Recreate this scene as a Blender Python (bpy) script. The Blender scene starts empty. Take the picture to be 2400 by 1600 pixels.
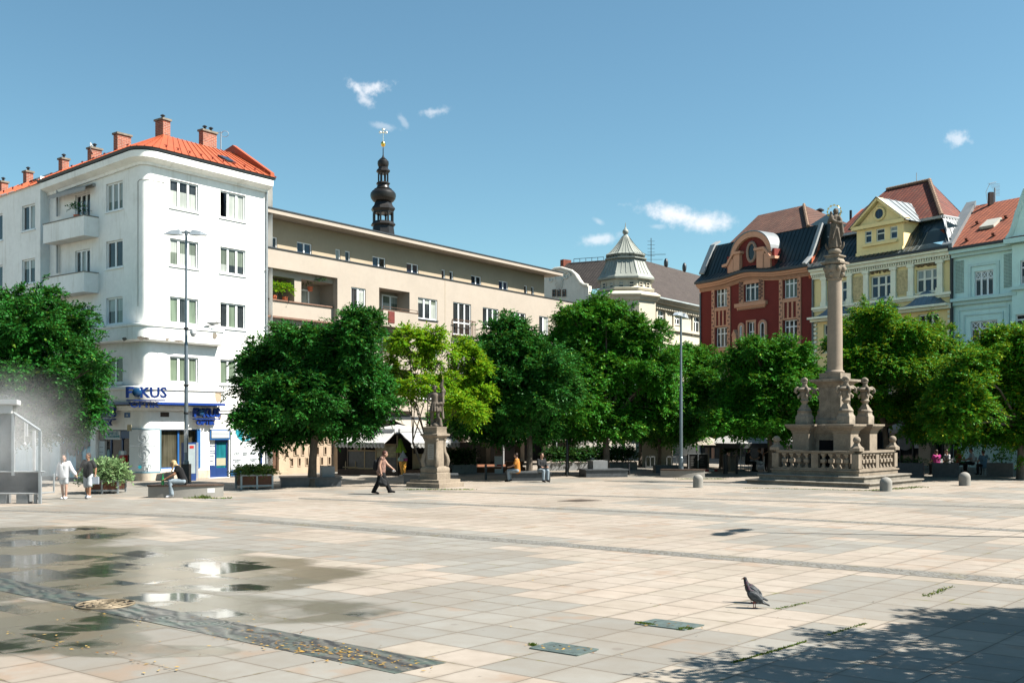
import bpy, bmesh, math, random
import numpy as np
from mathutils import Vector, Matrix, Quaternion
random.seed(7); RNG = np.random.default_rng(11)
SC = bpy.context.scene; COL = SC.collection
R = math.radians
# ---- camera numbers: focal length (in px of a 2400 px wide frame), eye height, horizon row
F, H, HY, CX = 2450.0, 2.6, 1000.0, 1200.0
def gp(px, py):                     # ground point seen at a pixel
    Y = F*H/(py-HY); return Vector(((px-CX)/F*Y, Y, 0))
def at(px, py, Y): return Vector(((px-CX)/F*Y, Y, H-(py-HY)/F*Y))
def zat(py, Y): return H-(py-HY)/F*Y
# ------------------------------------------------------------------ materials
class NT:
    def __init__(s, name):
        s.mat = bpy.data.materials.new(name); s.mat.use_nodes = True; s.t = s.mat.node_tree
        s.t.nodes.clear(); s.out = s.t.nodes.new('ShaderNodeOutputMaterial')
    def lk(s, v, sock):
        if isinstance(v, bpy.types.NodeSocket): s.t.links.new(v, sock)
        elif v is not None:
            if isinstance(v, (tuple, list)) and len(v) == 3 and sock.type == 'RGBA': v = (*v, 1)
            sock.default_value = v
    def n(s, typ, ins=None, **props):
        nd = s.t.nodes.new(typ)
        for k, v in props.items(): setattr(nd, k, v)
        for k, v in (ins or {}).items(): s.lk(v, nd.inputs[k])
        return nd
    def m(s, op, a, b=None, c=None, clamp=False):
        nd = s.n('ShaderNodeMath', operation=op, use_clamp=clamp)
        for i, v in enumerate((a, b, c)):
            if v is not None: s.lk(v, nd.inputs[i])
        return nd.outputs[0]
    def vm(s, op, a, b=None):
        nd = s.n('ShaderNodeVectorMath', operation=op); s.lk(a, nd.inputs[0])
        if b is not None: s.lk(b, nd.inputs[1])
        return nd.outputs['Value'] if op in ('DOT_PRODUCT', 'LENGTH') else nd.outputs[0]
    def mix(s, f, a, b, blend='MIX'):
        nd = s.n('ShaderNodeMix', data_type='RGBA', blend_type=blend)
        s.lk(f, nd.inputs[0]); s.lk(a, nd.inputs[6]); s.lk(b, nd.inputs[7]); return nd.outputs[2]
    def ss(s, v, a, b, lo=0.0, hi=1.0):
        nd = s.n('ShaderNodeMapRange', interpolation_type='SMOOTHSTEP')
        for i, x in enumerate((v, a, b, lo, hi)): s.lk(x, nd.inputs[i])
        return nd.outputs[0]
    def noise(s, vec, scale, detail=5, rough=.55, dim='3D'):
        nd = s.n('ShaderNodeTexNoise', {'Scale': scale, 'Detail': detail, 'Roughness': rough}, noise_dimensions=dim)
        if vec is not None: s.lk(vec, nd.inputs['Vector'])
        return nd.outputs[0]
    def scale(s, vec, xyz):
        return s.vm('MULTIPLY', vec, xyz)
    def xyz(s, v):
        nd = s.n('ShaderNodeSeparateXYZ'); s.lk(v, nd.inputs[0]); return nd.outputs
    def comb(s, x, y, z=0.0):
        return s.n('ShaderNodeCombineXYZ', {0: x, 1: y, 2: z}).outputs[0]
    def bump(s, h, strength=.3, dist=.02):
        return s.n('ShaderNodeBump', {'Height': h, 'Strength': strength, 'Distance': dist}).outputs[0]
    def pbr(s, color, rough=.8, normal=None, metallic=0.0, spec=.5, coat=0.0, **kw):
        p = s.n('ShaderNodeBsdfPrincipled', {'Base Color': color, 'Roughness': rough, 'Metallic': metallic, 'Specular IOR Level': spec, 'Coat Weight': coat})
        if normal is not None: s.lk(normal, p.inputs['Normal'])
        for k, v in kw.items(): s.lk(v, p.inputs[k])
        s.t.links.new(p.outputs[0], s.out.inputs[0]); return p
    def pos(s): return s.n('ShaderNodeNewGeometry').outputs['Position']
    def obj(s): return s.n('ShaderNodeTexCoord').outputs['Object']
def mul(c, k): return tuple(min(1, x*k) for x in c)
def M(name, col, rough=.8, var=.12, scale=1.5, bump=.12, bscale=30, metallic=0.0, spec=.4, streak=0.0, streakcol=(.25,.2,.14), coat=0.0):
    if name in KEEP: col = mul(col, KEEP[name])
    elif max(col) > .2 and not metallic: col = mul(col, .56)
    t = NT(name); o = t.obj()
    n1 = t.noise(o, scale, 6, .6); n2 = t.noise(o, scale*9, 4, .6)
    f = t.m('ADD', t.m('MULTIPLY', n1, .65), t.m('MULTIPLY', n2, .35))
    c = t.mix(t.ss(f, .32, .68), mul(col, 1-var), mul(col, 1+var))
    if streak:
        s = t.noise(t.scale(o, (2.2, 2.2, .22)), 2.0, 6, .65); s2 = t.noise(o, .8, 4)
        c = t.mix(t.m('MULTIPLY', t.ss(t.m('ADD', t.m('MULTIPLY', s, .6), t.m('MULTIPLY', s2, .4)), .5, .68), streak), c, streakcol)
    nr = t.bump(t.noise(o, bscale, 4, .6), bump, .02) if bump else None
    t.pbr(c, t.m('ADD', t.m('MULTIPLY', n2, .15), rough-.07, clamp=True), nr, metallic, spec, coat)
    return t.mat
MATS = {}
def mm(name, *a, **k):
    if name not in MATS: MATS[name] = M(name, *a, **k)
    return MATS[name]
# ------------------------------------------------------------------ mesh builder (world coordinates)
class MB:
    def __init__(s): s.v = []; s.f = []
    def add(s, vs, fs):
        b = len(s.v); s.v += [tuple(p) for p in vs]; s.f += [tuple(i+b for i in f) for f in fs]; return s
    def poly(s, pts): return s.add(pts, [tuple(range(len(pts)))])
    def hexa(s, p):     # p: bottom 4 (ccw from above) then top 4
        return s.add(p, [(3,2,1,0), (4,5,6,7), (0,1,5,4), (1,2,6,5), (2,3,7,6), (3,0,4,7)])
    def box(s, c, sz, rot=0.0):
        cx, cy, cz = c; a, b, h = sz[0]/2, sz[1]/2, sz[2]/2; co, si = math.cos(rot), math.sin(rot)
        q = [(cx+x*co-y*si, cy+x*si+y*co) for x, y in ((-a,-b),(a,-b),(a,b),(-a,b))]
        return s.hexa([(x, y, cz-h) for x, y in q]+[(x, y, cz+h) for x, y in q])
    def ring(s, rings, cap0=True, cap1=True, closed=False):
        n = len(rings[0]); vs = [p for r in rings for p in r]; fs = []
        m = len(rings)
        for i in range(m if closed else m-1):
            j = (i+1) % m
            for k in range(n):
                l = (k+1) % n; fs.append((i*n+k, i*n+l, j*n+l, j*n+k))
        if not closed:
            if cap0: fs.append(tuple(range(n-1, -1, -1)))
            if cap1: fs.append(tuple((m-1)*n+k for k in range(n)))
        return s.add(vs, fs)
    def lathe(s, c, prof, seg=20, sx=1.0, sy=1.0, fold=0.0, nf=9, ph=0.0):
        rs = []
        for r, z in prof:
            rs.append([(c[0]+sx*r*(1+fold*math.sin(nf*t+ph))*math.cos(t), c[1]+sy*r*(1+fold*math.sin(nf*t+ph))*math.sin(t), c[2]+z) for t in [2*math.pi*k/seg for k in range(seg)]])
        return s.ring(rs)
    def sq(s, c, prof, rot):   # square-plan turned profile (half size, z)
        rs = []
        for h, z in prof:
            q = []
            for x, y in ((-h,-h),(h,-h),(h,h),(-h,h)):
                q.append((c[0]+x*math.cos(rot)-y*math.sin(rot), c[1]+x*math.sin(rot)+y*math.cos(rot), c[2]+z))
            rs.append(q)
        return s.ring(rs)
    def tube(s, pts, rad, seg=8, closed=False):
        pts = [Vector(p) for p in pts]; n = len(pts)
        rr = rad if isinstance(rad, (list, tuple)) else [rad]*n
        rs = []; up = Vector((0,0,1)); prev = None
        for i, p in enumerate(pts):
            if closed: d = pts[(i+1) % n]-pts[i-1]
            else: d = pts[min(i+1, n-1)]-pts[max(i-1, 0)]
            if d.length < 1e-9: d = Vector((0,0,1))
            d.normalize()
            if prev is None:
                a = d.orthogonal().normalized()
            else:
                a = prev - d*prev.dot(d)
                a = a.normalized() if a.length > 1e-6 else d.orthogonal().normalized()
            prev = a; b = d.cross(a)
            rs.append([p+a*rr[i]*math.cos(t)+b*rr[i]*math.sin(t) for t in [2*math.pi*k/seg for k in range(seg)]])
        return s.ring(rs, closed=closed)
    def sphere(s, c, r, seg=16, rings=10):
        r3 = r if isinstance(r, (tuple, list)) else (r, r, r)
        rs = []
        for i in range(1, rings):
            a = math.pi*i/rings; rs.append([(c[0]+r3[0]*math.sin(a)*math.cos(t), c[1]+r3[1]*math.sin(a)*math.sin(t), c[2]-r3[2]*math.cos(a)) for t in [2*math.pi*k/seg for k in range(seg)]])
        return s.ring(rs)
    def extr(s, pts, vec):     # extrude a planar polygon along a vector
        n = len(pts); vec = Vector(vec); top = [Vector(p)+vec for p in pts]
        return s.add(list(pts)+top, [tuple(range(n-1,-1,-1)), tuple(range(n, 2*n))]+[(k, (k+1) % n, n+(k+1) % n, n+k) for k in range(n)])
def tag(o, label=None, cat=None, group=None, kind=None):
    if label: o['label'] = label
    if cat: o['category'] = cat
    if group: o['group'] = group
    if kind: o['kind'] = kind
    return o
def thing(name, loc, label, cat, group=None, rz=0.0):
    o = bpy.data.objects.new(name, None); COL.objects.link(o); o.empty_display_size = .2
    o.location = loc; o.rotation_euler.z = rz; o['_w'] = tuple(loc)
    return tag(o, label, cat, group)
def base(o):
    while o.parent: o = o.parent
    return Vector(o.get('_w', (0,0,0)))
def mesh_obj(name, me, mat, parent=None, loc=None):
    o = bpy.data.objects.new(name, me); COL.objects.link(o)
    if mat is not None and not me.materials: me.materials.append(mat)
    if parent is not None: o.parent = parent
    elif loc is not None: o.location = loc; o['_w'] = tuple(loc)
    return o
def build(name, mb, mat, parent=None, loc=None, smooth=30, fix=True):
    off = base(parent) if parent is not None else Vector(loc if loc is not None else (0,0,0))
    me = bpy.data.meshes.new(name)
    me.from_pydata([(p[0]-off.x, p[1]-off.y, p[2]-off.z) for p in mb.v], [], mb.f)
    if fix:
        bm = bmesh.new(); bm.from_mesh(me); bmesh.ops.recalc_face_normals(bm, faces=bm.faces); bm.to_mesh(me); bm.free()
    if smooth:
        me.shade_smooth(); me.set_sharp_from_angle(angle=R(smooth))
    me.update()
    return mesh_obj(name, me, mat, parent, loc)
def kids(o): return [c for c in COL.objects if c.parent == o]
def dup(root, loc, rz=None, label=None, group=None):
    def cp(o, par):
        c = o.copy(); COL.objects.link(c)
        if par is not None: c.parent = par
        for ch in [x for x in o.children]: cp(ch, c)
        return c
    r = cp(root, None); r.location = loc; r['_w'] = tuple(loc)
    if rz is not None: r.rotation_euler.z = rz
    if label: r['label'] = label
    if group: r['group'] = group
    return r
# ------------------------------------------------------------------ facades
class Face:
    def __init__(s, O, d):
        s.O = Vector((O[0], O[1], 0)); s.d = Vector((d[0], d[1], 0)).normalized(); s.n = Vector((s.d.y, -s.d.x, 0))
    def P(s, u, z, o=0.0): return s.O+s.d*u+s.n*o+Vector((0,0,z))
    def u(s, px, o=0.0):
        k = (px-CX)/F; q = s.O+s.n*o
        return (k*q.y-q.x)/(s.d.x-k*s.d.y)
    def Y(s, u, o=0.0): return s.P(u, 0, o).y
    def z(s, px, py, o=0.0): return zat(py, s.Y(s.u(px, o), o))
    def off(s, o): return Face(s.O+s.n*o, s.d)
    def box(s, mb, u0, u1, z0, z1, o0, o1):
        if u1 < u0: u0, u1 = u1, u0
        if o1 < o0: o0, o1 = o1, o0
        P = s.P
        return mb.hexa([P(u0,z0,o1), P(u1,z0,o1), P(u1,z0,o0), P(u0,z0,o0), P(u0,z1,o1), P(u1,z1,o1), P(u1,z1,o0), P(u0,z1,o0)])
    def bar(s, mb, a, b, w, o0, o1):   # straight bar between (u,z) points
        a = Vector((a[0], a[1])); b = Vector((b[0], b[1])); t = (b-a).normalized(); q = Vector((-t.y, t.x))*w/2
        pts = [a-q, b-q, b+q, a+q]
        return mb.extr([s.P(p.x, p.y, o0) for p in pts], s.n*(o1-o0))
    def plate(s, mb, pts, o0, o1):     # polygon in (u,z) with thickness
        return mb.extr([s.P(p[0], p[1], o0) for p in pts], s.n*(o1-o0))
    def wall(s, mb, u0, u1, z0, z1, holes, rev=.16, o=0.0):
        us = sorted({u0, u1, *[min(max(h[i], u0), u1) for h in holes for i in (0, 1)]})
        zs = sorted({z0, z1, *[min(max(h[i], z0), z1) for h in holes for i in (2, 3)]})
        for i in range(len(us)-1):
            for j in range(len(zs)-1):
                a, b = (us[i]+us[i+1])/2, (zs[j]+zs[j+1])/2
                if any(h[0] < a < h[1] and h[2] < b < h[3] for h in holes): continue
                mb.poly([s.P(us[i],zs[j],o), s.P(us[i+1],zs[j],o), s.P(us[i+1],zs[j+1],o), s.P(us[i],zs[j+1],o)])
        for h in holes:
            a, b, c, d = h[:4]; r = h[4] if len(h) > 4 else rev
            for (p, q) in (((a,c),(b,c)), ((b,c),(b,d)), ((b,d),(a,d)), ((a,d),(a,c))):
                mb.poly([s.P(p[0],p[1],o), s.P(q[0],q[1],o), s.P(q[0],q[1],o-r), s.P(p[0],p[1],o-r)])
def text_geo(txt, size, depth=.02, align='CENTER', bold=0.0):
    c = bpy.data.curves.new('tmp', 'FONT'); c.body = txt; c.size = size; c.extrude = depth/2; c.align_x = align; c.resolution_u = 2; c.offset = bold
    o = bpy.data.objects.new('tmp', c); COL.objects.link(o)
    dg = bpy.context.evaluated_depsgraph_get(); ev = o.evaluated_get(dg); me = ev.to_mesh()
    vs = [tuple(v.co) for v in me.vertices]; fs = [tuple(p.vertices) for p in me.polygons]
    ev.to_mesh_clear(); bpy.data.objects.remove(o); bpy.data.curves.remove(c)
    return vs, fs
def put_text(mb, face, txt, u, z, size, o, depth=.02, sx=1.0, align='CENTER', bold=0.0):
    vs, fs = text_geo(txt, size, depth, align, bold)
    mb.add([face.P(u+v[0]*sx, z+v[1], o+v[2]) for v in vs], fs)
# ------------------------------------------------------------------ windows
def window(face, root, u0, u1, z0, z1, cols=3, rows=(), o=-.14, fr=.07, fmat=None, pmat=None, sill=True, smat=None, name='window', opencol=None):
    mb = MB(); fm = fmat or MATS['white frame']
    u0, u1 = min(u0, u1), max(u0, u1)
    face.box(mb, u0, u0+fr, z0, z1, o, o+.07); face.box(mb, u1-fr, u1, z0, z1, o, o+.07)
    face.box(mb, u0+fr, u1-fr, z0, z0+fr, o, o+.068); face.box(mb, u0+fr, u1-fr, z1-fr, z1, o, o+.068)
    w = (u1-u0)/cols
    for k in range(1, cols): face.box(mb, u0+k*w-fr*.8, u0+k*w+fr*.8, z0+fr, z1-fr, o, o+.064)
    for rz in rows:
        zz = z0+(z1-z0)*rz; face.box(mb, u0+fr, u1-fr, zz-fr*.6, zz+fr*.6, o, o+.06)
    w_o = build(name, mb, fm, root, smooth=0)
    pb = MB(); pm = pmat or random.choice(PANES); idx = []; mats = [pm, PANE_D, PANE_L if pm is not PANE_L else PANE_G, MATS['void']]; z2 = z0+(z1-z0)*random.choice((.35,.5,.62,.75)); sty = random.random()
    for k in range(cols):
        if k == opencol: continue
        a, b = u0+k*w, u0+(k+1)*w; t = random.uniform(-.006, .006); t2 = random.uniform(-.005, .005)
        pb.poly([face.P(a,z0,o+.02+t), face.P(b,z0,o+.02-t), face.P(b,z2,o+.02-t+t2*.5), face.P(a,z2,o+.02+t+t2*.5)]); pb.poly([face.P(a,z2,o+.02+t+t2*.5), face.P(b,z2,o+.02-t+t2*.5), face.P(b,z1,o+.02-t+t2), face.P(a,z1,o+.02+t+t2)])
        q = random.random(); lo = 0 if q < .6 else (1 if q < .9 else 2); up_ = lo
        if sty < .22: up_ = 2 if lo != 2 else 0
        elif sty > .86: lo, up_ = 0, 1
        idx += [lo, up_]
    po = build('pane', pb, pm, w_o, smooth=0, fix=False)
    if pm in (PANE_D, PANE_G, PANE_L, PANE_B, PANE_GR):
        for x in mats[1:]: po.data.materials.append(x)
        po.data.polygons.foreach_set('material_index', idx)
    if opencol is not None:
        ob = MB(); a, b = u0+opencol*w, u0+(opencol+1)*w
        ob.poly([face.P(a,z0,o-.25), face.P(b,z0,o-.25), face.P(b,z1,o-.25), face.P(a,z1,o-.25)]); build('dark_room', ob, MATS['void'], w_o, smooth=0)
    if sill:
        sb = MB(); face.box(sb, u0-.06, u1+.06, z0-.07, z0-.005, o+.02, .06); build('sill', sb, smat or fm, w_o, smooth=0)
    return w_o
SKY_STRENGTH = .05; SUN_STRENGTH = 5.0; EXPOSURE = 1.46; SKY_TINT = (.91,1.19,1.08)
KEEP = {'white plaster': 1.06, 'white trim': 1.12, 'white frame': .95, 'yellow plaster': 1.35, 'mint plaster': 1.7, 'mint trim': 1.65, 'salmon plaster': .98, 'cream trim': 1.22, 'cream frame': 1.1, 'dark red plaster': 1.3, 'grey ivory plaster': 1.2, 'ivory plaster': .72, 'verdigris sheet': .75, 'dark mint': 1.4, 'rough yellow stucco': 1.1, 'terra cotta': .8, 'panel white': .7, 'white cloth': .62, 'white canvas': .42, 'cream canvas': .40, 'stained plinth': .7}; CLOUD_COL = (8.0,8.1,8.4)
CLOUDS = [(838,208,44,17,-.75,1.0,.75),(872,208,50,22,.2,1.0,.75),(858,236,30,20,-.6,.9,.6),(1020,262,52,14,.15,.9,.5),(900,296,38,9,-.2,.9,.3),(945,282,24,10,-1.0,.9,.25),(1595,508,125,30,-.22,.6,1.0),(1655,520,85,30,0,.55,1.0),(1405,560,60,16,.15,.8,.6),(1402,518,18,9,-.5,.8,.3),(1540,530,30,8,0,.8,.25),(2245,325,34,20,.1,1.0,.55),(1290,80,30,8,0,1.0,.0)]
# ------------------------------------------------------------------ material library
mm('white plaster', (.80,.79,.755), .85, .07, .45, .18, 30, streak=.5, streakcol=(.60,.57,.50))
mm('white trim', (.76,.75,.71), .75, .07, 1.2, .1, 60, streak=.35, streakcol=(.42,.39,.33))
mm('tan plaster', (.59,.505,.415), .9, .06, .5, .12, 60, streak=.12, streakcol=(.40,.31,.22))
mm('ochre plaster', (.60,.485,.34), .9, .07, .6, .12, 60, streak=.2, streakcol=(.33,.26,.16))
mm('ivory plaster', (.66,.60,.47), .9, .07, .6, .12, 60, streak=.3, streakcol=(.38,.33,.25))
mm('grey ivory plaster', (.52,.50,.44), .9, .08, .6, .12, 60, streak=.3, streakcol=(.3,.28,.24))
mm('dark red plaster', (.135,.021,.016), .9, .10, .8, .12, 60)
mm('salmon plaster', (.62,.32,.20), .85, .08, 1.0, .12, 60, streak=.2, streakcol=(.38,.2,.14))
mm('yellow plaster', (.78,.545,.26), .9, .06, .8, .12, 60, streak=.18, streakcol=(.5,.36,.18))
mm('cream trim', (.80,.74,.58), .85, .08, 1.5, .12, 60, streak=.25, streakcol=(.45,.4,.3))
mm('mint plaster', (.40,.52,.48), .9, .06, .7, .12, 60, streak=.2, streakcol=(.28,.38,.34))
mm('mint trim', (.35,.46,.43), .85, .08, 1.0, .12, 60)
mm('white frame', (.82,.83,.82), .35, .03, 2, 0)
mm('brown frame', (.10,.055,.035), .5, .1, 3, .05)
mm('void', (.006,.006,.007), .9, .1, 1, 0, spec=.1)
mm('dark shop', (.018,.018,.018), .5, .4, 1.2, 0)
mm('orange sheet roof', (.56,.125,.045), .5, .10, .6, .05, 20)
mm('teal sheet roof', (.017,.032,.036), .38, .18, .7, .06, 12, metallic=.2)
mm('zinc sheet', (.42,.45,.45), .42, .12, 1.5, .05, 20, metallic=.35)
mm('verdigris sheet', (.30,.32,.28), .6, .13, 1.2, .08, 20, metallic=.1, streak=.3, streakcol=(.2,.22,.2))
mm('dark gutter', (.03,.035,.04), .45, .2, 3, 0)
mm('copper black', (.011,.010,.009), .4, .35, .9, .1, 14, metallic=.15)
mm('gold', (.85,.55,.12), .22, .08, 3, 0, metallic=1.0)
mm('sandstone', (.36,.29,.215), .9, .3, 1.6, .35, 26, streak=.5, streakcol=(.16,.13,.10))
mm('old sandstone', (.20,.165,.125), .9, .35, 2.2, .5, 20, streak=.6, streakcol=(.07,.06,.05))
mm('dark step stone', (.175,.155,.125), .85, .35, 2.0, .3, 30, streak=.3, streakcol=(.1,.09,.08))
mm('dark statue stone', (.105,.085,.065), .9, .4, 2.2, .5, 20, streak=.5, streakcol=(.04,.035,.03))
mm('column stone', (.41,.325,.245), .85, .12, 1.2, .25, 40, streak=.45, streakcol=(.25,.19,.14))
mm('concrete', (.37,.35,.31), .85, .12, 1.5, .25, 50, streak=.25, streakcol=(.25,.23,.2))
mm('granite dark', (.055,.060,.064), .5, .25, 5, .1, 80)
mm('granite grey', (.33,.34,.34), .7, .12, 4, .15, 80)
mm('lamp metal', (.14,.17,.19), .4, .1, 3, .03, metallic=.5)
mm('lamp head', (.38,.41,.43), .38, .1, 3, 0, metallic=.4)
mm('black metal', (.016,.017,.018), .45, .2, 3, .03)
mm('grey metal', (.30,.32,.33), .4, .1, 3, 0, metallic=.4)
mm('white metal', (.74,.75,.75), .45, .05, 3, 0)
mm('bench wood', (.060,.036,.024), .7, .35, 6, .2, 30)
mm('deck wood', (.28,.105,.045), .75, .2, 5, .2, 30)
mm('planter wood', (.24,.092,.048), .75, .2, 6, .25, 30)
mm('bark', (.085,.068,.052), .95, .35, 4, .8, 18)
mm('white canvas', (.80,.79,.76), .85, .04, 1.5, .05, 30)
mm('cream canvas', (.76,.68,.56), .85, .05, 1.5, .05, 30)
mm('dark canvas', (.03,.032,.035), .85, .2, 2, .05)
mm('green canvas', (.34,.52,.035), .7, .12, 3, .05)
mm('skin', (.60,.34,.235), .55, .06, 6, .03)
mm('tan skin', (.47,.235,.13), .55, .06, 6, .03)
mm('eye dark', (.02,.015,.012), .3, 0, 3, 0)
mm('lip', (.38,.12,.1), .5, 0, 3, 0)
mm('red brick', (.27,.075,.042), .9, .2, 3, .3, 30)
mm('soil', (.05,.035,.022), .95, .3, 6, .4)
mm('terra cotta', (.62,.16,.07), .85, .15, 2, .2, 30)
mm('blue sign', (.012,.06,.34), .35, .06, 3, 0)
mm('navy', (.010,.035,.13), .4, .1, 3, 0)
mm('mid blue', (.03,.16,.46), .4, .08, 3, 0)
mm('teal graphic', (.03,.42,.52), .4, .05, 3, 0)
mm('panel white', (.72,.76,.77), .5, .03, 1, 0)
mm('grey print', (.28,.33,.36), .6, .03, 3, 0)
mm('red paint', (.55,.03,.025), .45, .05, 3, 0)
mm('stone cladding', (.62,.47,.33), .85, .16, 1.1, .15, 30, streak=.25, streakcol=(.42,.29,.19))
mm('beige panel', (.42,.33,.20), .6, .08, 1, .05)
mm('brown board', (.33,.20,.145), .7, .08, 2, 0)
mm('paper', (.82,.82,.80), .8, .03, 3, 0)
mm('orange cloth', (.62,.24,.03), .85, .15, 8, .1)
mm('denim', (.33,.40,.45), .9, .22, 7, .2, 60)
mm('black cloth', (.004,.004,.0045), .95, .3, 9, .15, 60)
mm('charcoal cloth', (.011,.012,.013), .9, .2, 9, .15, 60)
mm('white cloth', (.78,.78,.80), .9, .06, 9, .15, 60)
mm('light grey cloth', (.60,.63,.65), .9, .08, 9, .15, 60)
mm('pink cloth', (.55,.04,.25), .9, .1, 9, .1)
mm('blue cloth', (.10,.22,.33), .9, .1, 9, .1)
mm('pattern blouse', (.30,.17,.13), .9, .7, 14, .1)
mm('brown hair', (.035,.017,.010), .6, .35, 14, .4, 60)
mm('red hair', (.055,.014,.008), .55, .4, 14, .4, 60)
mm('blond hair', (.62,.42,.20), .5, .25, 14, .4, 60)
mm('green glass', (.01,.16,.045), .12, .1, 3, 0)
def pane(name, col, var, rough=.04, spec=.3, vert=True):
    t = NT(name); o = t.obj(); s = t.noise(t.scale(o, (7,7,.25)), 1.6, 3); b = t.noise(o, .9, 2)
    c = t.mix(t.ss(t.m('ADD', t.m('MULTIPLY', s, .6), t.m('MULTIPLY', b, .4)), .38, .62), mul(col, 1-var), mul(col, 1+var))
    w = t.bump(t.noise(o, 1.3, 2), .06, .05)
    t.pbr(c, rough, w, 0, spec, coat=.1, **{'Coat Roughness': .02}); return t.mat
PANE_D = pane('dark glass pane', (.022,.026,.028), .5)
PANE_G = pane('curtained glass pane', (.115,.135,.105), .30)
PANE_L = pane('pale curtain glass pane', (.30,.32,.29), .18)
PANE_B = pane('blue glass pane', (.018,.035,.065), .45)
PANE_GR = pane('green blind glass pane', (.12,.155,.11), .25)
PANE_SHOP = pane('shop glass pane', (.045,.042,.028), .5)
PANES = [PANE_D, PANE_D, PANE_G]
def roof_tile(name, c1, c2, d, pitch=.30, row=.22, lichen=.2):
    # overlapping clay tiles: rows step with height, columns run along direction d
    t = NT(name); o = t.pos(); x = t.xyz(o)
    u = t.m('ADD', t.m('MULTIPLY', x[0], d[0]), t.m('MULTIPLY', x[1], d[1]))
    rv = t.m('DIVIDE', x[2], row); ru = t.m('DIVIDE', u, pitch)
    fr = t.m('FRACT', rv); fc = t.m('FRACT', ru)
    rnd = t.n('ShaderNodeTexWhiteNoise', {'Vector': t.comb(t.m('FLOOR', ru), t.m('FLOOR', rv))}, noise_dimensions='2D').outputs[0]
    big = t.noise(o, .7, 5)
    c = t.mix(t.m('ADD', t.m('MULTIPLY', rnd, .55), t.m('MULTIPLY', t.ss(big, .3, .7), .45)), c1, c2)
    c = t.mix(t.m('MULTIPLY', t.ss(t.noise(o, 2.2, 6, .65), .52, .7), lichen), c, (.10,.085,.06))
    c = t.mix(t.ss(fr, .80, .98), c, mul(c1, .22))
    round_ = t.m('SINE', t.m('MULTIPLY', fc, math.pi)); c = t.mix(t.ss(round_, .0, .4), mul(c1, .45), c)
    hgt = t.m('ADD', t.m('MULTIPLY', round_, .6), t.m('SUBTRACT', 1.0, fr))
    t.pbr(c, .8, t.bump(hgt, .9, .06), 0, .3); return t.mat
def brick_mat(name, d):
    t = NT(name); o = t.pos(); x = t.xyz(o)
    u = t.m('ADD', t.m('MULTIPLY', x[0], d[0]), t.m('MULTIPLY', x[1], d[1])); v = t.m('ADD', t.m('MULTIPLY', x[0], -d[1]), t.m('MULTIPLY', x[1], d[0]))
    br = t.n('ShaderNodeTexBrick', {'Vector': t.comb(t.m('ADD', u, v), x[2]), 'Color1': (.30,.085,.045,1), 'Color2': (.20,.05,.03,1), 'Mortar': (.30,.22,.17,1), 'Scale': 1.0, 'Mortar Size': .012, 'Brick Width': .28, 'Row Height': .09})
    c = t.mix(t.m('MULTIPLY', t.ss(t.noise(o, 2.5, 5), .5, .7), .35), br.outputs[0], (.06,.03,.02))
    t.pbr(c, .9, t.bump(br.outputs[1], -.5, .02)); return t.mat
def plank_mat(name, col, d, w):
    t = NT(name); x = t.xyz(t.pos()); u = t.m('ADD', t.m('MULTIPLY', x[0], d[0]), t.m('MULTIPLY', x[1], d[1]))
    f = t.m('FRACT', t.m('DIVIDE', t.m('ADD', u, x[2]), w)); c = t.mix(t.ss(t.m('ABSOLUTE', t.m('SUBTRACT', f, .5)), .42, .49), mul(col, 1), mul(col, .2))
    n = t.noise(t.obj(), 9, 4); c = t.mix(t.m('MULTIPLY', n, .5), c, mul(c and col, .55)); t.pbr(c, .7); return t.mat
def leaf_mat(name, ca, cb, cy, ymix=.06, trans=.35):
    if 'fallen' not in name: ca, cb, cy = (ca[0]*.72, ca[1]*.86, ca[2]*.8), (cb[0]*.75, cb[1]*.92, cb[2]*.8), mul(cy, .85)
    t = NT(name); g = t.n('ShaderNodeNewGeometry'); rnd = g.outputs['Random Per Island']; p = t.obj()
    big = t.noise(p, .55, 3)
    c = t.mix(t.m('ADD', t.m('MULTIPLY', rnd, .55), t.m('MULTIPLY', t.ss(big, .35, .65), .45)), ca, cb)
    c = t.mix(t.m('MULTIPLY', t.m('GREATER_THAN', rnd, 1-ymix), .8), c, cy)
    c = t.mix(t.m('MULTIPLY', t.ss(t.noise(p, .9, 2), .62, .72), .55 if ymix > .1 else .12), c, cy)
    p1 = t.n('ShaderNodeBsdfPrincipled', {'Base Color': c, 'Roughness': .5, 'Specular IOR Level': .12})
    tr = t.n('ShaderNodeBsdfTranslucent', {'Color': t.mix(.5, c, mul(cy, .8))})
    ms = t.n('ShaderNodeMixShader', {0: trans}); t.t.links.new(p1.outputs[0], ms.inputs[1]); t.t.links.new(tr.outputs[0], ms.inputs[2])
    t.t.links.new(ms.outputs[0], t.out.inputs[0]); return t.mat
LEAF_DARK = leaf_mat('dark ash leaves', (.010,.070,.012), (.030,.150,.018), (.17,.30,.03), .02, .15)
LEAF_MID = leaf_mat('green ash leaves', (.018,.105,.009), (.055,.225,.015), (.22,.36,.03), .04, .20)
LEAF_YEL = leaf_mat('yellow green leaves', (.085,.24,.008), (.18,.36,.012), (.38,.44,.02), .12, .42)
LEAF_MIX = leaf_mat('locust leaves', (.024,.125,.009), (.068,.25,.013), (.40,.42,.02), .07, .22)
LEAF_HEDGE = leaf_mat('hedge leaves', (.012,.055,.012), (.032,.105,.022), (.12,.2,.03), .02, .25)
LEAF_SAGE = leaf_mat('sage leaves', (.14,.21,.085), (.26,.34,.16), (.4,.46,.24), .04, .25)
LEAF_PALE = leaf_mat('variegated leaves', (.09,.16,.03), (.22,.28,.07), (.45,.42,.16), .08, .3)
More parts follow.
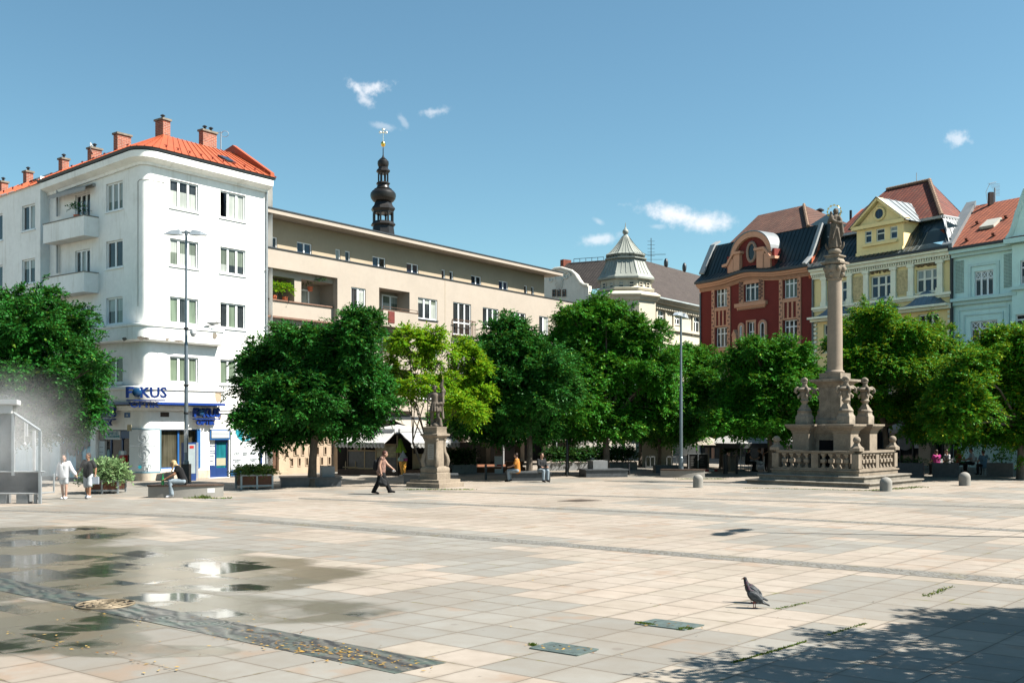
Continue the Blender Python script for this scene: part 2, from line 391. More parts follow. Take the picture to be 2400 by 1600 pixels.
# ------------------------------------------------------------------ ground
EA = Vector((2200, F, 0)).normalized(); EB = Vector((3250, -F, 0)).normalized()   # paving joint directions
_det = EA.x*EB.y-EB.x*EA.y
def paving():
    t = NT('granite slabs'); P = t.pos(); x = t.xyz(P)
    S = .68; SV = .76
    u = t.m('DIVIDE', t.m('ADD', t.m('MULTIPLY', x[0], EB.y/_det), t.m('MULTIPLY', x[1], -EB.x/_det)), S)
    v = t.m('DIVIDE', t.m('ADD', t.m('MULTIPLY', x[0], -EA.y/_det), t.m('MULTIPLY', x[1], EA.x/_det)), SV)
    v = t.m('ADD', v, .37); iv = t.m('FLOOR', v)
    off = t.m('MULTIPLY', t.m('GREATER_THAN', t.n('ShaderNodeTexWhiteNoise', {'W': t.m('FLOOR', t.m('DIVIDE', iv, 5.0))}, noise_dimensions='1D').outputs[0], .62), .5)
    u = t.m('ADD', u, off); iu = t.m('FLOOR', u)
    fu = t.m('SUBTRACT', u, iu); fv = t.m('SUBTRACT', v, iv)
    def wn(a, b, seed):
        return t.n('ShaderNodeTexWhiteNoise', {'Vector': t.comb(a, b, seed)}, noise_dimensions='3D').outputs[0]
    r1 = wn(iu, iv, 1.5); r2 = wn(iu, iv, 7.5)
    z1 = wn(t.m('FLOOR', t.m('DIVIDE', t.m('ADD', u, t.m('FLOOR', t.m('DIVIDE', iv, 2.0))), 4.0)), t.m('FLOOR', t.m('DIVIDE', v, 4.0)), 2.5)
    z2 = wn(t.m('FLOOR', t.m('DIVIDE', u, 3.0)), t.m('FLOOR', t.m('DIVIDE', t.m('ADD', v, 1.0), 9.0)), 4.5)
    grey = t.m('MAXIMUM', t.m('GREATER_THAN', z1, .74), t.m('GREATER_THAN', z2, .76))
    cream = t.mix(r1, (0.268,0.236,0.194), (0.297,0.250,0.205)); pink = t.mix(r2, (0.286,0.233,0.188), (0.284,0.250,0.211))
    cream = t.mix(t.m('GREATER_THAN', r2, .55), cream, pink)
    gr = t.mix(r1, (.172,.166,.148), (.212,.204,.181))
    c = t.mix(grey, cream, gr)
    n = t.noise(P, 2.2, 8, .62); n2 = t.noise(P, 90, 3, .6); n3 = t.noise(P, .22, 5, .6)
    c = t.mix(t.ss(n, .30, .70), t.mix(.30, c, (0.136,0.109,0.078)), c)
    c = t.mix(t.m('MULTIPLY', t.ss(n2, .45, .75), .16), c, (0.150,0.122,0.102))
    c = t.mix(t.m('MULTIPLY', t.ss(n3, .42, .70), .50), c, (0.150,0.122,0.092))
    spots = t.n('ShaderNodeTexVoronoi', {'Vector': P, 'Scale': .9}).outputs[0]
    c = t.mix(t.m('MULTIPLY', t.ss(t.m('ADD', spots, t.m('MULTIPLY', n, .05)), .105, .07), .45), c, (0.109,0.088,0.075))
    rusty = t.m('MULTIPLY', t.m('GREATER_THAN', r2, .82), t.ss(t.noise(P, 1.6, 4), .45, .62))
    c = t.mix(t.m('MULTIPLY', rusty, .5), c, (0.204,0.136,0.088))
    sp2 = t.n('ShaderNodeTexVoronoi', {'Vector': P, 'Scale': 2.6}).outputs[0]; c = t.mix(t.m('MULTIPLY', t.ss(sp2, .065, .04), .4), c, (.085,.075,.065))
    # joints, some mossy
    e = t.m('MULTIPLY', t.m('MINIMUM', t.m('MINIMUM', fu, t.m('SUBTRACT', 1.0, fu)), t.m('MINIMUM', fv, t.m('SUBTRACT', 1.0, fv))), S)
    e = t.m('ADD', e, t.m('MULTIPLY', t.m('SUBTRACT', t.noise(P, 14, 4), .5), .006))
    c = t.mix(t.m('MULTIPLY', t.ss(t.m('ADD', e, t.m('MULTIPLY', t.m('SUBTRACT', n, .5), .10)), .07, .0), .34), c, (.13,.11,.085))
    mossn = t.ss(t.noise(P, .8, 6, .7), .55, .66)
    wid = t.m('ADD', .0075, t.m('MULTIPLY', mossn, .016))
    j = t.m('SUBTRACT', 1.0, t.ss(e, t.m('MULTIPLY', wid, .6), t.m('MULTIPLY', wid, 1.25)))
    jc = t.mix(t.m('MULTIPLY', mossn, t.ss(t.noise(P, 5, 3), .4, .6)), (.09,.07,.05), (.115,.11,.025))
    # water: wet patches and standing puddles, their edges following slab joints
    w = None
    for (px, py, rx, ry, cap) in WET:
        g = gp(px, py); dx = t.m('DIVIDE', t.m('SUBTRACT', x[0], g.x), rx); dy = t.m('DIVIDE', t.m('SUBTRACT', x[1], g.y), ry)
        q = t.m('SUBTRACT', 1.0, t.m('SQRT', t.m('ADD', t.m('MULTIPLY', dx, dx), t.m('MULTIPLY', dy, dy))))
        if cap: q = t.m('MINIMUM', q, cap)
        w = q if w is None else t.m('MAXIMUM', w, q)
    nz = t.noise(P, 1.1, 6, .62)
    wet = t.m('ADD', t.m('ADD', w, t.m('MULTIPLY', t.m('SUBTRACT', r1, .5), .16)), t.m('MULTIPLY', t.m('SUBTRACT', nz, .5), .6))
    wetm = t.ss(wet, -.02, .22)
    pud = t.m('ADD', t.m('ADD', w, t.m('MULTIPLY', t.m('SUBTRACT', r2, .5), .30)), t.m('MULTIPLY', t.m('SUBTRACT', t.noise(P, .7, 4, .55), .5), 1.5))
    pudm = t.m('MULTIPLY', t.ss(pud, .42, .60), wetm)
    c = t.mix(wetm, c, t.mix(.82, c, t.mix(.45, t.mix(1.0, c, (.46,.42,.31), 'MULTIPLY'), (.085,.072,.042))))
    c = t.mix(pudm, c, t.mix(.6, t.mix(1.0, c, (.35,.36,.35), 'MULTIPLY'), (.022,.028,.028)))
    c = t.mix(t.m('MULTIPLY', j, .88), c, jc)
    rough = t.m('ADD', t.m('MULTIPLY', wetm, -.50), .80); rough = t.m('SUBTRACT', rough, t.m('MULTIPLY', pudm, .235))
    h = t.m('SUBTRACT', t.m('ADD', t.m('MULTIPLY', n2, .25), t.m('MULTIPLY', n, .5)), t.m('MULTIPLY', j, 1.6))
    nr = t.n('ShaderNodeBump', {'Height': h, 'Strength': t.m('SUBTRACT', .38, t.m('MULTIPLY', t.m('MAXIMUM', pudm, t.m('MULTIPLY', wetm, .6)), .37)), 'Distance': .012}).outputs[0]
    t.pbr(c, rough, nr, 0, t.m('ADD', .3, t.m('MULTIPLY', wetm, .4)))
    return t.mat
WET = [(40,1330,5.2,4.2,.55), (430,1325,2.8,2.0,.5), (300,1430,2.5,1.7,.45), (480,1322,1.1,.9,0), (560,1345,2.6,1.5,.24), (620,1430,2.2,1.1,.2), (40,1258,3.4,3.2,.5), (60,1500,1.8,.9,.5), (330,1525,1.1,.4,.2), (360,1400,1.2,.7,0), (520,1375,1.5,.7,.62), (430,1440,1.6,.55,.62), (150,1470,1.4,.5,.65)]
g = MB(); g.poly([(-900,-300,0), (900,-300,0), (900,1500,0), (-900,1500,0)])
tag(build('ground', g, paving(), loc=(0,0,0), smooth=0), kind='structure')
def cobble():
    t = NT('cobble setts'); P = t.pos()
    v = t.n('ShaderNodeTexVoronoi', {'Vector': P, 'Scale': 9.0, 'Randomness': .75}); ed = t.n('ShaderNodeTexVoronoi', {'Vector': P, 'Scale': 9.0, 'Randomness': .75}, feature='DISTANCE_TO_EDGE').outputs[0]
    c = t.mix(t.xyz(v.outputs['Color'])[0], (.105,.102,.092), (.155,.148,.132)); c = t.mix(t.ss(ed, .10, .02), c, (0.068,0.058,0.041))
    c = t.mix(t.m('MULTIPLY', t.ss(t.noise(P, 1.5, 4), .55, .7), .5), c, (0.116,0.095,0.041))
    t.pbr(c, .85, t.bump(t.ss(ed, 0, .2), .22, .02)); return t.mat
COB = cobble()
def strip(name, top, bot, mat, z=.004, **kw):
    a = [gp(*p) for p in top]; b = [gp(*p) for p in bot]; mb = MB()
    for i in range(len(a)-1): mb.poly([(*b[i][:2], z), (*b[i+1][:2], z), (*a[i+1][:2], z), (*a[i][:2], z)])
    return tag(build(name, mb, mat, loc=(0,0,0), smooth=0), kind='structure', **kw)
strip('path', [(-60,1192),(306,1202),(510,1210.5),(900,1239),(1200,1262.5),(1800,1309),(2460,1361)], [(-60,1195),(306,1206),(510,1216),(900,1247),(1200,1271),(1800,1320),(2460,1375)], COB)
strip('path', [(700,1166),(1200,1185),(1800,1211),(2460,1244)], [(700,1168.5),(1200,1188),(1800,1215),(2460,1249)], COB)
strip('path', [(900,1146),(1200,1155),(2256,1184),(2460,1190)], [(900,1147.5),(1200,1157),(2256,1187),(2460,1193)], COB)
# yellowish gravel apron round the column monument
def gravel():
    t = NT('weedy setts'); P = t.pos(); n = t.noise(P, 9, 6, .7); b = t.noise(P, 1.2, 4)
    c = t.mix(t.ss(n, .35, .65), (.20,.16,.075), (.38,.31,.18)); c = t.mix(t.m('MULTIPLY', t.ss(b, .5, .65), .6), c, (.15,.15,.05)); t.pbr(c, .95, t.bump(n, .8, .03)); return t.mat
# ---- bronze relief strip set in the paving
def bronze():
    t = NT('bronze wave relief'); P = t.pos(); x = t.xyz(P)
    uu = t.m('ADD', t.m('MULTIPLY', x[0], EB.x), t.m('MULTIPLY', x[1], EB.y)); vv = t.m('ADD', t.m('MULTIPLY', x[0], EA.x), t.m('MULTIPLY', x[1], EA.y))
    warp = t.noise(P, .8, 3)
    h = t.m('SINE', t.m('ADD', t.m('MULTIPLY', vv, 26.0), t.m('ADD', t.m('MULTIPLY', uu, 5.0), t.m('MULTIPLY', warp, 26.0))))
    for (px, py, rr) in ((700,1448,.34), (1000-510,1460,.40), (680,1508,.30), (360,1450,.34), (810,1527,.25), (130,1383,.3)):
        g = gp(px, py); d = t.m('SQRT', t.m('ADD', t.m('POWER', t.m('SUBTRACT', x[0], g.x), 2.0), t.m('POWER', t.m('SUBTRACT', x[1], g.y), 2.0)))
        k = t.ss(d, rr, rr*.6); h = t.m('ADD', t.m('MULTIPLY', h, t.m('SUBTRACT', 1.0, k)), t.m('MULTIPLY', t.m('SINE', t.m('MULTIPLY', d, 70.0)), k))
    wet = t.ss(x[0], -2.2, -3.2)
    c = t.mix(t.ss(h, -.8, .9), (.04,.038,.035), (.105,.10,.085)); c = t.mix(t.m('MULTIPLY', t.ss(t.noise(P, 2.5, 5), .45, .65), .6), c, (.085,.125,.10))
    c = t.mix(t.m('MULTIPLY', t.ss(t.noise(P, 14, 4), .55, .7), .4), c, (.26,.22,.17))
    t.pbr(c, t.m('SUBTRACT', .55, t.m('MULTIPLY', wet, .2)), t.bump(h, .28, .02), .35, .5); return t.mat
BRZ = bronze()
def quadplate(name, px4, mat, z0, z1, label, cat, **kw):
    q = [gp(*p) for p in px4]; mb = MB(); mb.hexa([(p.x,p.y,z0) for p in q]+[(p.x,p.y,z1) for p in q])
    return tag(build(name, mb, mat, loc=q[0], smooth=0), label, cat, **kw)
quadplate('relief_strip', [(-40,1375.5),(926,1578),(1046,1552.6),(-40,1346)], BRZ, -.05, .006, 'dark bronze strip of wave and ring relief set in the wet paving', 'paving relief')
def slot_grate(px4, label):
    q = [gp(*p) for p in px4]; c = sum(q, Vector())/4; r = thing('drain_grate', c, label, 'drain grate', 'slotted drain grates')
    a = (q[1]-q[0]); b = (q[3]-q[0]); mb = MB(); mb.hexa([tuple(p+Vector((0,0,-.04))) for p in q]+[tuple(p+Vector((0,0,.003))) for p in q]); build('pit', mb, MATS['void'], r, smooth=0)
    fr = MB(); n = 8
    for k in range(n+1):
        s = k/n; p0 = q[0]+b*s-a*.02; p1 = p0+a*1.04; w = b.normalized()*.027
        fr.hexa([tuple(p-w) for p in (p0,p1)]+[tuple(p+w) for p in (p1,p0)]+[tuple(p-w+Vector((0,0,.014))) for p in (p0,p1)]+[tuple(p+w+Vector((0,0,.014))) for p in (p1,p0)])
    for s in (0, 1):
        p0 = q[0]+a*s-b*.03; p1 = p0+b*1.06; w = a.normalized()*.02
        fr.hexa([tuple(p+w) for p in (p0,)]+[tuple(p0-w), tuple(p1-w), tuple(p1+w)]+[tuple(p+Vector((0,0,.016))) for p in (p0+w, p0-w, p1-w, p1+w)])
    build('bars', fr, mm('grate iron', (.12,.15,.135), .5, .3, 8, .2, metallic=.5), r, smooth=0)
slot_grate([(1246,1519),(1353,1535.7),(1399,1524.5),(1292,1506.6)], 'slotted iron drain grate nearest the bottom edge of the square')
slot_grate([(1493,1462),(1603,1476),(1649,1466),(1537,1452)], 'slotted iron drain grate with moss and leaves, near the pigeons')
# round pierced grate in the relief strip
c = gp(247,1417); r = thing('round_grate', c, 'round pierced cast iron grate set in the bronze relief strip', 'drain grate')
mb = MB(); RR = .40
for rr in (RR, RR*.72, RR*.45, RR*.2): mb.tube([(c.x+rr*math.cos(a), c.y+rr*math.sin(a), .012) for a in [2*math.pi*k/36 for k in range(36)]], .016, 6, closed=True)
for k in range(20):
    a = 2*math.pi*k/20; r0, r1 = (RR*.2, RR*.6) if k % 2 else (RR*.45, RR); b = a+.35
    mb.tube([(c.x+r0*math.cos(a), c.y+r0*math.sin(a), .012), (c.x+(r0+r1)/2*math.cos(a+.22), c.y+(r0+r1)/2*math.sin(a+.22), .012), (c.x+r1*math.cos(b), c.y+r1*math.sin(b), .012)], .013, 6)
build('grille', mb, mm('rusty iron', (.16,.125,.08), .6, .3, 8, .2, metallic=.3), r)
mb = MB(); mb.lathe((c.x,c.y,0), [(RR*.98,-.02),(RR*.98,.0085)], 40); build('pit', mb, MATS['void'], r)
quadplate('manhole_cover', [(1306,1173.5),(1352,1175.5),(1412,1172.5),(1362,1169.5)], mm('rust plate', (.05,.035,.024), .7, .3, 6, .2), -.02, .008, 'rusty flat iron service cover in the middle of the paving', 'service cover')
# fallen leaves and moss along the joints
def litter(name, n, fn, col, size, seed):
    rg = random.Random(seed); mb = MB()
    for _ in range(n):
        x, y = fn(rg); a = rg.uniform(0, 6.28); l = size*rg.uniform(.5, 1.05); w = l*.45; q = .009+rg.uniform(0, .01); hh = rg.uniform(0, .010)
        ca, sa = math.cos(a), math.sin(a)
        mb.poly([(x-l*ca, y-l*sa, q), (x+w*sa, y-w*ca, q+hh), (x+l*ca, y+l*sa, q+hh*.5), (x-w*sa, y+w*ca, q+hh*.2)])
    return tag(build(name, mb, col, loc=(0,0,0), smooth=0, fix=False), kind='stuff')
LF = leaf_mat('fallen leaf', (.24,.13,.025), (.40,.29,.10), (.16,.06,.02), .2, .1)
def along(p, q, spread):
    def fn(rg):
        t = rg.random(); a = gp(p[0]+(q[0]-p[0])*t, p[1]+(q[1]-p[1])*t); return a.x+rg.gauss(0, spread), a.y+rg.gauss(0, spread)
    return fn
litter('fallen_leaves', 130, along((560,1482),(990,1562),.24), LF, .034, 1)
litter('fallen_leaves', 60, along((680,1515),(850,1540),.14), LF, .04, 2)
litter('fallen_leaves', 46, along((20,1478),(420,1575),.12), LF, .036, 3)
litter('fallen_leaves', 50, along((40,1430),(620,1470),.7), LF, .03, 4)
litter('fallen_leaves', 70, along((0,1320),(2300,1500),1.6), LF, .024, 5)
litter('fallen_leaves', 26, along((1250,1520),(1390,1522),.09), LF, .034, 6)
litter('fallen_leaves', 22, along((1520,1462),(1640,1468),.09), LF, .034, 7)
MOSS = leaf_mat('moss blades', (.055,.09,.012), (.12,.17,.02), (.24,.22,.04), .1, .2)
def moss(n, fn, seed, size=.02, hh=.03):
    rg = random.Random(seed); mb = MB()
    for _ in range(n):
        x, y = fn(rg); a = rg.uniform(0, 6.28); w = size*rg.uniform(.3, .8); h = hh*rg.uniform(.3, 1.2); dx, dy = rg.uniform(-.6,.6)*h, rg.uniform(-.6,.6)*h
        mb.poly([(x-w*math.cos(a), y-w*math.sin(a), .003), (x+w*math.cos(a), y+w*math.sin(a), .003), (x+dx, y+dy, h)])
    return tag(build('moss', mb, MOSS, loc=(0,0,0), smooth=0, fix=False), kind='stuff')
moss(500, along((1493,1460),(1530,1465),.022), 11); moss(420, along((1592,1475),(1618,1473),.02), 12); moss(160, along((1247,1510),(1252,1513),.02), 13)
moss(700, along((1716,1553),(1890,1503),.012), 14, .016, .022); moss(260, along((1935,1489),(2030,1460),.014), 15, .016, .022); moss(160, along((1820,1427),(1890,1412),.02), 16, .016, .02)
moss(160, along((2170,1397),(2230,1375),.03), 17); moss(240, along((440,1167),(535,1168),.10), 18, .03, .07); moss(120, along((462,1167),(490,1167),.08), 19, .03, .14)
moss(900, along((1745,1143),(2040,1149),.10), 20, .03, .025); moss(900, along((2045,1149),(2165,1140),.18), 21, .04, .03); moss(300, along((955,1147),(1110,1147),.10), 22, .05, .05); moss(260, along((1590,1122),(1700,1122),.1), 23, .05, .05)
# ------------------------------------------------------------------ directions of the square's sides
DR = Vector((1750, F, 0)).normalized(); DL = Vector((-3121, F, 0)).normalized(); DE = Vector((1650, -F, 0)).normalized()
def roof_plane(mb, A, B, C, D, ribs=0, h=.035, w=.03):   # A,B eave left/right; C,D ridge right/left
    A, B, C, D = map(Vector, (A, B, C, D)); mb.poly([A, B, C, D])
    n = (B-A).cross(D-A)
    if n.length < 1e-6: n = (B-A).cross(C-A)
    n.normalize(); n = n if n.z > 0 else -n
    for k in range(ribs+1):
        t = k/max(1, ribs); p = A.lerp(B, t); q = D.lerp(C, t)
        if (q-p).length < .05: continue
        s = (B-A).normalized()*w/2
        mb.hexa([tuple(x) for x in (p-s, p+s, q+s, q-s)]+[tuple(x+n*h) for x in (p-s, p+s, q+s, q-s)])
def chimney(parent, c, sx, sy, z0, z1, rot, mat, pots=2):
    mb = MB(); mb.box((c[0],c[1],(z0+z1)/2), (sx,sy,z1-z0), rot); o = build('chimney', mb, mat, parent, smooth=0)
    mb = MB(); mb.box((c[0],c[1],z1+.06), (sx+.12,sy+.12,.10), rot); build('chimney_cap', mb, mm('sooty cap', (.16,.14,.11), .9, .3, 4, .2), o, smooth=0)
    mb = MB()
    for k in range(pots):
        t = (k-(pots-1)/2)*sx/max(1,pots)*.9; x, y = c[0]+t*math.cos(rot), c[1]+t*math.sin(rot); mb.lathe((x,y,z1+.12), [(.07,0),(.07,.16),(.13,.17),(.13,.2),(.03,.26)], 8)
    build('chimney_pot', mb, MATS['black metal'], o)
    return o
# ================================================================== WHITE CORNER HOUSE
g0 = gp(337, 1127.5); CW = Vector((g0.x, g0.y, 0)); RC = .42
Rf = Face(CW, DR); Lf = Face(CW, -DL)          # Lf.u is negative along the left side
white = thing('corner_house', CW, 'white four storey corner house with rounded corner, orange metal roof and blue shop signs', 'building')
uE = Rf.u(625.5); uLs = Lf.u(116)              # right end; where the left wing steps forward
Z = lambda y: Rf.z(398, y)
zt_c = Rf.z(375, 363); rows_t = [Z(418.3), Z(556.7), Z(693.6), Z(834)]; rows_b = [Z(485), Z(621), Z(756), Z(895)]
ang0 = math.atan2(Lf.n.y, Lf.n.x); ang1 = math.atan2(Rf.n.y, Rf.n.x)
half = (ang1-ang0)/2; tanlen = RC; rad = tanlen/math.tan(abs(half)) if abs(math.tan(half)) > .01 else RC
CC = CW - (Rf.n+Lf.n).normalized()*(rad/math.cos(half))
def corner_pts(o, uL, uR, n=14):      # plan outline from left face point round the corner to right face point, offset outward o
    pts = [Lf.P(uL, 0, o)]
    for k in range(n+1):
        a = ang0+(ang1-ang0)*k/n; pts.append(CC+Vector((math.cos(a), math.sin(a), 0))*(rad+o))
    pts.append(Rf.P(uR, 0, o)); return pts
def band(mb, prof, uL, uR, drop=0):           # prof: list of (offset, z) swept along the rounded front
    rs = [[p+Vector((0,0,z)) for o, z in prof for p in [q]] for q in []]
    outl = [corner_pts(o, uL, uR) for o, z in prof]
    if drop:
        for q in outl: q[0] = q[0]-Vector((0,0,drop))
    rings = [[outl[j][i]+Vector((0,0,prof[j][1])) for j in range(len(prof))] for i in range(len(outl[0]))]
    return mb.ring(rings)
wb = MB(); hR = []; hL = []
cu = [(Rf.u(398), Rf.u(465)), (Rf.u(516), Rf.u(576))]
for (a, b) in cu:
    for t, bt in zip(rows_t, rows_b): hR.append((a, b, bt, t, .22))
zG = Z(1006); zg0 = Z(1098)
hR += [(Rf.u(377), Rf.u(467), zg0, zG, .3), (Rf.u(491), Rf.u(537), .02, zG, .25)]
uW = (Lf.u(248.5), Lf.u(287.5))
zl = lambda y: Lf.z(287, y)
for t, bt in ((422.4,489),(559.7,624.5),(694,758),(834,897)): hL.append((uW[0], uW[1], zl(bt), zl(t), .22))
dB = -.02
uB = (Lf.u(176), Lf.u(211)); zb = lambda y: Lf.z(211, y)
for t, bt in ((449.7,512),(582,648),(712,772)): hL.append((uB[0], uB[1], zb(bt)-.25, zb(t), .2))
hL.append((Lf.u(224), Lf.u(303), .12, Lf.z(303,1007), .35))
hL.append((Lf.u(140), Lf.u(212), .3, Lf.z(212,1004), .2))
Rf.wall(wb, RC, uE, 0, zt_c, hR); Lf.wall(wb, uLs, -RC, 0, zt_c, hL)
arc = corner_pts(0, -RC, RC)[1:-1]
for i in range(len(arc)-1): wb.poly([arc[i], arc[i+1], arc[i+1]+Vector((0,0,zt_c)), arc[i]+Vector((0,0,zt_c))])
bk = [Rf.P(uE,0,0), Rf.P(uE,0,-9)]; 
wb.poly([bk[0], bk[1], bk[1]+Vector((0,0,zt_c)), bk[0]+Vector((0,0,zt_c))])
Lp = Lf.off(.5); hP = []      # projecting left wing
for (a, b, ts) in ((51.3,82,((476,536),(603.6,662),(735,793),(866,925))), (-30,6,((499.5,562),(620,682),(745,800),(880,940))), (-112,-76,((560,620),(670,730)))):
    for t, bt in ts: hP.append((Lp.u(a), Lp.u(b), Lp.z(b,bt), Lp.z(b,t), .22))
zt_p = zt_c-.38
Lp.wall(wb, -42, uLs, 0, zt_p, hP)
wb.poly([Lp.P(uLs,0), Lf.P(uLs,0), Lf.P(uLs,zt_c), Lp.P(uLs,zt_c)])
build('wall', wb, MATS['white plaster'], white, smooth=0)
# windows
pv = {(0,0):PANE_L,(1,0):PANE_L,(0,1):PANE_G,(1,1):PANE_L,(0,2):PANE_GR,(1,2):PANE_GR,(0,3):PANE_GR,(1,3):PANE_GR}
for i, (a, b) in enumerate(cu):
    for j, (t, bt) in enumerate(zip(rows_t, rows_b)):
        window(Rf, white, a, b, bt, t, 3, (), -.15, .075, pmat=pv[(i,j)], opencol=0 if (i,j) == (1,0) else None)
for k, h in enumerate(hL[:4]): window(Lf, white, h[0], h[1], h[2], h[3], 2 if k else 3, (), -.15, .08, pmat=[PANE_G,PANE_D,PANE_GR,PANE_GR][k])
for k, h in enumerate(hL[4:7]): window(Lf, white, h[0], h[1], h[2], h[3], 3, (), -.14, .08, pmat=PANE_D, sill=False)
for h in hP: window(Lp, white, h[0], h[1], h[2], h[3], 2, (), -.15, .08, pmat=PANE_D)
# cornice and projecting bands
mb = MB(); zc = zt_c
band(mb, [(-.05,zc-.62),(.10,zc-.62),(.14,zc-.50),(.30,zc-.42),(.50,zc-.34),(.52,zc-.04),(.46,zc),(-.05,zc)], uLs, uE, .36)
build('cornice', mb, MATS['white trim'], white, smooth=40)
mb = MB(); band(mb, [(.30,zc+.01),(.56,zc+.01),(.60,zc+.13),(.30,zc+.13)], uLs-.2, uE+.1, .37); build('gutter', mb, MATS['dark gutter'], white, smooth=40)
zb1, zb2 = Z(803), Z(762); uRb = Rf.u(511); uLb = Lf.u(215)
mb = MB(); band(mb, [(0,zb1),(.38,zb1),(.45,zb1+.06),(.45,zb2-.18),(.50,zb2-.16),(.52,zb2-.08),(.50,zb2-.02),(0,zb2+.03)], uLb, uRb); build('band_course', mb, MATS['white trim'], white, smooth=40)
zb3, zb4 = Z(944), Z(906)
mb = MB(); band(mb, [(0,zb3),(.48,zb3),(.50,zb3+.05),(.50,zb4-.2),(.56,zb4-.18),(.58,zb4-.08),(.55,zb4-.02),(0,zb4+.03)], uLb, uRb); build('band_course', mb, MATS['white trim'], white, smooth=40)
mb = MB(); Rf.box(mb, RC-.1, uRb-.02, zb3-.10, zb3+.01, .1, .62); build('blue_edge_strip', mb, MATS['blue sign'], white, smooth=0); mb = MB(); Lf.box(mb, uLb, -RC+.1, zb3-.09, zb3+.01, .1, .6); build('blue_edge_strip', mb, MATS['blue sign'], white, smooth=0)
mb = MB(); Rf.box(mb, uRb+.02, uE, Z(960), Z(950), 0, .10); Rf.box(mb, uRb+.02, uE, Z(966), Z(961.5), 0, .06); band(mb, [(0,Z(962)),(.16,Z(962)),(.2,Z(955)),(.2,Z(951)),(0,Z(951))], uLb, uRb-.02); build('fascia_moulding', mb, MATS['white trim'], white, smooth=40)
mb = MB(); band(mb, [(0,0.01),(.07,.01),(.07,zg0-.14),(0,zg0-.12)], Lf.u(302.5), Rf.u(376)); Rf.box(mb, Rf.u(376), Rf.u(490), .01, zg0-.13, 0, .072); build('plinth', mb, mm('stained plinth', (.62,.53,.42), .85, .16, 1.4, .2, 30, streak=.9, streakcol=(.20,.14,.09)), white, smooth=40)
# crumbled patch of plaster on the lower band
mb = MB(); u0 = Rf.u(497.5); rg = random.Random(3)
pts = [(u0+.21*math.cos(a)*rg.uniform(.7,1.2), Z(926)+.33*math.sin(a)*rg.uniform(.8,1.15)) for a in [2*math.pi*k/13 for k in range(13)]]
Rf.plate(mb, pts, .499, .506); build('crumbled_patch', mb, MATS['stone cladding'], white, smooth=0)
# left side balconies
for (px0, px1, pxw, yt, yb) in ((101,196.5,230,505,551),(101,196.5,230,637,683),(101,196.5,230,768,812)):
    o = .78; L8 = Lf.off(o); a = Lp.off(.28).u(px0); b = L8.u(px1); zt, zb_ = L8.z(px1,yt), L8.z(px1,yb); mb = MB()
    Lf.box(mb, a, b, zb_, zb_+.16, -.02, o); Lf.box(mb, a, b, zb_+.16, zt, o-.12, o); Lf.box(mb, b-.12, b, zb_+.16, zt, -.02, o-.12)
    bl = build('balcony', mb, MATS['white plaster'], white, smooth=0)
    mb = MB(); Lf.box(mb, a-.03, b+.03, zt+.003, zt+.05, o-.15, o+.03); Lf.box(mb, b-.15, b+.03, zt+.003, zt+.05, 0, o-.15); build('coping', mb, MATS['concrete'], bl, smooth=0)
mb = MB(); Laa = Lf.off(.5); a, b = Lf.u(138), Lf.u(224); zt = Lf.z(224,432)
Lf.box(mb, a, b, zt-.12, zt+.04, 0, .16); n = 26
for k in range(n):
    s0, s1 = a+(b-a)*k/n, a+(b-a)*(k+1)/n; mb.poly([Lf.P(s0,zt-.02,.16), Lf.P(s1,zt-.02,.16), Lf.P(s1,zt-.2,.55), Lf.P(s0,zt-.2,.55)]); mb.poly([Lf.P(s0,zt-.2,.55), Lf.P(s1,zt-.2,.55), Lf.P(s1,zt-.36,.555), Lf.P((s0+s1)/2,zt-.42,.555), Lf.P(s0,zt-.36,.555)])
build('awning', mb, MATS['white canvas'], white, smooth=0)
for (px, y0, y1) in ((139,450,508),(139,578,640)):
    mb = MB(); u = Lf.u(px); mb.tube([Lf.P(u, Lf.z(px,y1), .12), Lf.P(u, Lf.z(px,y0)+.2, .12)], .06, 8); build('downpipe', mb, MATS['white metal'], white)
mb = MB(); u = Rf.u(623); mb.tube([Rf.P(u, .1, .09), Rf.P(u, zc-.6, .09)], .05, 8)
for z in (2, 5, 8, 11): Rf.box(mb, u-.08, u+.08, z, z+.05, 0, .12)
build('downpipe', mb, MATS['grey metal'], white)
# satellite dish on the right face
mb = MB(); u, z = Rf.u(487), Z(755); c = Rf.P(u, z, .45); mb.tube([Rf.P(u,z,.0), c], .025, 6); mb.tube([c, c+Vector((.35,-.1,.35))], .02, 6); mb.lathe((c.x,c.y,c.z), [(.02,0),(.16,.02),(.3,.08),(.36,.14),(.3,.1),(.02,.03)], 18); build('satellite_dish', mb, MATS['grey metal'], white)
# roof
zev = zc+.13; rr = .62; wR = 2.55
Ri = Rf.off(-wR); uP = Ri.u(384); zP = zat(316, Ri.Y(uP)); uG = uE+.12; zGm = zP
P = Ri.P(uP, zP); Q = Ri.P(uG, zP)
mb = MB(); out = corner_pts(rr, uLs, uG)
ev = [p+Vector((0,0,zev)) for p in out]; ev[0].z -= .37
lw = -(Lf.n.dot(P-CW)); Li = Lf.off(-lw)      # ridge of the left wing runs at the hip's distance from the left face
i_r = len(ev)-2; 
roof_plane(mb, ev[-2], ev[-1], Q, P, 17)
for i in range(1, len(ev)-2): mb.poly([ev[i], ev[i+1], P])
for i in (3, 6, 9, 12): roof_plane(mb, ev[i], ev[i]+(ev[i+1]-ev[i])*.02, P, P, 1)
uQ0 = Li.u(0); uPl = (P-Li.O).dot(Li.d); zq0 = zat(449, Li.Y(uQ0)); zLq = zP+(zq0-zP)*(-44-uPl)/(uQ0-uPl); Lq = Li.P(-44, zLq); Le = Lf.P(-44, zev, rr)
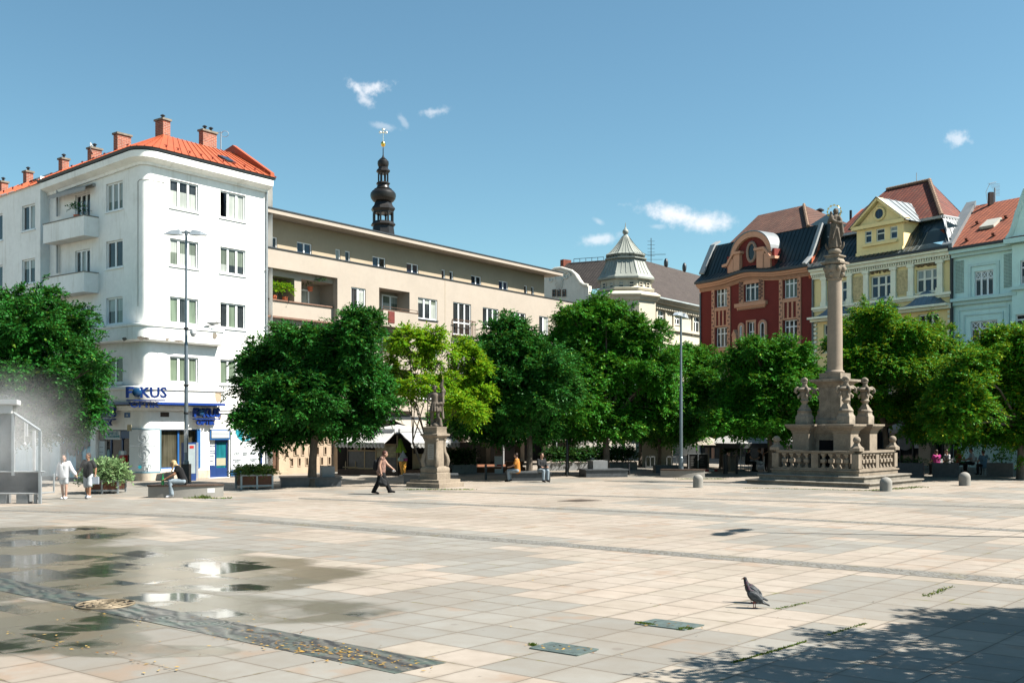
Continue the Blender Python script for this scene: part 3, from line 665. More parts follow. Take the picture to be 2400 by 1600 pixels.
fq = (ev[1]-ev[0]).length/(ev[1]-Le).length; Pm = P.lerp(Lq, fq); roof_plane(mb, ev[0], ev[1], P, Pm, 22); Le.z -= 1.75; roof_plane(mb, Le, ev[0]-Vector((0,0,.15)), Pm, Lq, 42)
mb.poly([Q, P, Rf.P(uG, zev-.8, -7), Rf.P(uP, zev-.8, -7)]); mb.poly([P, Lq, Li.P(-44, zev-1, -6)+Vector((0,0,0)), Li.P(-6, zev-1, -6)])
roof = build('roof', mb, MATS['orange sheet roof'], white, smooth=0); ar = math.atan2(DR.y, DR.x)
# fire wall parapet at the right end, also sheet covered
mb = MB(); a, b = Rf.P(uG-.32, zev, rr-.1), Rf.P(uG-.32, zP+.05, -wR)
v = Rf.d*.26; up = Vector((0,0,.40)); mb.hexa([tuple(x) for x in (a-Vector((0,0,.1)), a-Vector((0,0,.1))+v, b-Vector((0,0,.1))+v, b-Vector((0,0,.1)))]+[tuple(x) for x in (a+up*.6, a+up*.6+v, b+up+v, b+up)])
b2 = Rf.P(uG-.32, zP-1.2, -7); mb.hexa([tuple(x) for x in (b-Vector((0,0,.1)), b-Vector((0,0,.1))+v, b2+v, b2)]+[tuple(x) for x in (b+up, b+up+v, b2+up+v, b2+up)])
build('fire_wall_capping', mb, MATS['orange sheet roof'], white, smooth=0)
mb = MB(); q = [Rf.P(uG+.3,0,-.02), Rf.P(uG+.3,0,-8)]; mb.poly([q[0], q[1], q[1]+Vector((0,0,zev)), q[0]+Vector((0,0,zev))]); mb.poly([q[0]+Vector((0,0,zev)), q[1]+Vector((0,0,zev)), Rf.P(uG+.3, zP+.3, -wR)]); build('gable_wall', mb, MATS['white plaster'], white, smooth=0)
def hook(p, ang):
    mb = MB(); mb.box((p.x,p.y,p.z+.05), (.06,.04,.11)); mb.box((p.x,p.y,p.z+.112), (.2,.03,.025), ang); build('snow_guard', mb, mm('roof red iron', (.33,.04,.015), .5, .1, 3, 0), roof, smooth=0)
for k in range(10):
    p = (ev[-2].lerp(ev[-1], (k+.5)/10)).lerp(P.lerp(Q, (k+.5)/10), .16); hook(p, ar)
for k in range(34):
    s_ = (k+.5)/42; p = (ev[1].lerp(ev[0], s_/fq) if s_ < fq else ev[0].lerp(Le, (s_-fq)/(1-fq))).lerp(P.lerp(Lq, s_), .16); hook(p, math.atan2(DL.y,DL.x))
ar = math.atan2(DR.y, DR.x)
def on_plane(E0, E1, R0, R1, s, t): return Vector(E0).lerp(E1, s).lerp(Vector(R0).lerp(R1, s), t)
def skylight(s, t, E0, E1, R0, R1, w, h):
    p = on_plane(E0,E1,R0,R1,s,t); e = (Vector(E1)-Vector(E0)).normalized(); q = (Vector(R0)-Vector(E0)); q = (q-e*q.dot(e)).normalized(); n = e.cross(q); n = n if n.z > 0 else -n
    mb = MB(); mb.hexa([tuple(p+e*a*w/2+q*b*h/2) for a, b in ((-1,-1),(1,-1),(1,1),(-1,1))]+[tuple(p+e*a*w/2+q*b*h/2+n*.10) for a, b in ((-1,-1),(1,-1),(1,1),(-1,1))])
    o = build('skylight', mb, MATS['dark gutter'], roof, smooth=0); mb = MB(); mb.hexa([tuple(p+e*a*w*.4+q*b*h*.4+n*.1) for a, b in ((-1,-1),(1,-1),(1,1),(-1,1))]+[tuple(p+e*a*w*.4+q*b*h*.4+n*.112) for a, b in ((-1,-1),(1,-1),(1,1),(-1,1))]); build('pane', mb, PANE_B, o, smooth=0)
skylight(.62, .34, ev[-2], ev[-1], P, Q, .62, .8)
for s in (.10, .24): skylight(s, .5, ev[1]-Vector((0,0,.1)), Le, P, Lq, .8, 1.1)
BRK = brick_mat('red chimney brick', DR); ar = math.atan2(DR.y, DR.x)
def chim_at(face, o, px0, px1, ytop, zbase, dep, pots=2):
    f = face.off(o); u0, u1 = f.u(px0), f.u(px1); c = f.P((u0+u1)/2, 0); zt = zat(ytop, c.y); chimney(white, (c.x,c.y), abs(u1-u0), dep, zbase-1, zt-.1, math.atan2(f.d.y, f.d.x), BRK, pots)
chim_at(Rf, -wR-.35, 373, 390, 281, zP-1.0, .66, 1); chim_at(Rf, -wR-.3, 471, 503, 308, zP-1.0, .36, 2)
for (a, y, dp, po) in ((266,315,.80,0),(205,348,.62,1),(137,372,.42,1),(54,402,.42,1),(-4,426,.42,1)):
    f = Lf.off(-lw+.35); u0 = f.u(a); c = f.P(u0+.2, 0, -dp/2); chimney(white, (c.x,c.y), .4, dp, zP-3.4, zat(y, c.y)-.1, math.atan2(f.d.y, f.d.x), BRK, po)
mb = MB(); c = Rf.off(-wR).P(uE-1.0, 0); z = zat(309, c.y); mb.tube([(c.x,c.y,zP-.1),(c.x,c.y,z)], .03, 6); mb.tube([(c.x-.32,c.y,z-.02),(c.x+.1,c.y,z-.05)], .018, 5); mb.tube([(c.x+.22+.2*math.cos(a),c.y,z-.12+.16*math.sin(a)) for a in [2*math.pi*k/14 for k in range(14)]], .014, 5, closed=True); build('aerial', mb, MATS['grey metal'], roof)
mb = MB(); f = Lf.off(-lw+.2); c = f.P(f.u(216), 0); z = zat(350, c.y); n = Vector((.93,.12,.22)).normalized(); e1 = n.orthogonal().normalized(); e2 = n.cross(e1); rs = []
for rr_, dd in ((.03,-.09),(.2,-.06),(.34,.0),(.38,.02),(.34,.01),(.2,-.04),(.03,-.07)): rs.append([Vector((c.x,c.y,z))+n*dd+e1*rr_*math.cos(t)+e2*rr_*math.sin(t) for t in [2*math.pi*k/20 for k in range(20)]])
mb.ring(rs); mb.tube([(c.x,c.y,z-1.2),(c.x,c.y,z)], .04, 6); build('satellite_dish', mb, MATS['white metal'], roof)
rg = random.Random(12); K9 = Face(CC+Vector((math.cos((ang0+ang1)/2), math.sin((ang0+ang1)/2), 0))*(rad+.452), Vector((-math.sin((ang0+ang1)/2), math.cos((ang0+ang1)/2), 0)))
for fc, px, w_, h_, z in ((K9,331,.22,.09,zb1+.10),(K9,343,.14,.06,zb1+.09),(Rf.off(.452),392,.12,.08,zb1+.12),(Rf.off(.452),503,.2,.16,zb1+.5),(Lf.off(.452),292,.2,.10,zb1+.11),(Rf.off(.452),420,.3,.05,zb1+.07),(Rf.off(.005),514,.16,.34,Z(960)-.1)):
    mb = MB(); u = fc.u(px); fc.plate(mb, [(u+w_*math.cos(a)*rg.uniform(.6,1.25), z+h_*math.sin(a)*rg.uniform(.6,1.25)) for a in [2*math.pi*k/11 for k in range(11)]], 0, .004); build('chipped_plaster', mb, mm('bare render', (.30,.26,.21), .95, .4, 4, .5), white, smooth=0)
# ---- shop front on the ground floor
def shop_text(name, face, lines, mat, o, parent):
    mb = MB()
    for (txt, u, z, s) in lines: put_text(mb, face, txt, u, z, s, o, .012)
    return build(name, mb, mat, parent, smooth=0)
# corner panel follows the curve
mb = MB(); zp0, zp1 = zg0-.10, zG; band(mb, [(.02,zp0),(.06,zp0),(.06,zp1),(.02,zp1)], Lf.u(305.5), Rf.u(374)); pan = build('poster_panel', mb, MATS['panel white'], white, smooth=40)
mb = MB(); band(mb, [(.02,zp0-.07),(.075,zp0-.07),(.075,zp0),(.02,zp0)], Lf.u(305.5), Rf.u(374)); band(mb, [(.02,zp1),(.075,zp1),(.075,zp1+.04),(.02,zp1+.04)], Lf.u(305.5), Rf.u(374)); Rf.box(mb, Rf.u(373.2), Rf.u(375.5), zp0, zp1, .02, .08); build('panel_edge', mb, mm('pale blue edge', (.22,.42,.52), .5, .05, 2, 0), pan, smooth=40)
am = (ang0+ang1)/2+.06; nm = Vector((math.cos(am), math.sin(am), 0)); Kf = Face(CC+nm*(rad+.075), Vector((-nm.y, nm.x, 0)))
ku = Kf.u(336); kz = lambda y: Kf.z(336, y)
shop_text('printed_text', Kf, [('APLIKACE', ku, kz(1041), .115), ('KONTAKTNÍCH ČOČEK', ku, kz(1046.5), .105), ('MĚŘENÍ', ku, kz(1079), .12), ('ZRAKU', ku, kz(1084.5), .12)], MATS['grey print'], .03, pan)
mb = MB(); put_text(mb, Kf, 'F', ku-.30, kz(1096.5), .26, .03, .012); put_text(mb, Kf, 'KUS', ku+.15, kz(1096.5), .26, .03, .012); build('printed_text', mb, MATS['grey print'], pan, smooth=0)
def disc(mb, face, u, z, r, o0, o1, n=24): return face.plate(mb, [(u+r*math.cos(a), z+r*math.sin(a)) for a in [2*math.pi*k/n for k in range(n)]], o0, o1)
mb = MB(); disc(mb, Kf, ku-.155, kz(1094), .085, .02, .038); build('printed_dot', mb, MATS['teal graphic'], pan, smooth=0)
mb = MB()
for y in (1024, 1061): mb.tube([Kf.P(ku+.24*math.cos(a), kz(y)+.24*math.sin(a), .03) for a in [2*math.pi*k/24 for k in range(24)]], .008, 5, closed=True)
mb.tube([Kf.P(ku+x, kz(1061)+z, .035) for x, z in ((-.12,-.12),(.12,-.12),(.12,.12),(-.12,.12))], .012, 5, closed=True); put_text(mb, Kf, 'A', ku, kz(1061)-.07, .2, .03, .012)
for s in (0, .09): mb.tube([Kf.P(ku-.14+.28*k/10, kz(1024)+.05-s+.05*math.sin(k*.9), .035) for k in range(11)], .012, 5)
build('printed_icon', mb, MATS['grey print'], pan)
# big window
def shopwin(face, a, b, z0, z1, cols, fm, pm, o=-.22, name='shop_window'):
    return window(face, white, a, b, z0, z1, cols, (), o, .06, fmat=fm, pmat=pm, sill=False, name=name)
w = shopwin(Rf, Rf.u(377), Rf.u(467), zg0, zG, 2, MATS['mid blue'], PANE_SHOP)
mb = MB(); Rf.box(mb, Rf.u(461), Rf.u(469), zg0-.02, zG, -.05, .05); build('blue_post', mb, MATS['mid blue'], white, smooth=0)
# louvre and door
ua, ub = Rf.u(491), Rf.u(537); zl0 = Z(1031.5)
dr = MB(); Rf.box(dr, ua, ub, zl0, zG, -.10, .06); 
lv = build('louvre_box', dr, MATS['mid blue'], white, smooth=0); mb = MB()
for k in range(6):
    z = zl0+.10+k*(zG-zl0-.2)/5; Rf.box(mb, ua+.06, ub-.06, z, z+.045, .065, .095)
build('slat', mb, MATS['panel white'], lv, smooth=0)
mb = MB()
um = Rf.u(509); um2 = Rf.u(534)
for (a, b, c, d) in ((ua, ua+.06, .02, zl0),(um-.05, um+.03, .02, zl0),(ub-.09, ub, .02, zl0),(um, ub-.08, .02, .5),(ua+.06, um-.05, .02, .62)): Rf.box(mb, a, b, c, d, -.18, -.10)
Rf.box(mb, um, ub-.08, zl0-.12, zl0, -.18, -.10)
door = build('door', mb, MATS['navy'], white, smooth=0)
mb = MB(); Rf.box(mb, um+.03, ub-.09, .5, zl0-.12, -.17, -.14); build('pane', mb, pane('teal door glass', (.01,.10,.12), .4), door, smooth=0)
mb = MB(); Rf.box(mb, um+.06, ub-.12, .62, 1.0, -.135, -.13); build('notice', mb, mm('yellow paper', (.55,.52,.36), .8, .05, 3, 0), door, smooth=0)
mb = MB(); Rf.box(mb, ua+.06, um-.05, .62, zl0, -.17, -.12); sd = build('printed_panel', mb, MATS['panel white'], door, smooth=0)
lines = []; uu = (ua+um)/2
for k, tx in enumerate(('MĚŘENÍ ZRAKU', '•', 'APLIKACE', 'KONTAKTNÍCH', 'ČOČEK', '•', 'SERVIS', '•', 'OPRAVY', '•', 'BRÝLÍ')): lines.append((tx, uu, zl0-.34-k*.125, .075))
shop_text('printed_text', Rf, lines, MATS['navy'], -.115, sd)
# white panel with circle
mb = MB(); pa, pb = Rf.u(539.5), Rf.u(605); zq0 = Z(1107); Rf.box(mb, pa, pb, zq0, zG-.02, .0, .06); p2 = build('poster_panel', mb, MATS['panel white'], white, smooth=0)
mb = MB(); Rf.box(mb, pa, pb, .06, zq0, 0, .065); build('blue_base', mb, MATS['mid blue'], p2, smooth=0)
mb = MB(); uc = Rf.u(572); rad_c = .62; zc_ = zG-.02
Rf.plate(mb, [(uc+rad_c*math.cos(a), zc_+rad_c*math.sin(a)) for a in [math.pi+math.pi*k/24 for k in range(25)]], .06, .066); build('printed_dot', mb, MATS['teal graphic'], p2, smooth=0)
mb = MB(); disc(mb, Rf, uc-.02, zc_-.38, .16, .066, .071); Rf.bar(mb, (uc-.1, zc_-.3), (uc+.05, zc_-.02), .12, .066, .071); build('printed_figure', mb, MATS['panel white'], p2, smooth=0)
za = lambda y: Rf.z(572, y)
shop_text('printed_text', Rf, [('DIOPTRICKÉ', Rf.u(553), za(1078), .095), ('BRÝLE', Rf.u(553), za(1082), .095), ('SERVIS', uc, za(1063), .095), ('BRÝLÍ', uc, za(1067), .095), ('SLUNEČNÍ', Rf.u(592), za(1078), .095), ('BRÝLE', Rf.u(592), za(1082), .095)], MATS['grey print'], .068, p2)
mb = MB(); put_text(mb, Rf, 'F', uc-.26, za(1098), .23, .068, .012); put_text(mb, Rf, 'KUS', uc+.13, za(1098), .23, .068, .012)
for (px, y) in ((553,1062),(592,1062)):
    u = Rf.u(px); 
    for s in (-1, 1): mb.tube([Rf.P(u+s*.075+.06*math.cos(a), za(y)+.055*math.sin(a), .07) for a in [2*math.pi*k/14 for k in range(14)]], .01, 5, closed=True)
    mb.tube([Rf.P(u-.02, za(y)+.02, .07), Rf.P(u+.02, za(y)+.02, .07)], .01, 5)
    mb.tube([Rf.P(u+.19*math.cos(a), za(y)+.19*math.sin(a), .066) for a in [2*math.pi*k/22 for k in range(22)]], .005, 5, closed=True)
u = Rf.u(592)
for s in (-1, 1): disc(mb, Rf, u+s*.075, za(1062), .065, .066, .072, 14)
u = uc; mb.tube([Rf.P(u+.19*math.cos(a), za(1048)+.19*math.sin(a), .066) for a in [2*math.pi*k/22 for k in range(22)]], .005, 5, closed=True); mb.tube([Rf.P(u-.09, za(1048)+.08, .07), Rf.P(u+.09, za(1048)-.02, .07), Rf.P(u-.02, za(1048)-.14, .07)], .012, 5)
build('printed_icon', mb, MATS['grey print'], p2, smooth=0)
mb = MB(); disc(mb, Rf, uc-.12, za(1096), .075, .062, .074); build('printed_dot', mb, MATS['teal graphic'], p2, smooth=0)
mb = MB(); u = Rf.u(609); mb.tube([Rf.P(u,.05,.1), Rf.P(u,Z(1003),.1)], .065, 10); build('blue_pipe', mb, MATS['navy'], white)
# doorway on the left side
hd = hL[7]; a, b, z0, z1 = hd[:4]; fz = lambda y: Lf.z(303, y); U = lambda px: Lf.u(px)
e = window(Lf, white, a, b, z0, z1, 3, (), -.30, .07, fmat=MATS['navy'], pmat=PANE_D, sill=False, name='entrance')
mb = MB(); Lf.box(mb, U(276), b-.05, fz(1027), z1-.06, -.28, -.16); build('blue_board', mb, MATS['navy'], e, smooth=0)
mb = MB(); Lf.box(mb, U(240.5), U(275.5), Lf.z(260,1029.5), Lf.z(260,1009.5), -.27, -.14); nb = build('notice_board', mb, MATS['panel white'], e, smooth=0)
shop_text('printed_text', Lf, [('O VAŠE OČI', U(258), Lf.z(258,1018), .19), ('SE POSTARÁME', U(258), Lf.z(258,1025.5), .19)], MATS['teal graphic'], -.125, nb)
mb = MB(); Lf.box(mb, U(224.5), U(239), Lf.z(231,1074), Lf.z(231,1033), -.27, -.15); pb_ = build('price_board', mb, MATS['panel white'], e, smooth=0)
mb = MB()
for y in (1047, 1058, 1066): Lf.box(mb, U(227), U(236), Lf.z(231,y+1.3), Lf.z(231,y), -.145, -.14)
build('printed_text', mb, MATS['grey print'], pb_, smooth=0)
mb = MB(); Lf.box(mb, U(224.5), U(239), Lf.z(231,1031), Lf.z(231,1010), -.27, -.15); build('portrait_poster', mb, mm('poster brown', (.20,.17,.15), .6, .5, 3, 0), e, smooth=0)
mb = MB()
for (p0, p1, ya, yb_) in ((242,248,1053,1072),(269,275,1055,1071)): Lf.plate(mb, [(U((p0+p1)/2)+abs(U(p1)-U(p0))/2*math.cos(t), Lf.z(258,(ya+yb_)/2)+(Lf.z(258,ya)-Lf.z(258,yb_))/2*math.sin(t)) for t in [2*math.pi*k/16 for k in range(16)]], -.27, -.2)
Lf.box(mb, U(264.5), U(275), Lf.z(270,1096), Lf.z(270,1077), -.27, -.2); build('sticker', mb, mm('pale teal print', (.35,.55,.58), .5, .2, 6, 0), e, smooth=0)
mb = MB(); Lf.box(mb, U(283), U(293), Lf.z(288,1085), Lf.z(288,1066), -.15, .08); build('red_box', mb, MATS['red paint'], e, smooth=0)
mb = MB(); Lf.box(mb, U(285), U(292), Lf.z(288,1065.5), Lf.z(288,1056), -.1, .05); build('sanitiser_box', mb, MATS['panel white'], e, smooth=0)
# poster covered window further left
h = hL[8]; e2 = window(Lf, white, h[0], h[1], h[2], h[3], 2, (.62,), -.16, .07, fmat=MATS['dark gutter'], pmat=pane('poster blue', (.14,.40,.52), .4), sill=False, name='shop_window')
mb = MB(); rg = random.Random(5)
for k in range(9):
    u = h[0]+(h[1]-h[0])*rg.uniform(.08,.92); z = h[2]+(h[3]-h[2])*rg.uniform(.1,.75); Lf.plate(mb, [(u+rg.uniform(.15,.5)*math.cos(a), z+rg.uniform(.2,.6)*math.sin(a)) for a in [2*math.pi*j/11 for j in range(11)]], -.09+.002*k, -.085+.002*k)
build('printed_figure', mb, mm('poster dark', (.045,.05,.05), .5, .7, 2, 0), e2, smooth=0)
mb = MB(); 
for (a, b, y0, y1) in ((195,212,1003,962),): Lf.box(mb, U(a), U(b), Lf.z(204,y0), Lf.z(204,y1), 0, .05)
build('poster_panel', mb, mm('poster light blue', (.18,.46,.60), .5, .5, 2.5, 0), white, smooth=0)
# signs: lettering with a lens disc for the O
def lens_sign(face, px, y, s, o, label_dark=False):
    u = face.u(px, o); z = zat(y, face.Y(u, o)); mb = MB()
    put_text(mb, face, 'F', u-1.32*s, z, s*1.5, o, .14, 1.2, bold=.022); put_text(mb, face, 'KUS', u+1.02*s, z, s*1.5, o, .14, .98, bold=.022)
    face.box(mb, u-1.6*s, u+2.2*s, z-.36*s, z-.24*s, o-.1, o+.12)
    put_text(mb, face, 'OPTIK', u+.15*s, z-1.0*s, s*.78, o, .10, 1.25, bold=.016)
    for k in range(5): face.bar(mb, (u-.8*s+k*.5*s, z-.4*s), (u-.8*s+k*.5*s, z-.3*s), .03, 0, o)
    sg = build('shop_sign', mb, MATS['blue sign'], white, smooth=0)
    mb = MB(); c = face.P(u-.55*s, z+.52*s, o+.05); rs = []
    for q in range(8):
        a = math.pi/2*q/7.5; rs.append([c+face.n*(.20*s*math.sin(a))+(face.d*math.cos(t)+Vector((0,0,1))*math.sin(t))*(.47*s*math.cos(a)) for t in [2*math.pi*k/24 for k in range(24)]])
    rs.insert(0, [c-face.n*.2+(face.d*math.cos(t)+Vector((0,0,1))*math.sin(t))*(.47*s) for t in [2*math.pi*k/24 for k in range(24)]])
    mb.ring(rs); build('lens', mb, mm('blue lens', (.02,.09,.22), .12, .1, 3, 0), sg)
K2 = Face(CC+nm*(rad+.62), Vector((-nm.y, nm.x, 0)))
lens_sign(K2, 335, 931, .46, .16); lens_sign(Rf, 479, 976, .40, .22); lens_sign(Lf, 244, 976, .42, .3)
mb = MB(); Lf.box(mb, U(292.5), U(305), Lf.z(299,978), Lf.z(299,967), 0, .03); pl = build('number_plate', mb, MATS['mid blue'], white, smooth=0)
mb = MB(); put_text(mb, Lf, '186', U(298.8), Lf.z(299,975), .15, .04, .01); build('number', mb, MATS['panel white'], pl, smooth=0)
mb = MB(); f = Face(CC+Rf.n*(rad+.0), Rf.d); Rf.box(mb, Rf.u(376), Rf.u(396), Z(976.5), Z(966), -.2, .012); build('vent', mb, mm('vent brown', (.05,.035,.028), .8, .5, 6, .2), white, smooth=0)
mb = MB(); c = Kf.P(Kf.u(304), Kf.z(304,1002), .1); mb.box((c.x,c.y,c.z), (.16,.16,.3)); mb.tube([c, c-nm*.25], .03, 6); build('wall_lantern', mb, mm('yellowed plastic', (.6,.52,.32), .4, .1, 3, 0), white, smooth=0)
# cracked cable lines and relief plaque on the upper wall
mb = MB(); u = Rf.u(489); rg = random.Random(9)
for k in range(46):
    z = Z(602)+rg.uniform(-1.35,1.35)*.85; w = .42*math.sqrt(max(0.05, 1-((z-Z(602))/1.3)**2)); x = u+rg.uniform(-w, w); a = rg.uniform(0, 6.28); pts = []
    for j in range(5): pts.append(Rf.P(x+.10*math.cos(a+j*.7)*(1-j*.1)+.03*j, z+.09*math.sin(a+j*.7), .004))
    mb.tube(pts, .016, 5)
build('wall_relief', mb, MATS['white plaster'], white)
mb = MB()
for (px, y0, y1) in ((301,432,720),): mb.tube([Lf.P(-RC-.05, Lf.z(301,y), .02) for y in (y0, y1)], .012, 5)
mb.tube([Lf.P(-RC-.05, Lf.z(301,432), .02)]+[p+Vector((0,0,Lf.z(301,428))) for p in corner_pts(.015, -RC, RC)[3:-3]]+[Rf.P(Rf.u(386), Z(431), .02)], .012, 5); build('wall_cable', mb, MATS['concrete'], white)
# ================================================================== TAN APARTMENT BLOCK
T = Face(CW+DR*(uE+.02), DR); tan = thing('apartment_block', T.P(0,0), 'long tan apartment block with flat overhanging roof, loggias and cafe ground floor', 'building')
uT = lambda px: T.u(px); uEnd = uT(1352); uUp = T.off(-1.0).u(1275.6)
zPar = T.z(626,579.5); zRoof0 = T.off(-1).z(640,509)
Tu = T.off(-1.0); zR = T.z(626, 497)
lA = uT(791)                    # loggia part spans u 0..lA, set back a little
holes = []; wins = []
def rowz(px, yt, yb): return T.z(px, yb), T.z(px, yt)
zA0, zA1 = rowz(823, 1060/2.704+280, 1205/2.704+280); FL = 2.55
cols = [(823,857,2),(979.7,1025,3),(1131.4,1168,3),(1196,1232,3),(1263.5,1285,2)]
for k in range(3):
    dz = -FL*k
    for (a, b, n) in cols:
        h = (uT(a), uT(b), zA0+dz+(.0 if n == 2 else .0), zA1+dz, .18); holes.append(h); wins.append((h, n, False))
    h = (uT(1062), uT(1104), zA0+dz-.75, zA1+dz+.05, .18); holes.append(h); wins.append((h, 3, True))
    holes.append((uT(888.5), uT(960), zA0+dz-.55, zA1+dz+.22, 1.1))
mb = MB(); zGF = zA0-2*FL-1.15
T.wall(mb, lA, uEnd, zGF, zPar, holes)
for k in range(3):               # backs of the balcony recesses
    dz = -FL*k; a, b, c, d = uT(888.5), uT(960), zA0+dz-.55, zA1+dz+.22; mb.poly([T.P(a,c,-1.1), T.P(b,c,-1.1), T.P(b,d,-1.1), T.P(a,d,-1.1)])
Tl = T.off(-.35); lh = []; zl0 = T.z(700,1165/2.704+280)
for k in range(3):
    dz = -FL*k; t = Tl.z(632,985/2.704+280)+dz; b = Tl.z(632,1140/2.704+280)+dz; lh.append((Tl.u(632), Tl.u(690), b, t, 1.3)); t2 = Tl.z(706,1010/2.704+280)+dz; lh.append((Tl.u(706), Tl.u(787), b-.02, t2, 1.3))
Tl.wall(mb, 0, lA, zGF, T.z(626,625), lh)
for h in lh: mb.poly([Tl.P(h[0],h[2],-1.3), Tl.P(h[1],h[2],-1.3), Tl.P(h[1],h[3],-1.3), Tl.P(h[0],h[3],-1.3)])
T.box(mb, 0, lA, T.z(626,625), zPar, -.5, 0); mb.poly([T.P(lA,zGF,0), T.P(lA,zGF,-.35), T.P(lA,T.z(626,625),-.35), T.P(lA,T.z(626,625),0)])
e0, e1 = T.P(uEnd,0,0), T.P(uEnd,0,-14); mb.poly([e0, e1, e1+Vector((0,0,zPar)), e0+Vector((0,0,zPar))])
mb.poly([T.P(0,zPar-.3,-.3), T.P(uEnd,zPar-.3,-.3), T.P(uEnd,zPar-.3,-14), T.P(0,zPar-.3,-14)])
build('wall', mb, MATS['tan plaster'], tan, smooth=0)
mb = MB(); T.box(mb, 0, uEnd, zPar, zPar+.06, -.3, .05); build('parapet_coping', mb, MATS['dark gutter'], tan, smooth=0)
# upper set back storey
up = []; 
for (a, b) in ((178,243),(368,462),(612,643),(673,705),(847,930),(1063,1138),(1285,1307),(1335,1358),(1472,1535),(1647,1705),(1807,1828),(1852,1870)):
    a, b = a/2.704+560, b/2.704+560; zt = Tu.z(696, 280+772/2.704); up.append((max(Tu.u(a), .02), Tu.u(b), zPar-.15, zt, .16))
mb = MB(); Tu.wall(mb, 0, uUp, zPar-.3, zR-.02, up); q0, q1 = Tu.P(uUp,0), Tu.P(uUp,0,-12); mb.poly([q0+Vector((0,0,zPar-.3)), q1+Vector((0,0,zPar-.3)), q1+Vector((0,0,zR)), q0+Vector((0,0,zR))]); build('upper_wall', mb, MATS['ochre plaster'], tan, smooth=0)
for h in up: window(Tu, tan, h[0], h[1], h[2], h[3], 2 if h[1]-h[0] > 1.0 else 1, (), -.12, .06, pmat=PANE_B if h[1]-h[0] > 1 else PANE_D, sill=False)
mb = MB(); T.box(mb, -.0, uUp+1.0, zR, zR+.22, -13, .06); rf = build('roof', mb, MATS['tan plaster'], tan, smooth=0)
mb = MB(); T.box(mb, -.0, uUp+1.03, zR+.222, zR+.29, -13, .10); build('roof_edge', mb, MATS['dark gutter'], rf, smooth=0)
for h, n, fr in wins:
    w = window(T, tan, h[0], h[1], h[2], h[3], n, (.38,) if fr else (), -.13, .075, pmat=random.choice([PANE_D, PANE_G, PANE_D]), smat=MATS['dark gutter'], sill=not fr)
    if fr:
        rb = MB(); z0, z1 = h[2]-.05, h[2]+.95
        for o in (.32,):
            T.box(rb, h[0]-.12, h[1]+.12, z0-.06, z0, 0, o); T.box(rb, h[0]-.12, h[1]+.12, z1, z1+.04, o-.04, o)
            for k in range(17):
                u = h[0]-.1+(h[1]-h[0]+.2)*k/16; T.box(rb, u-.01, u+.01, z0, z1, o-.03, o-.01)
            for s in (h[0]-.12, h[1]+.08): T.box(rb, s, s+.04, z0, z1+.04, 0, .03); T.box(rb, s, s+.03, z1, z1+.04, 0, o)
        build('balcony_railing', rb, MATS['brown frame'], tan, smooth=0)
for k in range(3):               # box balconies
    dz = -FL*k; a, b = uT(884), uT(966); z0, z1 = T.z(884,1325/2.704+280-6)+dz, T.z(884,1207/2.704+280)+dz; mb = MB()
    T.box(mb, a, b, z0, z0+.15, -.02, .5); T.box(mb, a, b, z0+.15, z1, .40, .5); T.box(mb, a, a+.1, z0+.15, z1, 0, .4); T.box(mb, b-.1, b, z0+.15, z1, 0, .4)
    bb = build('balcony', mb, MATS['tan plaster'], tan, smooth=0)
    mb = MB(); T.box(mb, a, b, z1+.003, z1+.05, .38, .52); T.bar(mb, (a, z1+.2), (b, z1+.2), .03, .44, .47)
    for s in (a+.02, (a+b)/2, b-.05): T.box(mb, s, s+.03, z1, z1+.2, .44, .47)
    build('handrail', mb, MATS['brown frame'], bb, smooth=0)
    if k == 0: mb = MB(); T.box(mb, uT(895), uT(910), z0+.22, z1-.05, .5, .53); build('red_panel', mb, mm('faded red', (.22,.035,.025), .7, .2, 4, .1), bb, smooth=0)
    Tb = T.off(-1.1); window(Tb, tan, Tb.u(893), Tb.u(932), z0+.2, zA1+dz+.02, 2, (), .02, .08, pmat=PANE_G, sill=False, name='balcony_door')
for k in range(3):
    for j, (p0, p1, n) in enumerate(((634,655,1),(708,745,2))):
        h = lh[k*2+j]; Tb = Tl.off(-1.3); window(Tb, tan, h[0]+.15 if j == 0 else h[0]+.1, h[0]+ (1.0 if j == 0 else 1.75), h[2]-.3 if j == 0 else h[2]+.12, h[3]-.35, n, (), .02, .08, pmat=PANE_D if j == 0 else PANE_B, sill=False, fmat=MATS['brown frame'] if (k, j) == (0,0) else None)
    dz = -FL*k; mb = MB(); zb_ = lh[k*2][2]; T.box(mb, 0, lA-.02, zb_-.02, zb_+.05, -.5, -.28); T.box(mb, 0, lA-.02, zb_-.98, zb_-.88, -.35, -.12); build('loggia_ledge', mb, mm('ledge brown', (.16,.09,.06), .7, .2, 4, .1), tan, smooth=0)
mb = MB(); u = uT(1043); T.box(mb, u-.012, u+.012, zGF, zPar, 0, .012); build('expansion_joint', mb, MATS['ochre plaster'], tan, smooth=0); mb = MB(); T.box(mb, uT(632)-.06, uT(632)+.06, 0, T.z(632,975), -.3, -.16); build('downpipe', mb, MATS['dark gutter'], tan, smooth=0)
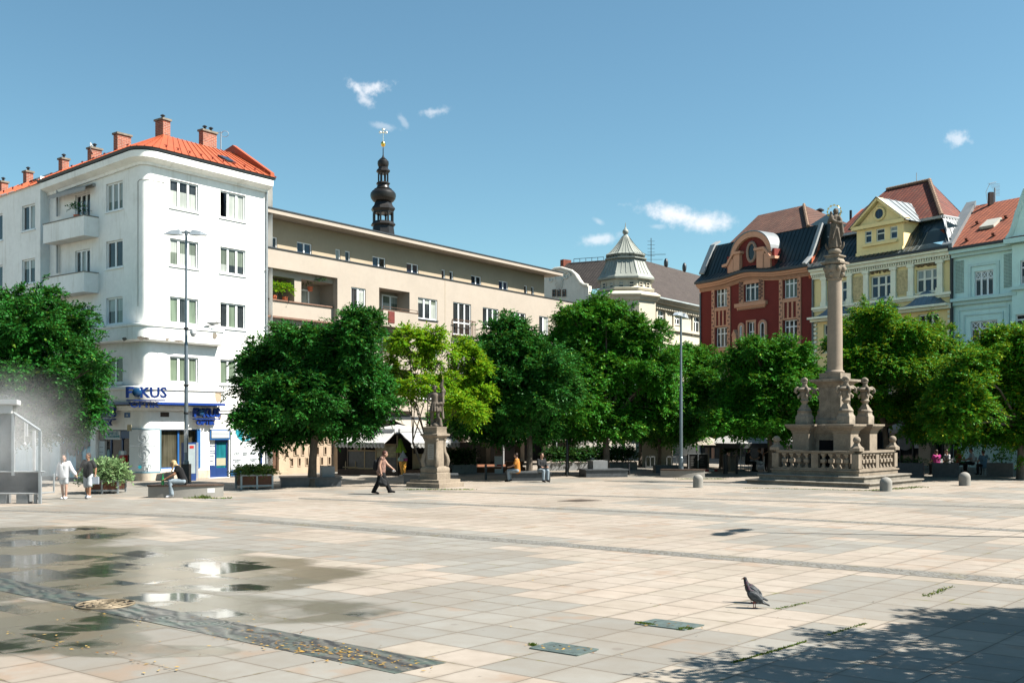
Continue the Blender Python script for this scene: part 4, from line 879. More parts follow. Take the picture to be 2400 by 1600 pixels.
# leafy plants standing in the first loggia
# stone clad ground floor with slot windows and a door
ua, ub = 0, uT(787); zgf = lambda y: T.z(700, y); slots = []
for r_, y in enumerate((1030,1055,1080)):
    for c_ in range(6):
        px = 692+c_*17.5+(0 if r_ % 2 == 0 else 8); slots.append((uT(px), uT(px+4.5), zgf(y+11), zgf(y-6), .12))
dh = (uT(640.5), uT(664), .18, T.z(650,1027), .25)
mb = MB(); Tl.wall(mb, 0, lA, 0, zGF, [dh]+slots); mb.poly([T.P(lA,0,.0), T.P(lA,0,-6), T.P(lA,zGF,-6), T.P(lA,zGF,0)])
build('stone_ground_floor', mb, MATS['stone cladding'], tan, smooth=0)
sb = MB(); 
for h in slots: sb.poly([Tl.P(h[0],h[2],-.12), Tl.P(h[1],h[2],-.12), Tl.P(h[1],h[3],-.12), Tl.P(h[0],h[3],-.12)])
build('slot_window', sb, MATS['void'], tan, smooth=0)
sb = MB()
for h in slots: 
    for q in ((h[0]-.05,h[0]-.0,h[2]-.05,h[3]+.05),(h[1],h[1]+.05,h[2]-.05,h[3]+.05),(h[0],h[1],h[2]-.05,h[2]),(h[0],h[1],h[3],h[3]+.05)): Tl.box(sb, *q, -.02, .03)
build('slot_frame', sb, MATS['stone cladding'], tan, smooth=0)
mb = MB(); Tl.box(mb, dh[0], dh[1], dh[2], dh[3], -.24, -.18)
for a, b in ((.1,.45),(.55,.9)): Tl.box(mb, dh[0]+(dh[1]-dh[0])*a, dh[0]+(dh[1]-dh[0])*b, dh[2]+.3, dh[3]-.2, -.18, -.16)
build('door', mb, MATS['brown frame'], tan, smooth=0)
mb = MB(); Tl.box(mb, dh[0]-.3, dh[1]+.5, 0, .16, 0, .45); build('door_step', mb, MATS['stone cladding'], tan, smooth=0)
# recessed dark shop fronts under the block, with piers
mb = MB(); S = T.off(-2.4); mb.poly([S.P(lA,0), S.P(uEnd,0), S.P(uEnd,zGF), S.P(lA,zGF)]); mb.poly([T.P(lA,zGF,0), T.P(uEnd,zGF,0), S.P(uEnd,zGF,0), S.P(lA,zGF,0)]); build('shaded_shop_front', mb, MATS['dark shop'], tan, smooth=0)
for px in (905, 985, 1065, 1145, 1225, 1290, 1346):
    mb = MB(); T.box(mb, uT(px)-.25, uT(px)+.25, 0, zGF, -.5, -.02); build('pier', mb, MATS['tan plaster'], tan, smooth=0)
mb = MB(); T.box(mb, lA, uEnd, zGF-.25, zGF-.0, 0, .3); build('canopy_beam', mb, MATS['dark gutter'], tan, smooth=0)
# ================================================================== CHURCH SPIRE
YS = 132.0; sp0 = at(898, 1000, YS); k = YS/F; spire = thing('church_tower', (sp0.x, YS, 0), 'tall black onion domed church spire with golden ball and cross behind the tan block', 'church tower')
def prof(pts): return [(w*k, zat(y, YS)) for (w, y) in pts]
cs = (sp0.x, YS, 0); zz = lambda y: zat(y, YS)
ph = math.pi/8
def octo(mb, pts, seg=8, rot=math.pi/8+.25):
    rs = []
    for (w, y) in pts: rs.append([(cs[0]+w*k*math.cos(t+rot), YS+w*k*math.sin(t+rot), zz(y)) for t in [2*math.pi*i/seg for i in range(seg)]])
    return mb.ring(rs)
mb = MB(); mb.box((cs[0],YS,zz(640)/2), (7.5,7.5,zz(640)), .6); build('tower_shaft', mb, MATS['ochre plaster'], spire, smooth=0)
mb = MB(); octo(mb, [(40,640),(37,600),(32,565),(27.5,550),(26,538),(25,531),(29,529),(30,527),(25.5,522),(25,520)]); octo(mb, [(25,500),(25,497),(29,491),(28,488),(24,484),(22,480),(21,476),(20,474)]); build('lantern_base', mb, MATS['copper black'], spire, smooth=20)
mb = MB()
for i in range(8):
    t = 2*math.pi*i/8+math.pi/8+.25; x, y = cs[0]+23*k*math.cos(t), YS+23*k*math.sin(t); mb.tube([(x,y,zz(521)),(x,y,zz(498))], 2.3*k, 8)
    t2 = t+2*math.pi/8; x2, y2 = cs[0]+23*k*math.cos(t2), YS+23*k*math.sin(t2)
    for j in range(5): a = j/4*math.pi; 
    mb.tube([(x+(x2-x)*(.5-.5*math.cos(math.pi*j/6)), y+(y2-y)*(.5-.5*math.cos(math.pi*j/6)), zz(504)+abs(math.sin(math.pi*j/6))*.25) for j in range(7)], 1.2*k, 5)
build('lantern_column', mb, MATS['copper black'], spire)
mb = MB(); octo(mb, [(19,475),(24,472),(28.5,466),(30,460),(29.5,454),(26,449),(22,446),(20,445),(21,444),(16,441),(14,437),(13.5,434)], 24); build('onion_dome', mb, MATS['copper black'], spire, smooth=20)
mb = MB(); octo(mb, [(13,437),(14,434),(17,431),(16.5,429.5),(13,428),(12.5,427)]); octo(mb, [(12.5,408),(13,406),(17,402),(16.5,400),(12,396),(11.5,392.5)])
for i in range(8):
    t = 2*math.pi*i/8+math.pi/8+.25; x, y = cs[0]+11.5*k*math.cos(t), YS+11.5*k*math.sin(t); mb.tube([(x,y,zz(428)),(x,y,zz(407))], 1.5*k, 6)
build('upper_lantern', mb, MATS['copper black'], spire, smooth=20)
mb = MB(); octo(mb, [(10,393),(12,390),(13.3,385),(13,379),(10,375.5),(8.5,375),(9,374),(5,371),(2,367),(1.2,362),(1.0,346)], 20); build('onion_dome', mb, MATS['copper black'], spire, smooth=20)
mb = MB(); mb.sphere((cs[0],YS,zz(338)), (5.6*k,5.6*k,6.8*k), 18, 12); build('golden_ball', mb, MATS['gold'], spire)
mb = MB(); mb.tube([(cs[0],YS,zz(332)),(cs[0],YS,zz(306))], .6*k, 6); mb.tube([(cs[0]-6*k,YS,zz(310.5)),(cs[0]+6*k,YS,zz(310.5))], .8*k, 6); mb.sphere((cs[0],YS,zz(310.8)), 2*k, 8, 6)
for (dx, y) in ((-7,310.5),(7,310.8),(0,304)):
    c = (cs[0]+dx*k, YS, zz(y)); mb.tube([(c[0]+2.4*k*math.cos(a), YS, c[2]+2.4*k*math.sin(a)) for a in [2*math.pi*i/8 for i in range(8)]], .9*k, 5, closed=True)
build('cross', mb, mm('pale gilt', (.82,.72,.5), .3, .05, 3, 0, metallic=.7), spire)
# ================================================================== IVORY TOWER HOUSE
YI = 88.0; ic = at(1466, 1000, YI); I = Face(Vector((ic.x, YI, 0))+DR*.6, DR); ki = YI/F
ivory = thing('tower_house', (ic.x, YI, 0), 'ivory corner house with bell shaped zinc turret, curved gable and brown tiled roof', 'building')
zI = lambda y, px=1500: I.z(px, y)
uI0, uI1 = 1.2, I.u(1660); 
cornz = zI(708); hs = []
for (a, b, t, bt) in ((1580,1594,741,762),(1624.5,1639,743,781),(1540,1556,728,770)):
    for q in range(3): hs.append((I.u(a), I.u(b), I.z(b,bt)-q*3.3, I.z(b,t)-q*3.3, .2))
mb = MB(); I.wall(mb, uI0, uI1+6, 0, cornz, hs); build('wall', mb, MATS['ivory plaster'], ivory, smooth=0)
for h in hs: window(I, ivory, h[0], h[1], h[2], h[3], 2, (.68,), -.14, .08, pmat=PANE_D, smat=MATS['ivory plaster'])
mb = MB()
for h in hs[::3]+hs[1::3]: I.box(mb, h[0]-.35, h[0]-.08, h[2]-.3, h[3]+.4, 0, .12); I.box(mb, h[1]+.08, h[1]+.35, h[2]-.3, h[3]+.4, 0, .12)
build('pilaster', mb, MATS['ivory plaster'], ivory, smooth=0)
mb = MB()
for (o, a, b) in ((.25,-.05,.18),(.55,.18,.36),(.7,.36,.5)): I.box(mb, uI0, uI1+6, cornz+a, cornz+b, -.1, o)
for q in range(48): I.box(mb, uI0+q*.36, uI0+q*.36+.18, cornz-.3, cornz-.05, 0, .32)
for y in (795, 760): I.box(mb, uI0, uI1+6, zI(y)-.1, zI(y)+.15, 0, .2)
build('cornice', mb, MATS['ivory plaster'], ivory, smooth=0)
mb = MB(); ea = I.P(uI0, cornz+.52, .75); eb = I.P(uI1+7, cornz+.52, .75); zrg = zat(616, I.off(-4).Y(I.off(-4).u(1530)))
TILE_BR = roof_tile('brown diamond tiles', (.040,.029,.024), (.062,.047,.040), DR, .32, .16, .3)
mb.poly([ea, eb, I.P(uI1+7, zrg, -4), I.off(-4).P(I.off(-4).u(1480), zrg)]); rfI = build('roof', mb, TILE_BR, ivory, smooth=0)
mb = MB(); mb.hexa([tuple(x) for x in (I.P(uI0,cornz+.5,.7), I.P(uI1+7,cornz+.5,.7), I.P(uI1+7,cornz+.5,.86), I.P(uI0,cornz+.5,.86))][::-1]+[tuple(x) for x in (I.P(uI0,cornz+.62,.7), I.P(uI1+7,cornz+.62,.7), I.P(uI1+7,cornz+.62,.86), I.P(uI0,cornz+.62,.86))][::-1]); build('gutter', mb, MATS['zinc sheet'], rfI, smooth=0)
mb = MB(); I.box(mb, uI0+.5, uI1+6, 0, 3.8, -.3, .05); build('shaded_shop_front', mb, MATS['dark shop'], ivory, smooth=0)  # dark sheet added over the lit wall, ground floor shade put in as colour
# left wing with gable, seen over the tan block
J = Face(Vector((ic.x, YI, 0))-DR*.2, -DL)     # u negative to the left
ja, jb = J.u(1275), J.u(1379); zg = lambda px, y: J.z(px, y)
mb = MB(); gp_ = [(ja, 8), (jb, 8), (jb, zg(1379,669)), (J.u(1370), zg(1370,668)), (J.u(1362), zg(1362,663)), (J.u(1354), zg(1354,652)), (J.u(1349), zg(1349,643)), (J.u(1341), zg(1341,636)), (J.u(1331), zg(1331,633)), (J.u(1316), zg(1316,628.5)), (J.u(1302), zg(1302,630)), (J.u(1290), zg(1290,637)), (J.u(1280), zg(1280,641)), (ja, zg(1275,647))]
J.plate(mb, gp_, -.5, 0); J.wall(mb, jb, -.5, 8, zg(1379,690), [])
gb = build('gable_wall', mb, MATS['grey ivory plaster'], ivory, smooth=0)
mb = MB(); pts = [J.P(p[0], p[1]+.02, .06) for p in gp_[2:]]; mb.tube(pts, .13, 8)
for (px, y) in ((1292.5,655),(1328,647.5)):
    mb.tube([J.P(J.u(px)+(.45-.035*q)*math.cos(q*.6), zg(px,y)+(.45-.035*q)*math.sin(q*.6), .05) for q in range(12)], .07, 6)
for q in range(9): mb.tube([J.P(J.u(1311)+.5*math.cos(math.pi+math.pi*q/8)*.9, zg(1311,652)-.2-.9*abs(math.sin(math.pi*q/8)), .04), J.P(J.u(1311)+.15*math.cos(math.pi+math.pi*q/8), zg(1311,650)-.1, .05)], .06, 5)
build('volute_trim', mb, MATS['grey ivory plaster'], gb)
for (a, b) in ((1295.5,1304),(1307,1315),(1319,1327)):
    window(J, ivory, J.u(a), J.u(b), zg(b,695), zg(b,678), 1, (.5,), .02, .07, pmat=PANE_D, fmat=MATS['brown frame'], smat=MATS['grey ivory plaster'])
mb = MB(); za_, zb_ = zat(613, YI+3), zat(669, YI)
TILE_DK = roof_tile('black brown tiles', (.018,.014,.012), (.034,.027,.023), DL, .32, .16, .15)
Jk = J.off(-4.2); mb.poly([J.P(J.u(1310), zb_, -.5), J.P(-.5, zb_, -.5), Jk.P(Jk.u(1462), zat(606, Jk.Y(Jk.u(1462))), 0), Jk.P(Jk.u(1318), zat(617,Jk.Y(Jk.u(1318))), 0)]); build('roof', mb, TILE_DK, ivory, smooth=0)
mb = MB(); c = Jk.P(Jk.u(1326), 0); mb.box((c.x, c.y, zat(622,c.y)), (.9,.5,1.0), .6); build('chimney', mb, MATS['red brick'], ivory, smooth=0)
mb = MB(); 
for q in range(6): p = Jk.P(Jk.u(1345+q*14), zat(612-q*.9, Jk.Y(Jk.u(1345+q*14)))-.3); mb.tube([p, p+Vector((0,0,.5))], .025, 5)
mb.tube([Jk.P(Jk.u(1345+q*14), zat(612-q*.9, Jk.Y(Jk.u(1345+q*14)))+.2) for q in range(6)], .025, 5); build('roof_railing', mb, MATS['black metal'], ivory)
# turret
ct = (ic.x, YI, 0); zi = lambda y: zat(y, YI); PHT = .32
def tur(pts, seg=8):
    rs = []
    for (w, y) in pts: rs.append([(ct[0]+w*ki*math.cos(t+PHT), YI+w*ki*math.sin(t+PHT), zi(y)) for t in [2*math.pi*i/seg for i in range(seg)]])
    return MB().ring(rs)
mb = tur([(74,860),(74,712),(78,709),(80,704),(86,700),(86,697),(74,690),(64,688),(70,687),(72,682),(66,680),(63,678),(62,662)]); build('turret_drum', mb, MATS['ivory plaster'], ivory, smooth=20)
mb = tur([(62,662),(71,660),(71,656),(64,648),(56,634),(49.5,620),(46,612),(52,611),(52,608.5),(44,607)]); tr_ = build('turret_roof', mb, MATS['verdigris sheet'], ivory, smooth=15)
mb = tur([(41,608.5),(41,600)]); build('lantern_band', mb, MATS['verdigris sheet'], tr_, smooth=15)
mb = tur([(49,601.5),(49,599.5),(42,596),(31,585),(21,573),(13,562),(7,554),(4.5,550),(3.2,546)]); build('turret_spire', mb, MATS['verdigris sheet'], tr_, smooth=15)
mb = MB(); mb.sphere((ct[0],YI,zi(543.5)), 7.2*ki, 16, 10); mb.lathe((ct[0],YI,0), [(3.5*ki,zi(537)),(2*ki,zi(535)),(1.0*ki,zi(530)),(.6*ki,zi(522))], 8); build('finial', mb, MATS['verdigris sheet'], tr_)
mb = MB()      # standing seams on the turret
prf = [(64,648),(56,634),(49.5,620),(46,612)]; prf2 = [(49,599.5),(42,596),(31,585),(21,573),(13,562),(7,554)]
for q in range(32):
    t = 2*math.pi*q/32+PHT; f_ = math.cos(math.pi/8)/math.cos(((q % 4)/4*math.pi/4*1.0)-math.pi/8)
    for pr in (prf, prf2): mb.tube([(ct[0]+(w+.3)*ki*f_*math.cos(t), YI+(w+.3)*ki*f_*math.sin(t), zi(y)) for w, y in pr], .035, 4)
build('standing_seam', mb, MATS['verdigris sheet'], tr_)
for q in range(8):             # windows in drum and lantern
    t = 2*math.pi*(q+.5)/8+PHT; n = Vector((math.cos(t), math.sin(t), 0))
    if n.y > .2: continue
    fc = Face(Vector(ct)+n*(62.5*ki*math.cos(math.pi/8)), Vector((-n.y, n.x, 0)))
    for s in (-.42, .42): window(fc, ivory, s-.22, s+.22, zi(681), zi(667), 1, (.5,), .02, .06, pmat=PANE_D, fmat=MATS['ivory plaster'], sill=False)
    fc = Face(Vector(ct)+n*(41*ki*math.cos(math.pi/8)), Vector((-n.y, n.x, 0))); window(fc, ivory, -.5, .5, zi(607.5), zi(602), 3, (), .02, .05, pmat=PANE_D, fmat=MATS['verdigris sheet'], sill=False)
mb = MB(); c = I.off(-4).P(I.off(-4).u(1526), 0); zt = zat(558, c.y); mb.tube([(c.x,c.y,zrg-.2),(c.x,c.y,zt)], .035, 5)
for q in range(6): z = zt-.3-q*.35; w = 1.1 if q > 4 else .35; mb.tube([(c.x-w,c.y,z),(c.x+w,c.y,z)], .02, 4)
mb.tube([(c.x-1.2,c.y,zat(597,c.y)),(c.x+1.4,c.y,zat(596,c.y))], .03, 4); build('aerial', mb, MATS['black metal'], rfI)
for px, y in ((1561,617),(1604,627)):
    mb = MB(); f = I.off(-4); c = f.P(f.u(px), 0); z = zat(y, c.y); mb.sphere((c.x,c.y,z), (.22,.4,.5), 12, 8); mb.tube([(c.x,c.y,z-1),(c.x,c.y,z)], .05, 5); build('satellite_dish', mb, MATS['dark gutter'], rfI)
# ================================================================== EAST ROW (red, yellow, mint houses)
e0 = gp(2160, 1090); E = Face(e0, DE); eu = lambda px: E.u(px); ez = lambda px, y: E.z(px, y)
def slab(mb, pts3): mb.poly(pts3)
TILE_R = roof_tile('old brown clay tiles', (.068,.030,.020), (.125,.058,.038), DE, .34, .21, .35)
TILE_Y = roof_tile('dark red clay tiles', (.075,.018,.011), (.15,.036,.018), DE, .34, .21, .35)
TILE_G = roof_tile('orange clay tiles', (.15,.038,.017), (.24,.066,.028), DE, .30, .18, .18)
# ---------------- red house
ra, rb = eu(1642), eu(1908); red = thing('town_house', E.P(ra,0), 'dark red town house with salmon trim, arched dormer and dark mansard roof', 'building', 'old town houses on the far side')
zcR = ez(1908, 630); L1 = ez(1868,641); 
def col(pxa, pxb): return eu(pxa), eu(pxb)
W = []      # (u0,u1,z0,z1,cols,transom)
zt = ez(1704,671); zb_ = ez(1704,717.5); sp = zt-ez(1704,765.5)
for (a, b) in ((1678,1704),(1837.5,1868)):
    u0, u1 = col(a, b)
    for q in range(3): W.append((u0, u1, zb_-sp*q, zt-sp*q, 3 if a > 1700 else 3, .68))
zt2, zb2 = ez(1778,655), ez(1778,703); u0, u1 = col(1745.5, 1778); W.append((u0, u1, zb2, zt2, 3, .68))
zt3 = ez(1769,753); u0, u1 = col(1753,1769); W.append((u0, u1, zt3-1.75, zt3, 2, .55))
arch = [(*col(1735.5,1741.5), ez(1741,762)), (*col(1783,1794), ez(1794,754))]
holes = [(w[0], w[1], w[2], w[3], .28) for w in W]
mb = MB(); E.wall(mb, ra, rb, 0, zcR, holes)
for u in (ra,): mb.poly([E.P(u,0,0), E.P(u,0,-12), E.P(u,zcR,-12), E.P(u,zcR,0)])
build('wall', mb, MATS['dark red plaster'], red, smooth=0)
for w in W: window(E, red, w[0], w[1], w[2], w[3], w[4], (w[5],), -.2, .075, pmat=random.choice([PANE_D,PANE_G,PANE_D]), smat=MATS['salmon plaster'])
def arched(face, parent, u0, u1, z0, zt, trim, name='arched_window'):
    r = (u1-u0)/2; c = (u0+u1)/2; outl = lambda k: [(c+(r+k)*math.cos(math.pi*i/12), zt-r+(r+k)*math.sin(math.pi*i/12)) for i in range(13)]
    fb = MB(); a = [(u1+.0, z0)]+outl(0)+[(u0, z0)]; face.plate(fb, a, .0, .02); o = build(name, fb, PANE_D, parent, smooth=0)
    tb = MB(); pts = [face.P(u1+.1, z0, .05)]+[face.P(p[0], p[1], .05) for p in outl(.1)]+[face.P(u0-.1, z0, .05)]; tb.tube(pts, .12, 6); build('surround', tb, trim, o)
    wb_ = MB(); pts = [face.P(u1-.05, z0, .05)]+[face.P(p[0], p[1], .05) for p in outl(-.05)]+[face.P(u0+.05, z0, .05)]; wb_.tube(pts, .05, 5); face.box(wb_, u0, u1, (z0+zt)/2-.04, (z0+zt)/2+.04, .02, .07); face.box(wb_, u0, u1, z0+1.2, z0+1.27, .02, .07); build('frame', wb_, MATS['white frame'], o)
for (a, b, t) in arch: arched(E, red, a, b, t-2.6, t, MATS['salmon plaster'])
SAL = MATS['salmon plaster']
mb = MB()
for (a, b) in ((1678,1704),(1837.5,1868)):
    u0, u1 = col(a, b)
    E.box(mb, u0-.42, u0-.1, 0, zcR-.4, 0, .10); E.box(mb, u1+.1, u1+.42, 0, zcR-.4, 0, .10)
    for q in range(3):
        t_, b_ = zb_-sp*q-.09, zt-sp*(q+1)+.02
        if q < 3:
            E.box(mb, u0-.1, u1+.1, t_-.22, t_, -.05, .07); E.box(mb, u0-.1, u1+.1, b_, b_+.14, -.05, .07)
            for j in range(4): x = u0-.1+(u1-u0+.2-.16)*j/3; E.box(mb, x, x+.16, b_+.14, t_-.22, -.05, .06)
    E.box(mb, u0-.1, u1+.1, zt+.02, zcR-.5, -.02, .07)
u0, u1 = col(1745.5, 1778); E.box(mb, u0-.55, u0-.08, zb2-.1, zcR-.3, 0, .09); E.box(mb, u1+.08, u1+.6, zb2-.1, zcR-.3, 0, .09); E.box(mb, u0-.08, u1+.08, zt2+.02, zcR-.4, 0, .08)
E.box(mb, u0-.9, u1+.95, zb2-.42, zb2-.12, 0, .28); E.box(mb, u0-.75, u1+.8, zb2-.55, zb2-.42, 0, .14)
for j in range(15): E.box(mb, u0-.7+j*(u1-u0+1.4)/14.5, u0-.7+j*(u1-u0+1.4)/14.5+.09, zb2-.66, zb2-.55, 0, .14)
u0, u1 = col(1753,1769); E.box(mb, u0-.16, u0-.02, zt3-1.75, zt3+.14, 0, .07); E.box(mb, u1+.02, u1+.16, zt3-1.75, zt3+.14, 0, .07); E.box(mb, u0-.02, u1+.02, zt3, zt3+.14, 0, .07)
z = ez(1741,815); E.box(mb, eu(1722), eu(1800), z-.2, z+.1, 0, .5); E.box(mb, eu(1724), eu(1733), z+.1, z+1.0, .1, .4); E.plate(mb, [(eu(1724)-.05,z+1.0),(eu(1733)+.05,z+1.0),((eu(1724)+eu(1733))/2,z+1.5)], .05, .45)
trim = build('salmon_trim', mb, SAL, red, smooth=0)
mb = MB()      # raised ornament studs on the pilasters
for (a, b) in ((1678,1704),(1837.5,1868)):
    u0, u1 = col(a, b)
    for uc_ in (u0-.26, u1+.26):
        for j in range(34): z = zcR-.75-j*.3; mb.sphere(tuple(E.P(uc_+(.05 if j % 2 else -.05), z, .11)), (.07,.06,.09), 6, 4)
u0, u1 = col(1745.5, 1778)
for uc_ in (u0-.32, u1+.34):
    for j in range(7):
        for s in (-.10, .10): mb.sphere(tuple(E.P(uc_+s, zb2+.15+j*.29+(.14 if s > 0 else 0), .1)), (.12,.09,.15), 6, 4)
build('ornament', mb, mm('weathered salmon', (.40,.215,.16), .9, .15, 3, .2), trim)
# cornice waves up over the middle of the front
def wave(u): 
    s = (u-ra)/(rb-ra); return .34*math.exp(-((s-.46)/.17)**2)
def wavy(mb, o0, o1, z0, z1, n=36):
    for k in range(n):
        a, b = ra+(rb-ra)*k/n, ra+(rb-ra)*(k+1)/n; wa, wb_ = wave(a), wave(b)
        mb.hexa([E.P(a,z0+wa,o1), E.P(b,z0+wb_,o1), E.P(b,z0+wb_,o0), E.P(a,z0+wa,o0), E.P(a,z1+wa,o1), E.P(b,z1+wb_,o1), E.P(b,z1+wb_,o0), E.P(a,z1+wa,o0)])
mb = MB(); wavy(mb, 0, .14, zcR-.48, zcR-.2); wavy(mb, 0, .38, zcR-.2, zcR-.05); wavy(mb, 0, .55, zcR-.05, zcR+.12); n = 96
for k in range(n):
    a = ra+.1+(rb-ra-.2)*k/n; E.box(mb, a, a+.07, zcR-.42+wave(a), zcR-.22+wave(a), .14, .22)
build('cornice', mb, SAL, red, smooth=0)
mb = MB(); wavy(mb, .2, .75, zcR+.125, zcR+.32); build('gutter', mb, MATS['dark gutter'], red, smooth=0)
# mansard
TS = MATS['teal sheet roof']; zM0 = zcR+.3; Em = E.off(-1.3); zM1 = Em.z(1895, 532); 
mb = MB(); n = 30
for k in range(n):
    a, b = ra+(rb-ra)*k/n, ra+(rb-ra)*(k+1)/n; wa, wb_ = wave(a), wave(b); st = [(.7,zM0),(.0,zM0+.55),(-.45,zM0+1.5),(-1.3,zM1)]
    for (o0, z0), (o1, z1), f0, f1 in zip(st[:-1], st[1:], (1,.8,.4), (.8,.4,0)): mb.poly([E.P(a,z0+wa*f0,o0), E.P(b,z0+wb_*f0,o0), E.P(b,z1+wb_*f1,o1), E.P(a,z1+wa*f1,o1)])
    mb.tube([E.P(a,z+wa*f,o+.02) for (o, z), f in zip(st, (1,.8,.4,0))], .022, 4)
mb.poly([E.P(ra,zM0,.7), E.P(ra,zM0+.55,0), E.P(ra,zM0+1.5,-.45), E.P(ra,zM1,-1.3), E.P(ra,zM1,-9), E.P(ra,zM0,-9)])
man = build('mansard_roof', mb, TS, red, smooth=0)
mb = MB()      # tile roof above
Er = E.off(-5.0); ur0, ur1 = Er.u(1777), Er.u(1884); zr = Er.z(1884, 481); 
A, B = E.P(eu(1680)+.3,zM1,-1.25), E.P(Em.u(1895),zM1,-1.25); mb.poly([A, B, Er.P(ur1,zr), Er.P(ur0,zr)]); mb.poly([B, Er.P(rb+.5,zM1-.3,-1), Er.P(ur1,zr)]); mb.poly([A, Er.P(ur0,zr), Er.P(ur0-3,zM1,-3)])
mb.poly([Er.P(ur0,zr), Er.P(ur1,zr), Er.P(ur1,zr-3,-5), Er.P(ur0,zr-3,-5)]); rt = build('roof', mb, TILE_R, red, smooth=0)
mb = MB(); n = 16
for k in range(n):
    p = B.lerp(Er.P(ur1,zr), k/n); q = B.lerp(Er.P(ur1,zr), (k+.85)/n); mb.tube([p+Vector((0,0,.05)), q+Vector((0,0,.08))], [.15,.12], 7)
build('ridge_tile', mb, mm('ridge tile', (.33,.21,.14), .9, .25, 4, .2), rt)
ZS = mm('weathered zinc', (.17,.185,.19), .5, .12, 1.5, .05, 20, metallic=.2); mb = MB()      # zinc flashings at both ends
for (u0, u1) in ((ra-.05, ra+.5),): 
    st = [(.05,zM0+.7),(-.42,zM0+1.6),(-1.3,zM1),(-1.9,zM1+.35)]
    for (o0, z0), (o1, z1) in zip(st[:-1], st[1:]): mb.hexa([E.P(u0,z0,o0), E.P(u1,z0,o0), E.P(u1,z1,o1), E.P(u0,z1,o1)]+[E.P(u0,z0+.1,o0+.12), E.P(u1,z0+.1,o0+.12), E.P(u1,z1+.1,o1+.12), E.P(u0,z1+.1,o1+.12)])
build('flashing', mb, mm('white zinc flashing', (.52,.54,.54), .45, .1, 2, .05), red, smooth=0); mb = MB(); u0, u1 = eu(1899)-.05, eu(1899)+.26; st = [(.75,zM0-.0),(.05,zM0+.6),(-.4,zM0+1.5),(-1.2,zM1)]
for (o0, z0), (o1, z1) in zip(st[:-1], st[1:]): mb.hexa([E.P(u0,z0,o0), E.P(u1,z0,o0), E.P(u1,z1,o1), E.P(u0,z1,o1)]+[E.P(u0,z0+.1,o0+.14), E.P(u1,z0+.1,o0+.14), E.P(u1,z1+.1,o1+.14), E.P(u0,z1+.1,o1+.14)])
build('flashing', mb, mm('white zinc flashing', (.52,.54,.54), .45, .1, 2, .05), red, smooth=0)
mb = MB(); mb.poly([Em.P(Em.u(1897),zM1+.1,0), Em.P(Em.u(1935),zM1-.1,0), Em.P(Em.u(1935),zM1+1.1,-2), Em.P(Em.u(1899),zM1+1.2,-2)]); mb.hexa([Em.P(eu(1899),zM0,.5),Em.P(eu(1934),zM0,.5),Em.P(eu(1934),zM0,-3),Em.P(eu(1899),zM0,-3),Em.P(eu(1899),zM1+.05,-.1),Em.P(eu(1934),zM1-.1,-.1),Em.P(eu(1934),zM1-.1,-3),Em.P(eu(1899),zM1+.05,-3)]); build('party_roof', mb, TS, red, smooth=0)
# arched dormer
d0, d1 = eu(1719), eu(1817); dc = (d0+d1)/2; zd = ez(1770,597+24); zd0 = zM0+.25+.3; rad_d = (d1-d0)/2*.98; ztop = ez(1770,543)
mb = MB(); pts = [(d0+.05, zd0)]+[(dc-rad_d*math.cos(math.pi*k/20), ztop-1.9+1.85*math.sin(math.pi*k/20)) for k in range(21)]+[(d1-.05, zd0)]
E.plate(mb, pts, -2.5, .15); dm = build('dormer', mb, MATS['dark red plaster'], red, smooth=0)
mb = MB(); apts = [(dc-(rad_d+.02)*math.cos(math.pi*k/24), ztop-1.9+1.87*math.sin(math.pi*k/24)) for k in range(25)]
inner = [(dc-(rad_d-.42)*math.cos(math.pi*k/24), ztop-1.9+1.45*math.sin(math.pi*k/24)) for k in range(25)]
for k in range(24): mb.hexa([E.P(*inner[k],.1), E.P(*inner[k+1],.1), E.P(*apts[k+1],.1), E.P(*apts[k],.1), E.P(*inner[k],.42), E.P(*inner[k+1],.42), E.P(*apts[k+1],.42), E.P(*apts[k],.42)])
zw = ztop-1.75
for s, pa_, pb_ in ((-1,1704,1745),(1,1781,1829)):
    a, b = eu(pa_), eu(pb_); lo, hi = (a, b)
    zlow = zM0+.15+wave((a+b)/2); top_o = zw-.55; top_i = zw+.25
    for (x0, x1, zz_) in (((a+.55, a+1.15, top_o+.35),(b-.75, b-.1, top_i)) if s < 0 else ((a+.1, a+.9, top_i),(b-1.35, b-.6, top_o+.35))): E.box(mb, x0, x1, zlow, zz_, .1, .5)
    if s < 0: E.plate(mb, [(a,zw-.75),(a,zw-.55),(a+.5,zw-.5),(a+.9,zw+.0),(a+1.2,zw+.32),(b+.1,zw+.32),(b+.1,zw+.12),(a+1.25,zw+.12),(a+.95,zw-.2),(a+.6,zw-.72)], .1, .62)
    else: E.plate(mb, [(b,zw-.75),(b,zw-.55),(b-.5,zw-.5),(b-.9,zw+.0),(b-1.2,zw+.32),(a-.1,zw+.32),(a-.1,zw+.12),(b-1.25,zw+.12),(b-.95,zw-.2),(b-.6,zw-.72)], .1, .62)
build('dormer_trim', mb, SAL, dm, smooth=0)
mb = MB()
for pa_, pb_ in ((1706,1745),(1781,1826)): E.box(mb, eu(pa_)+.2, eu(pb_)-.2, zM0+.2, zw+.1, -1.5, .3)
build('dormer_cheek', mb, MATS['dark red plaster'], dm, smooth=0)
mb = MB(); zo = ez(1766,591); E.plate(mb, [(eu(1766)+.36*math.cos(t), zo+.62*math.sin(t)) for t in [2*math.pi*k/20 for k in range(20)]], .15, .2); ow = build('oval_window', mb, PANE_D, dm, smooth=0)
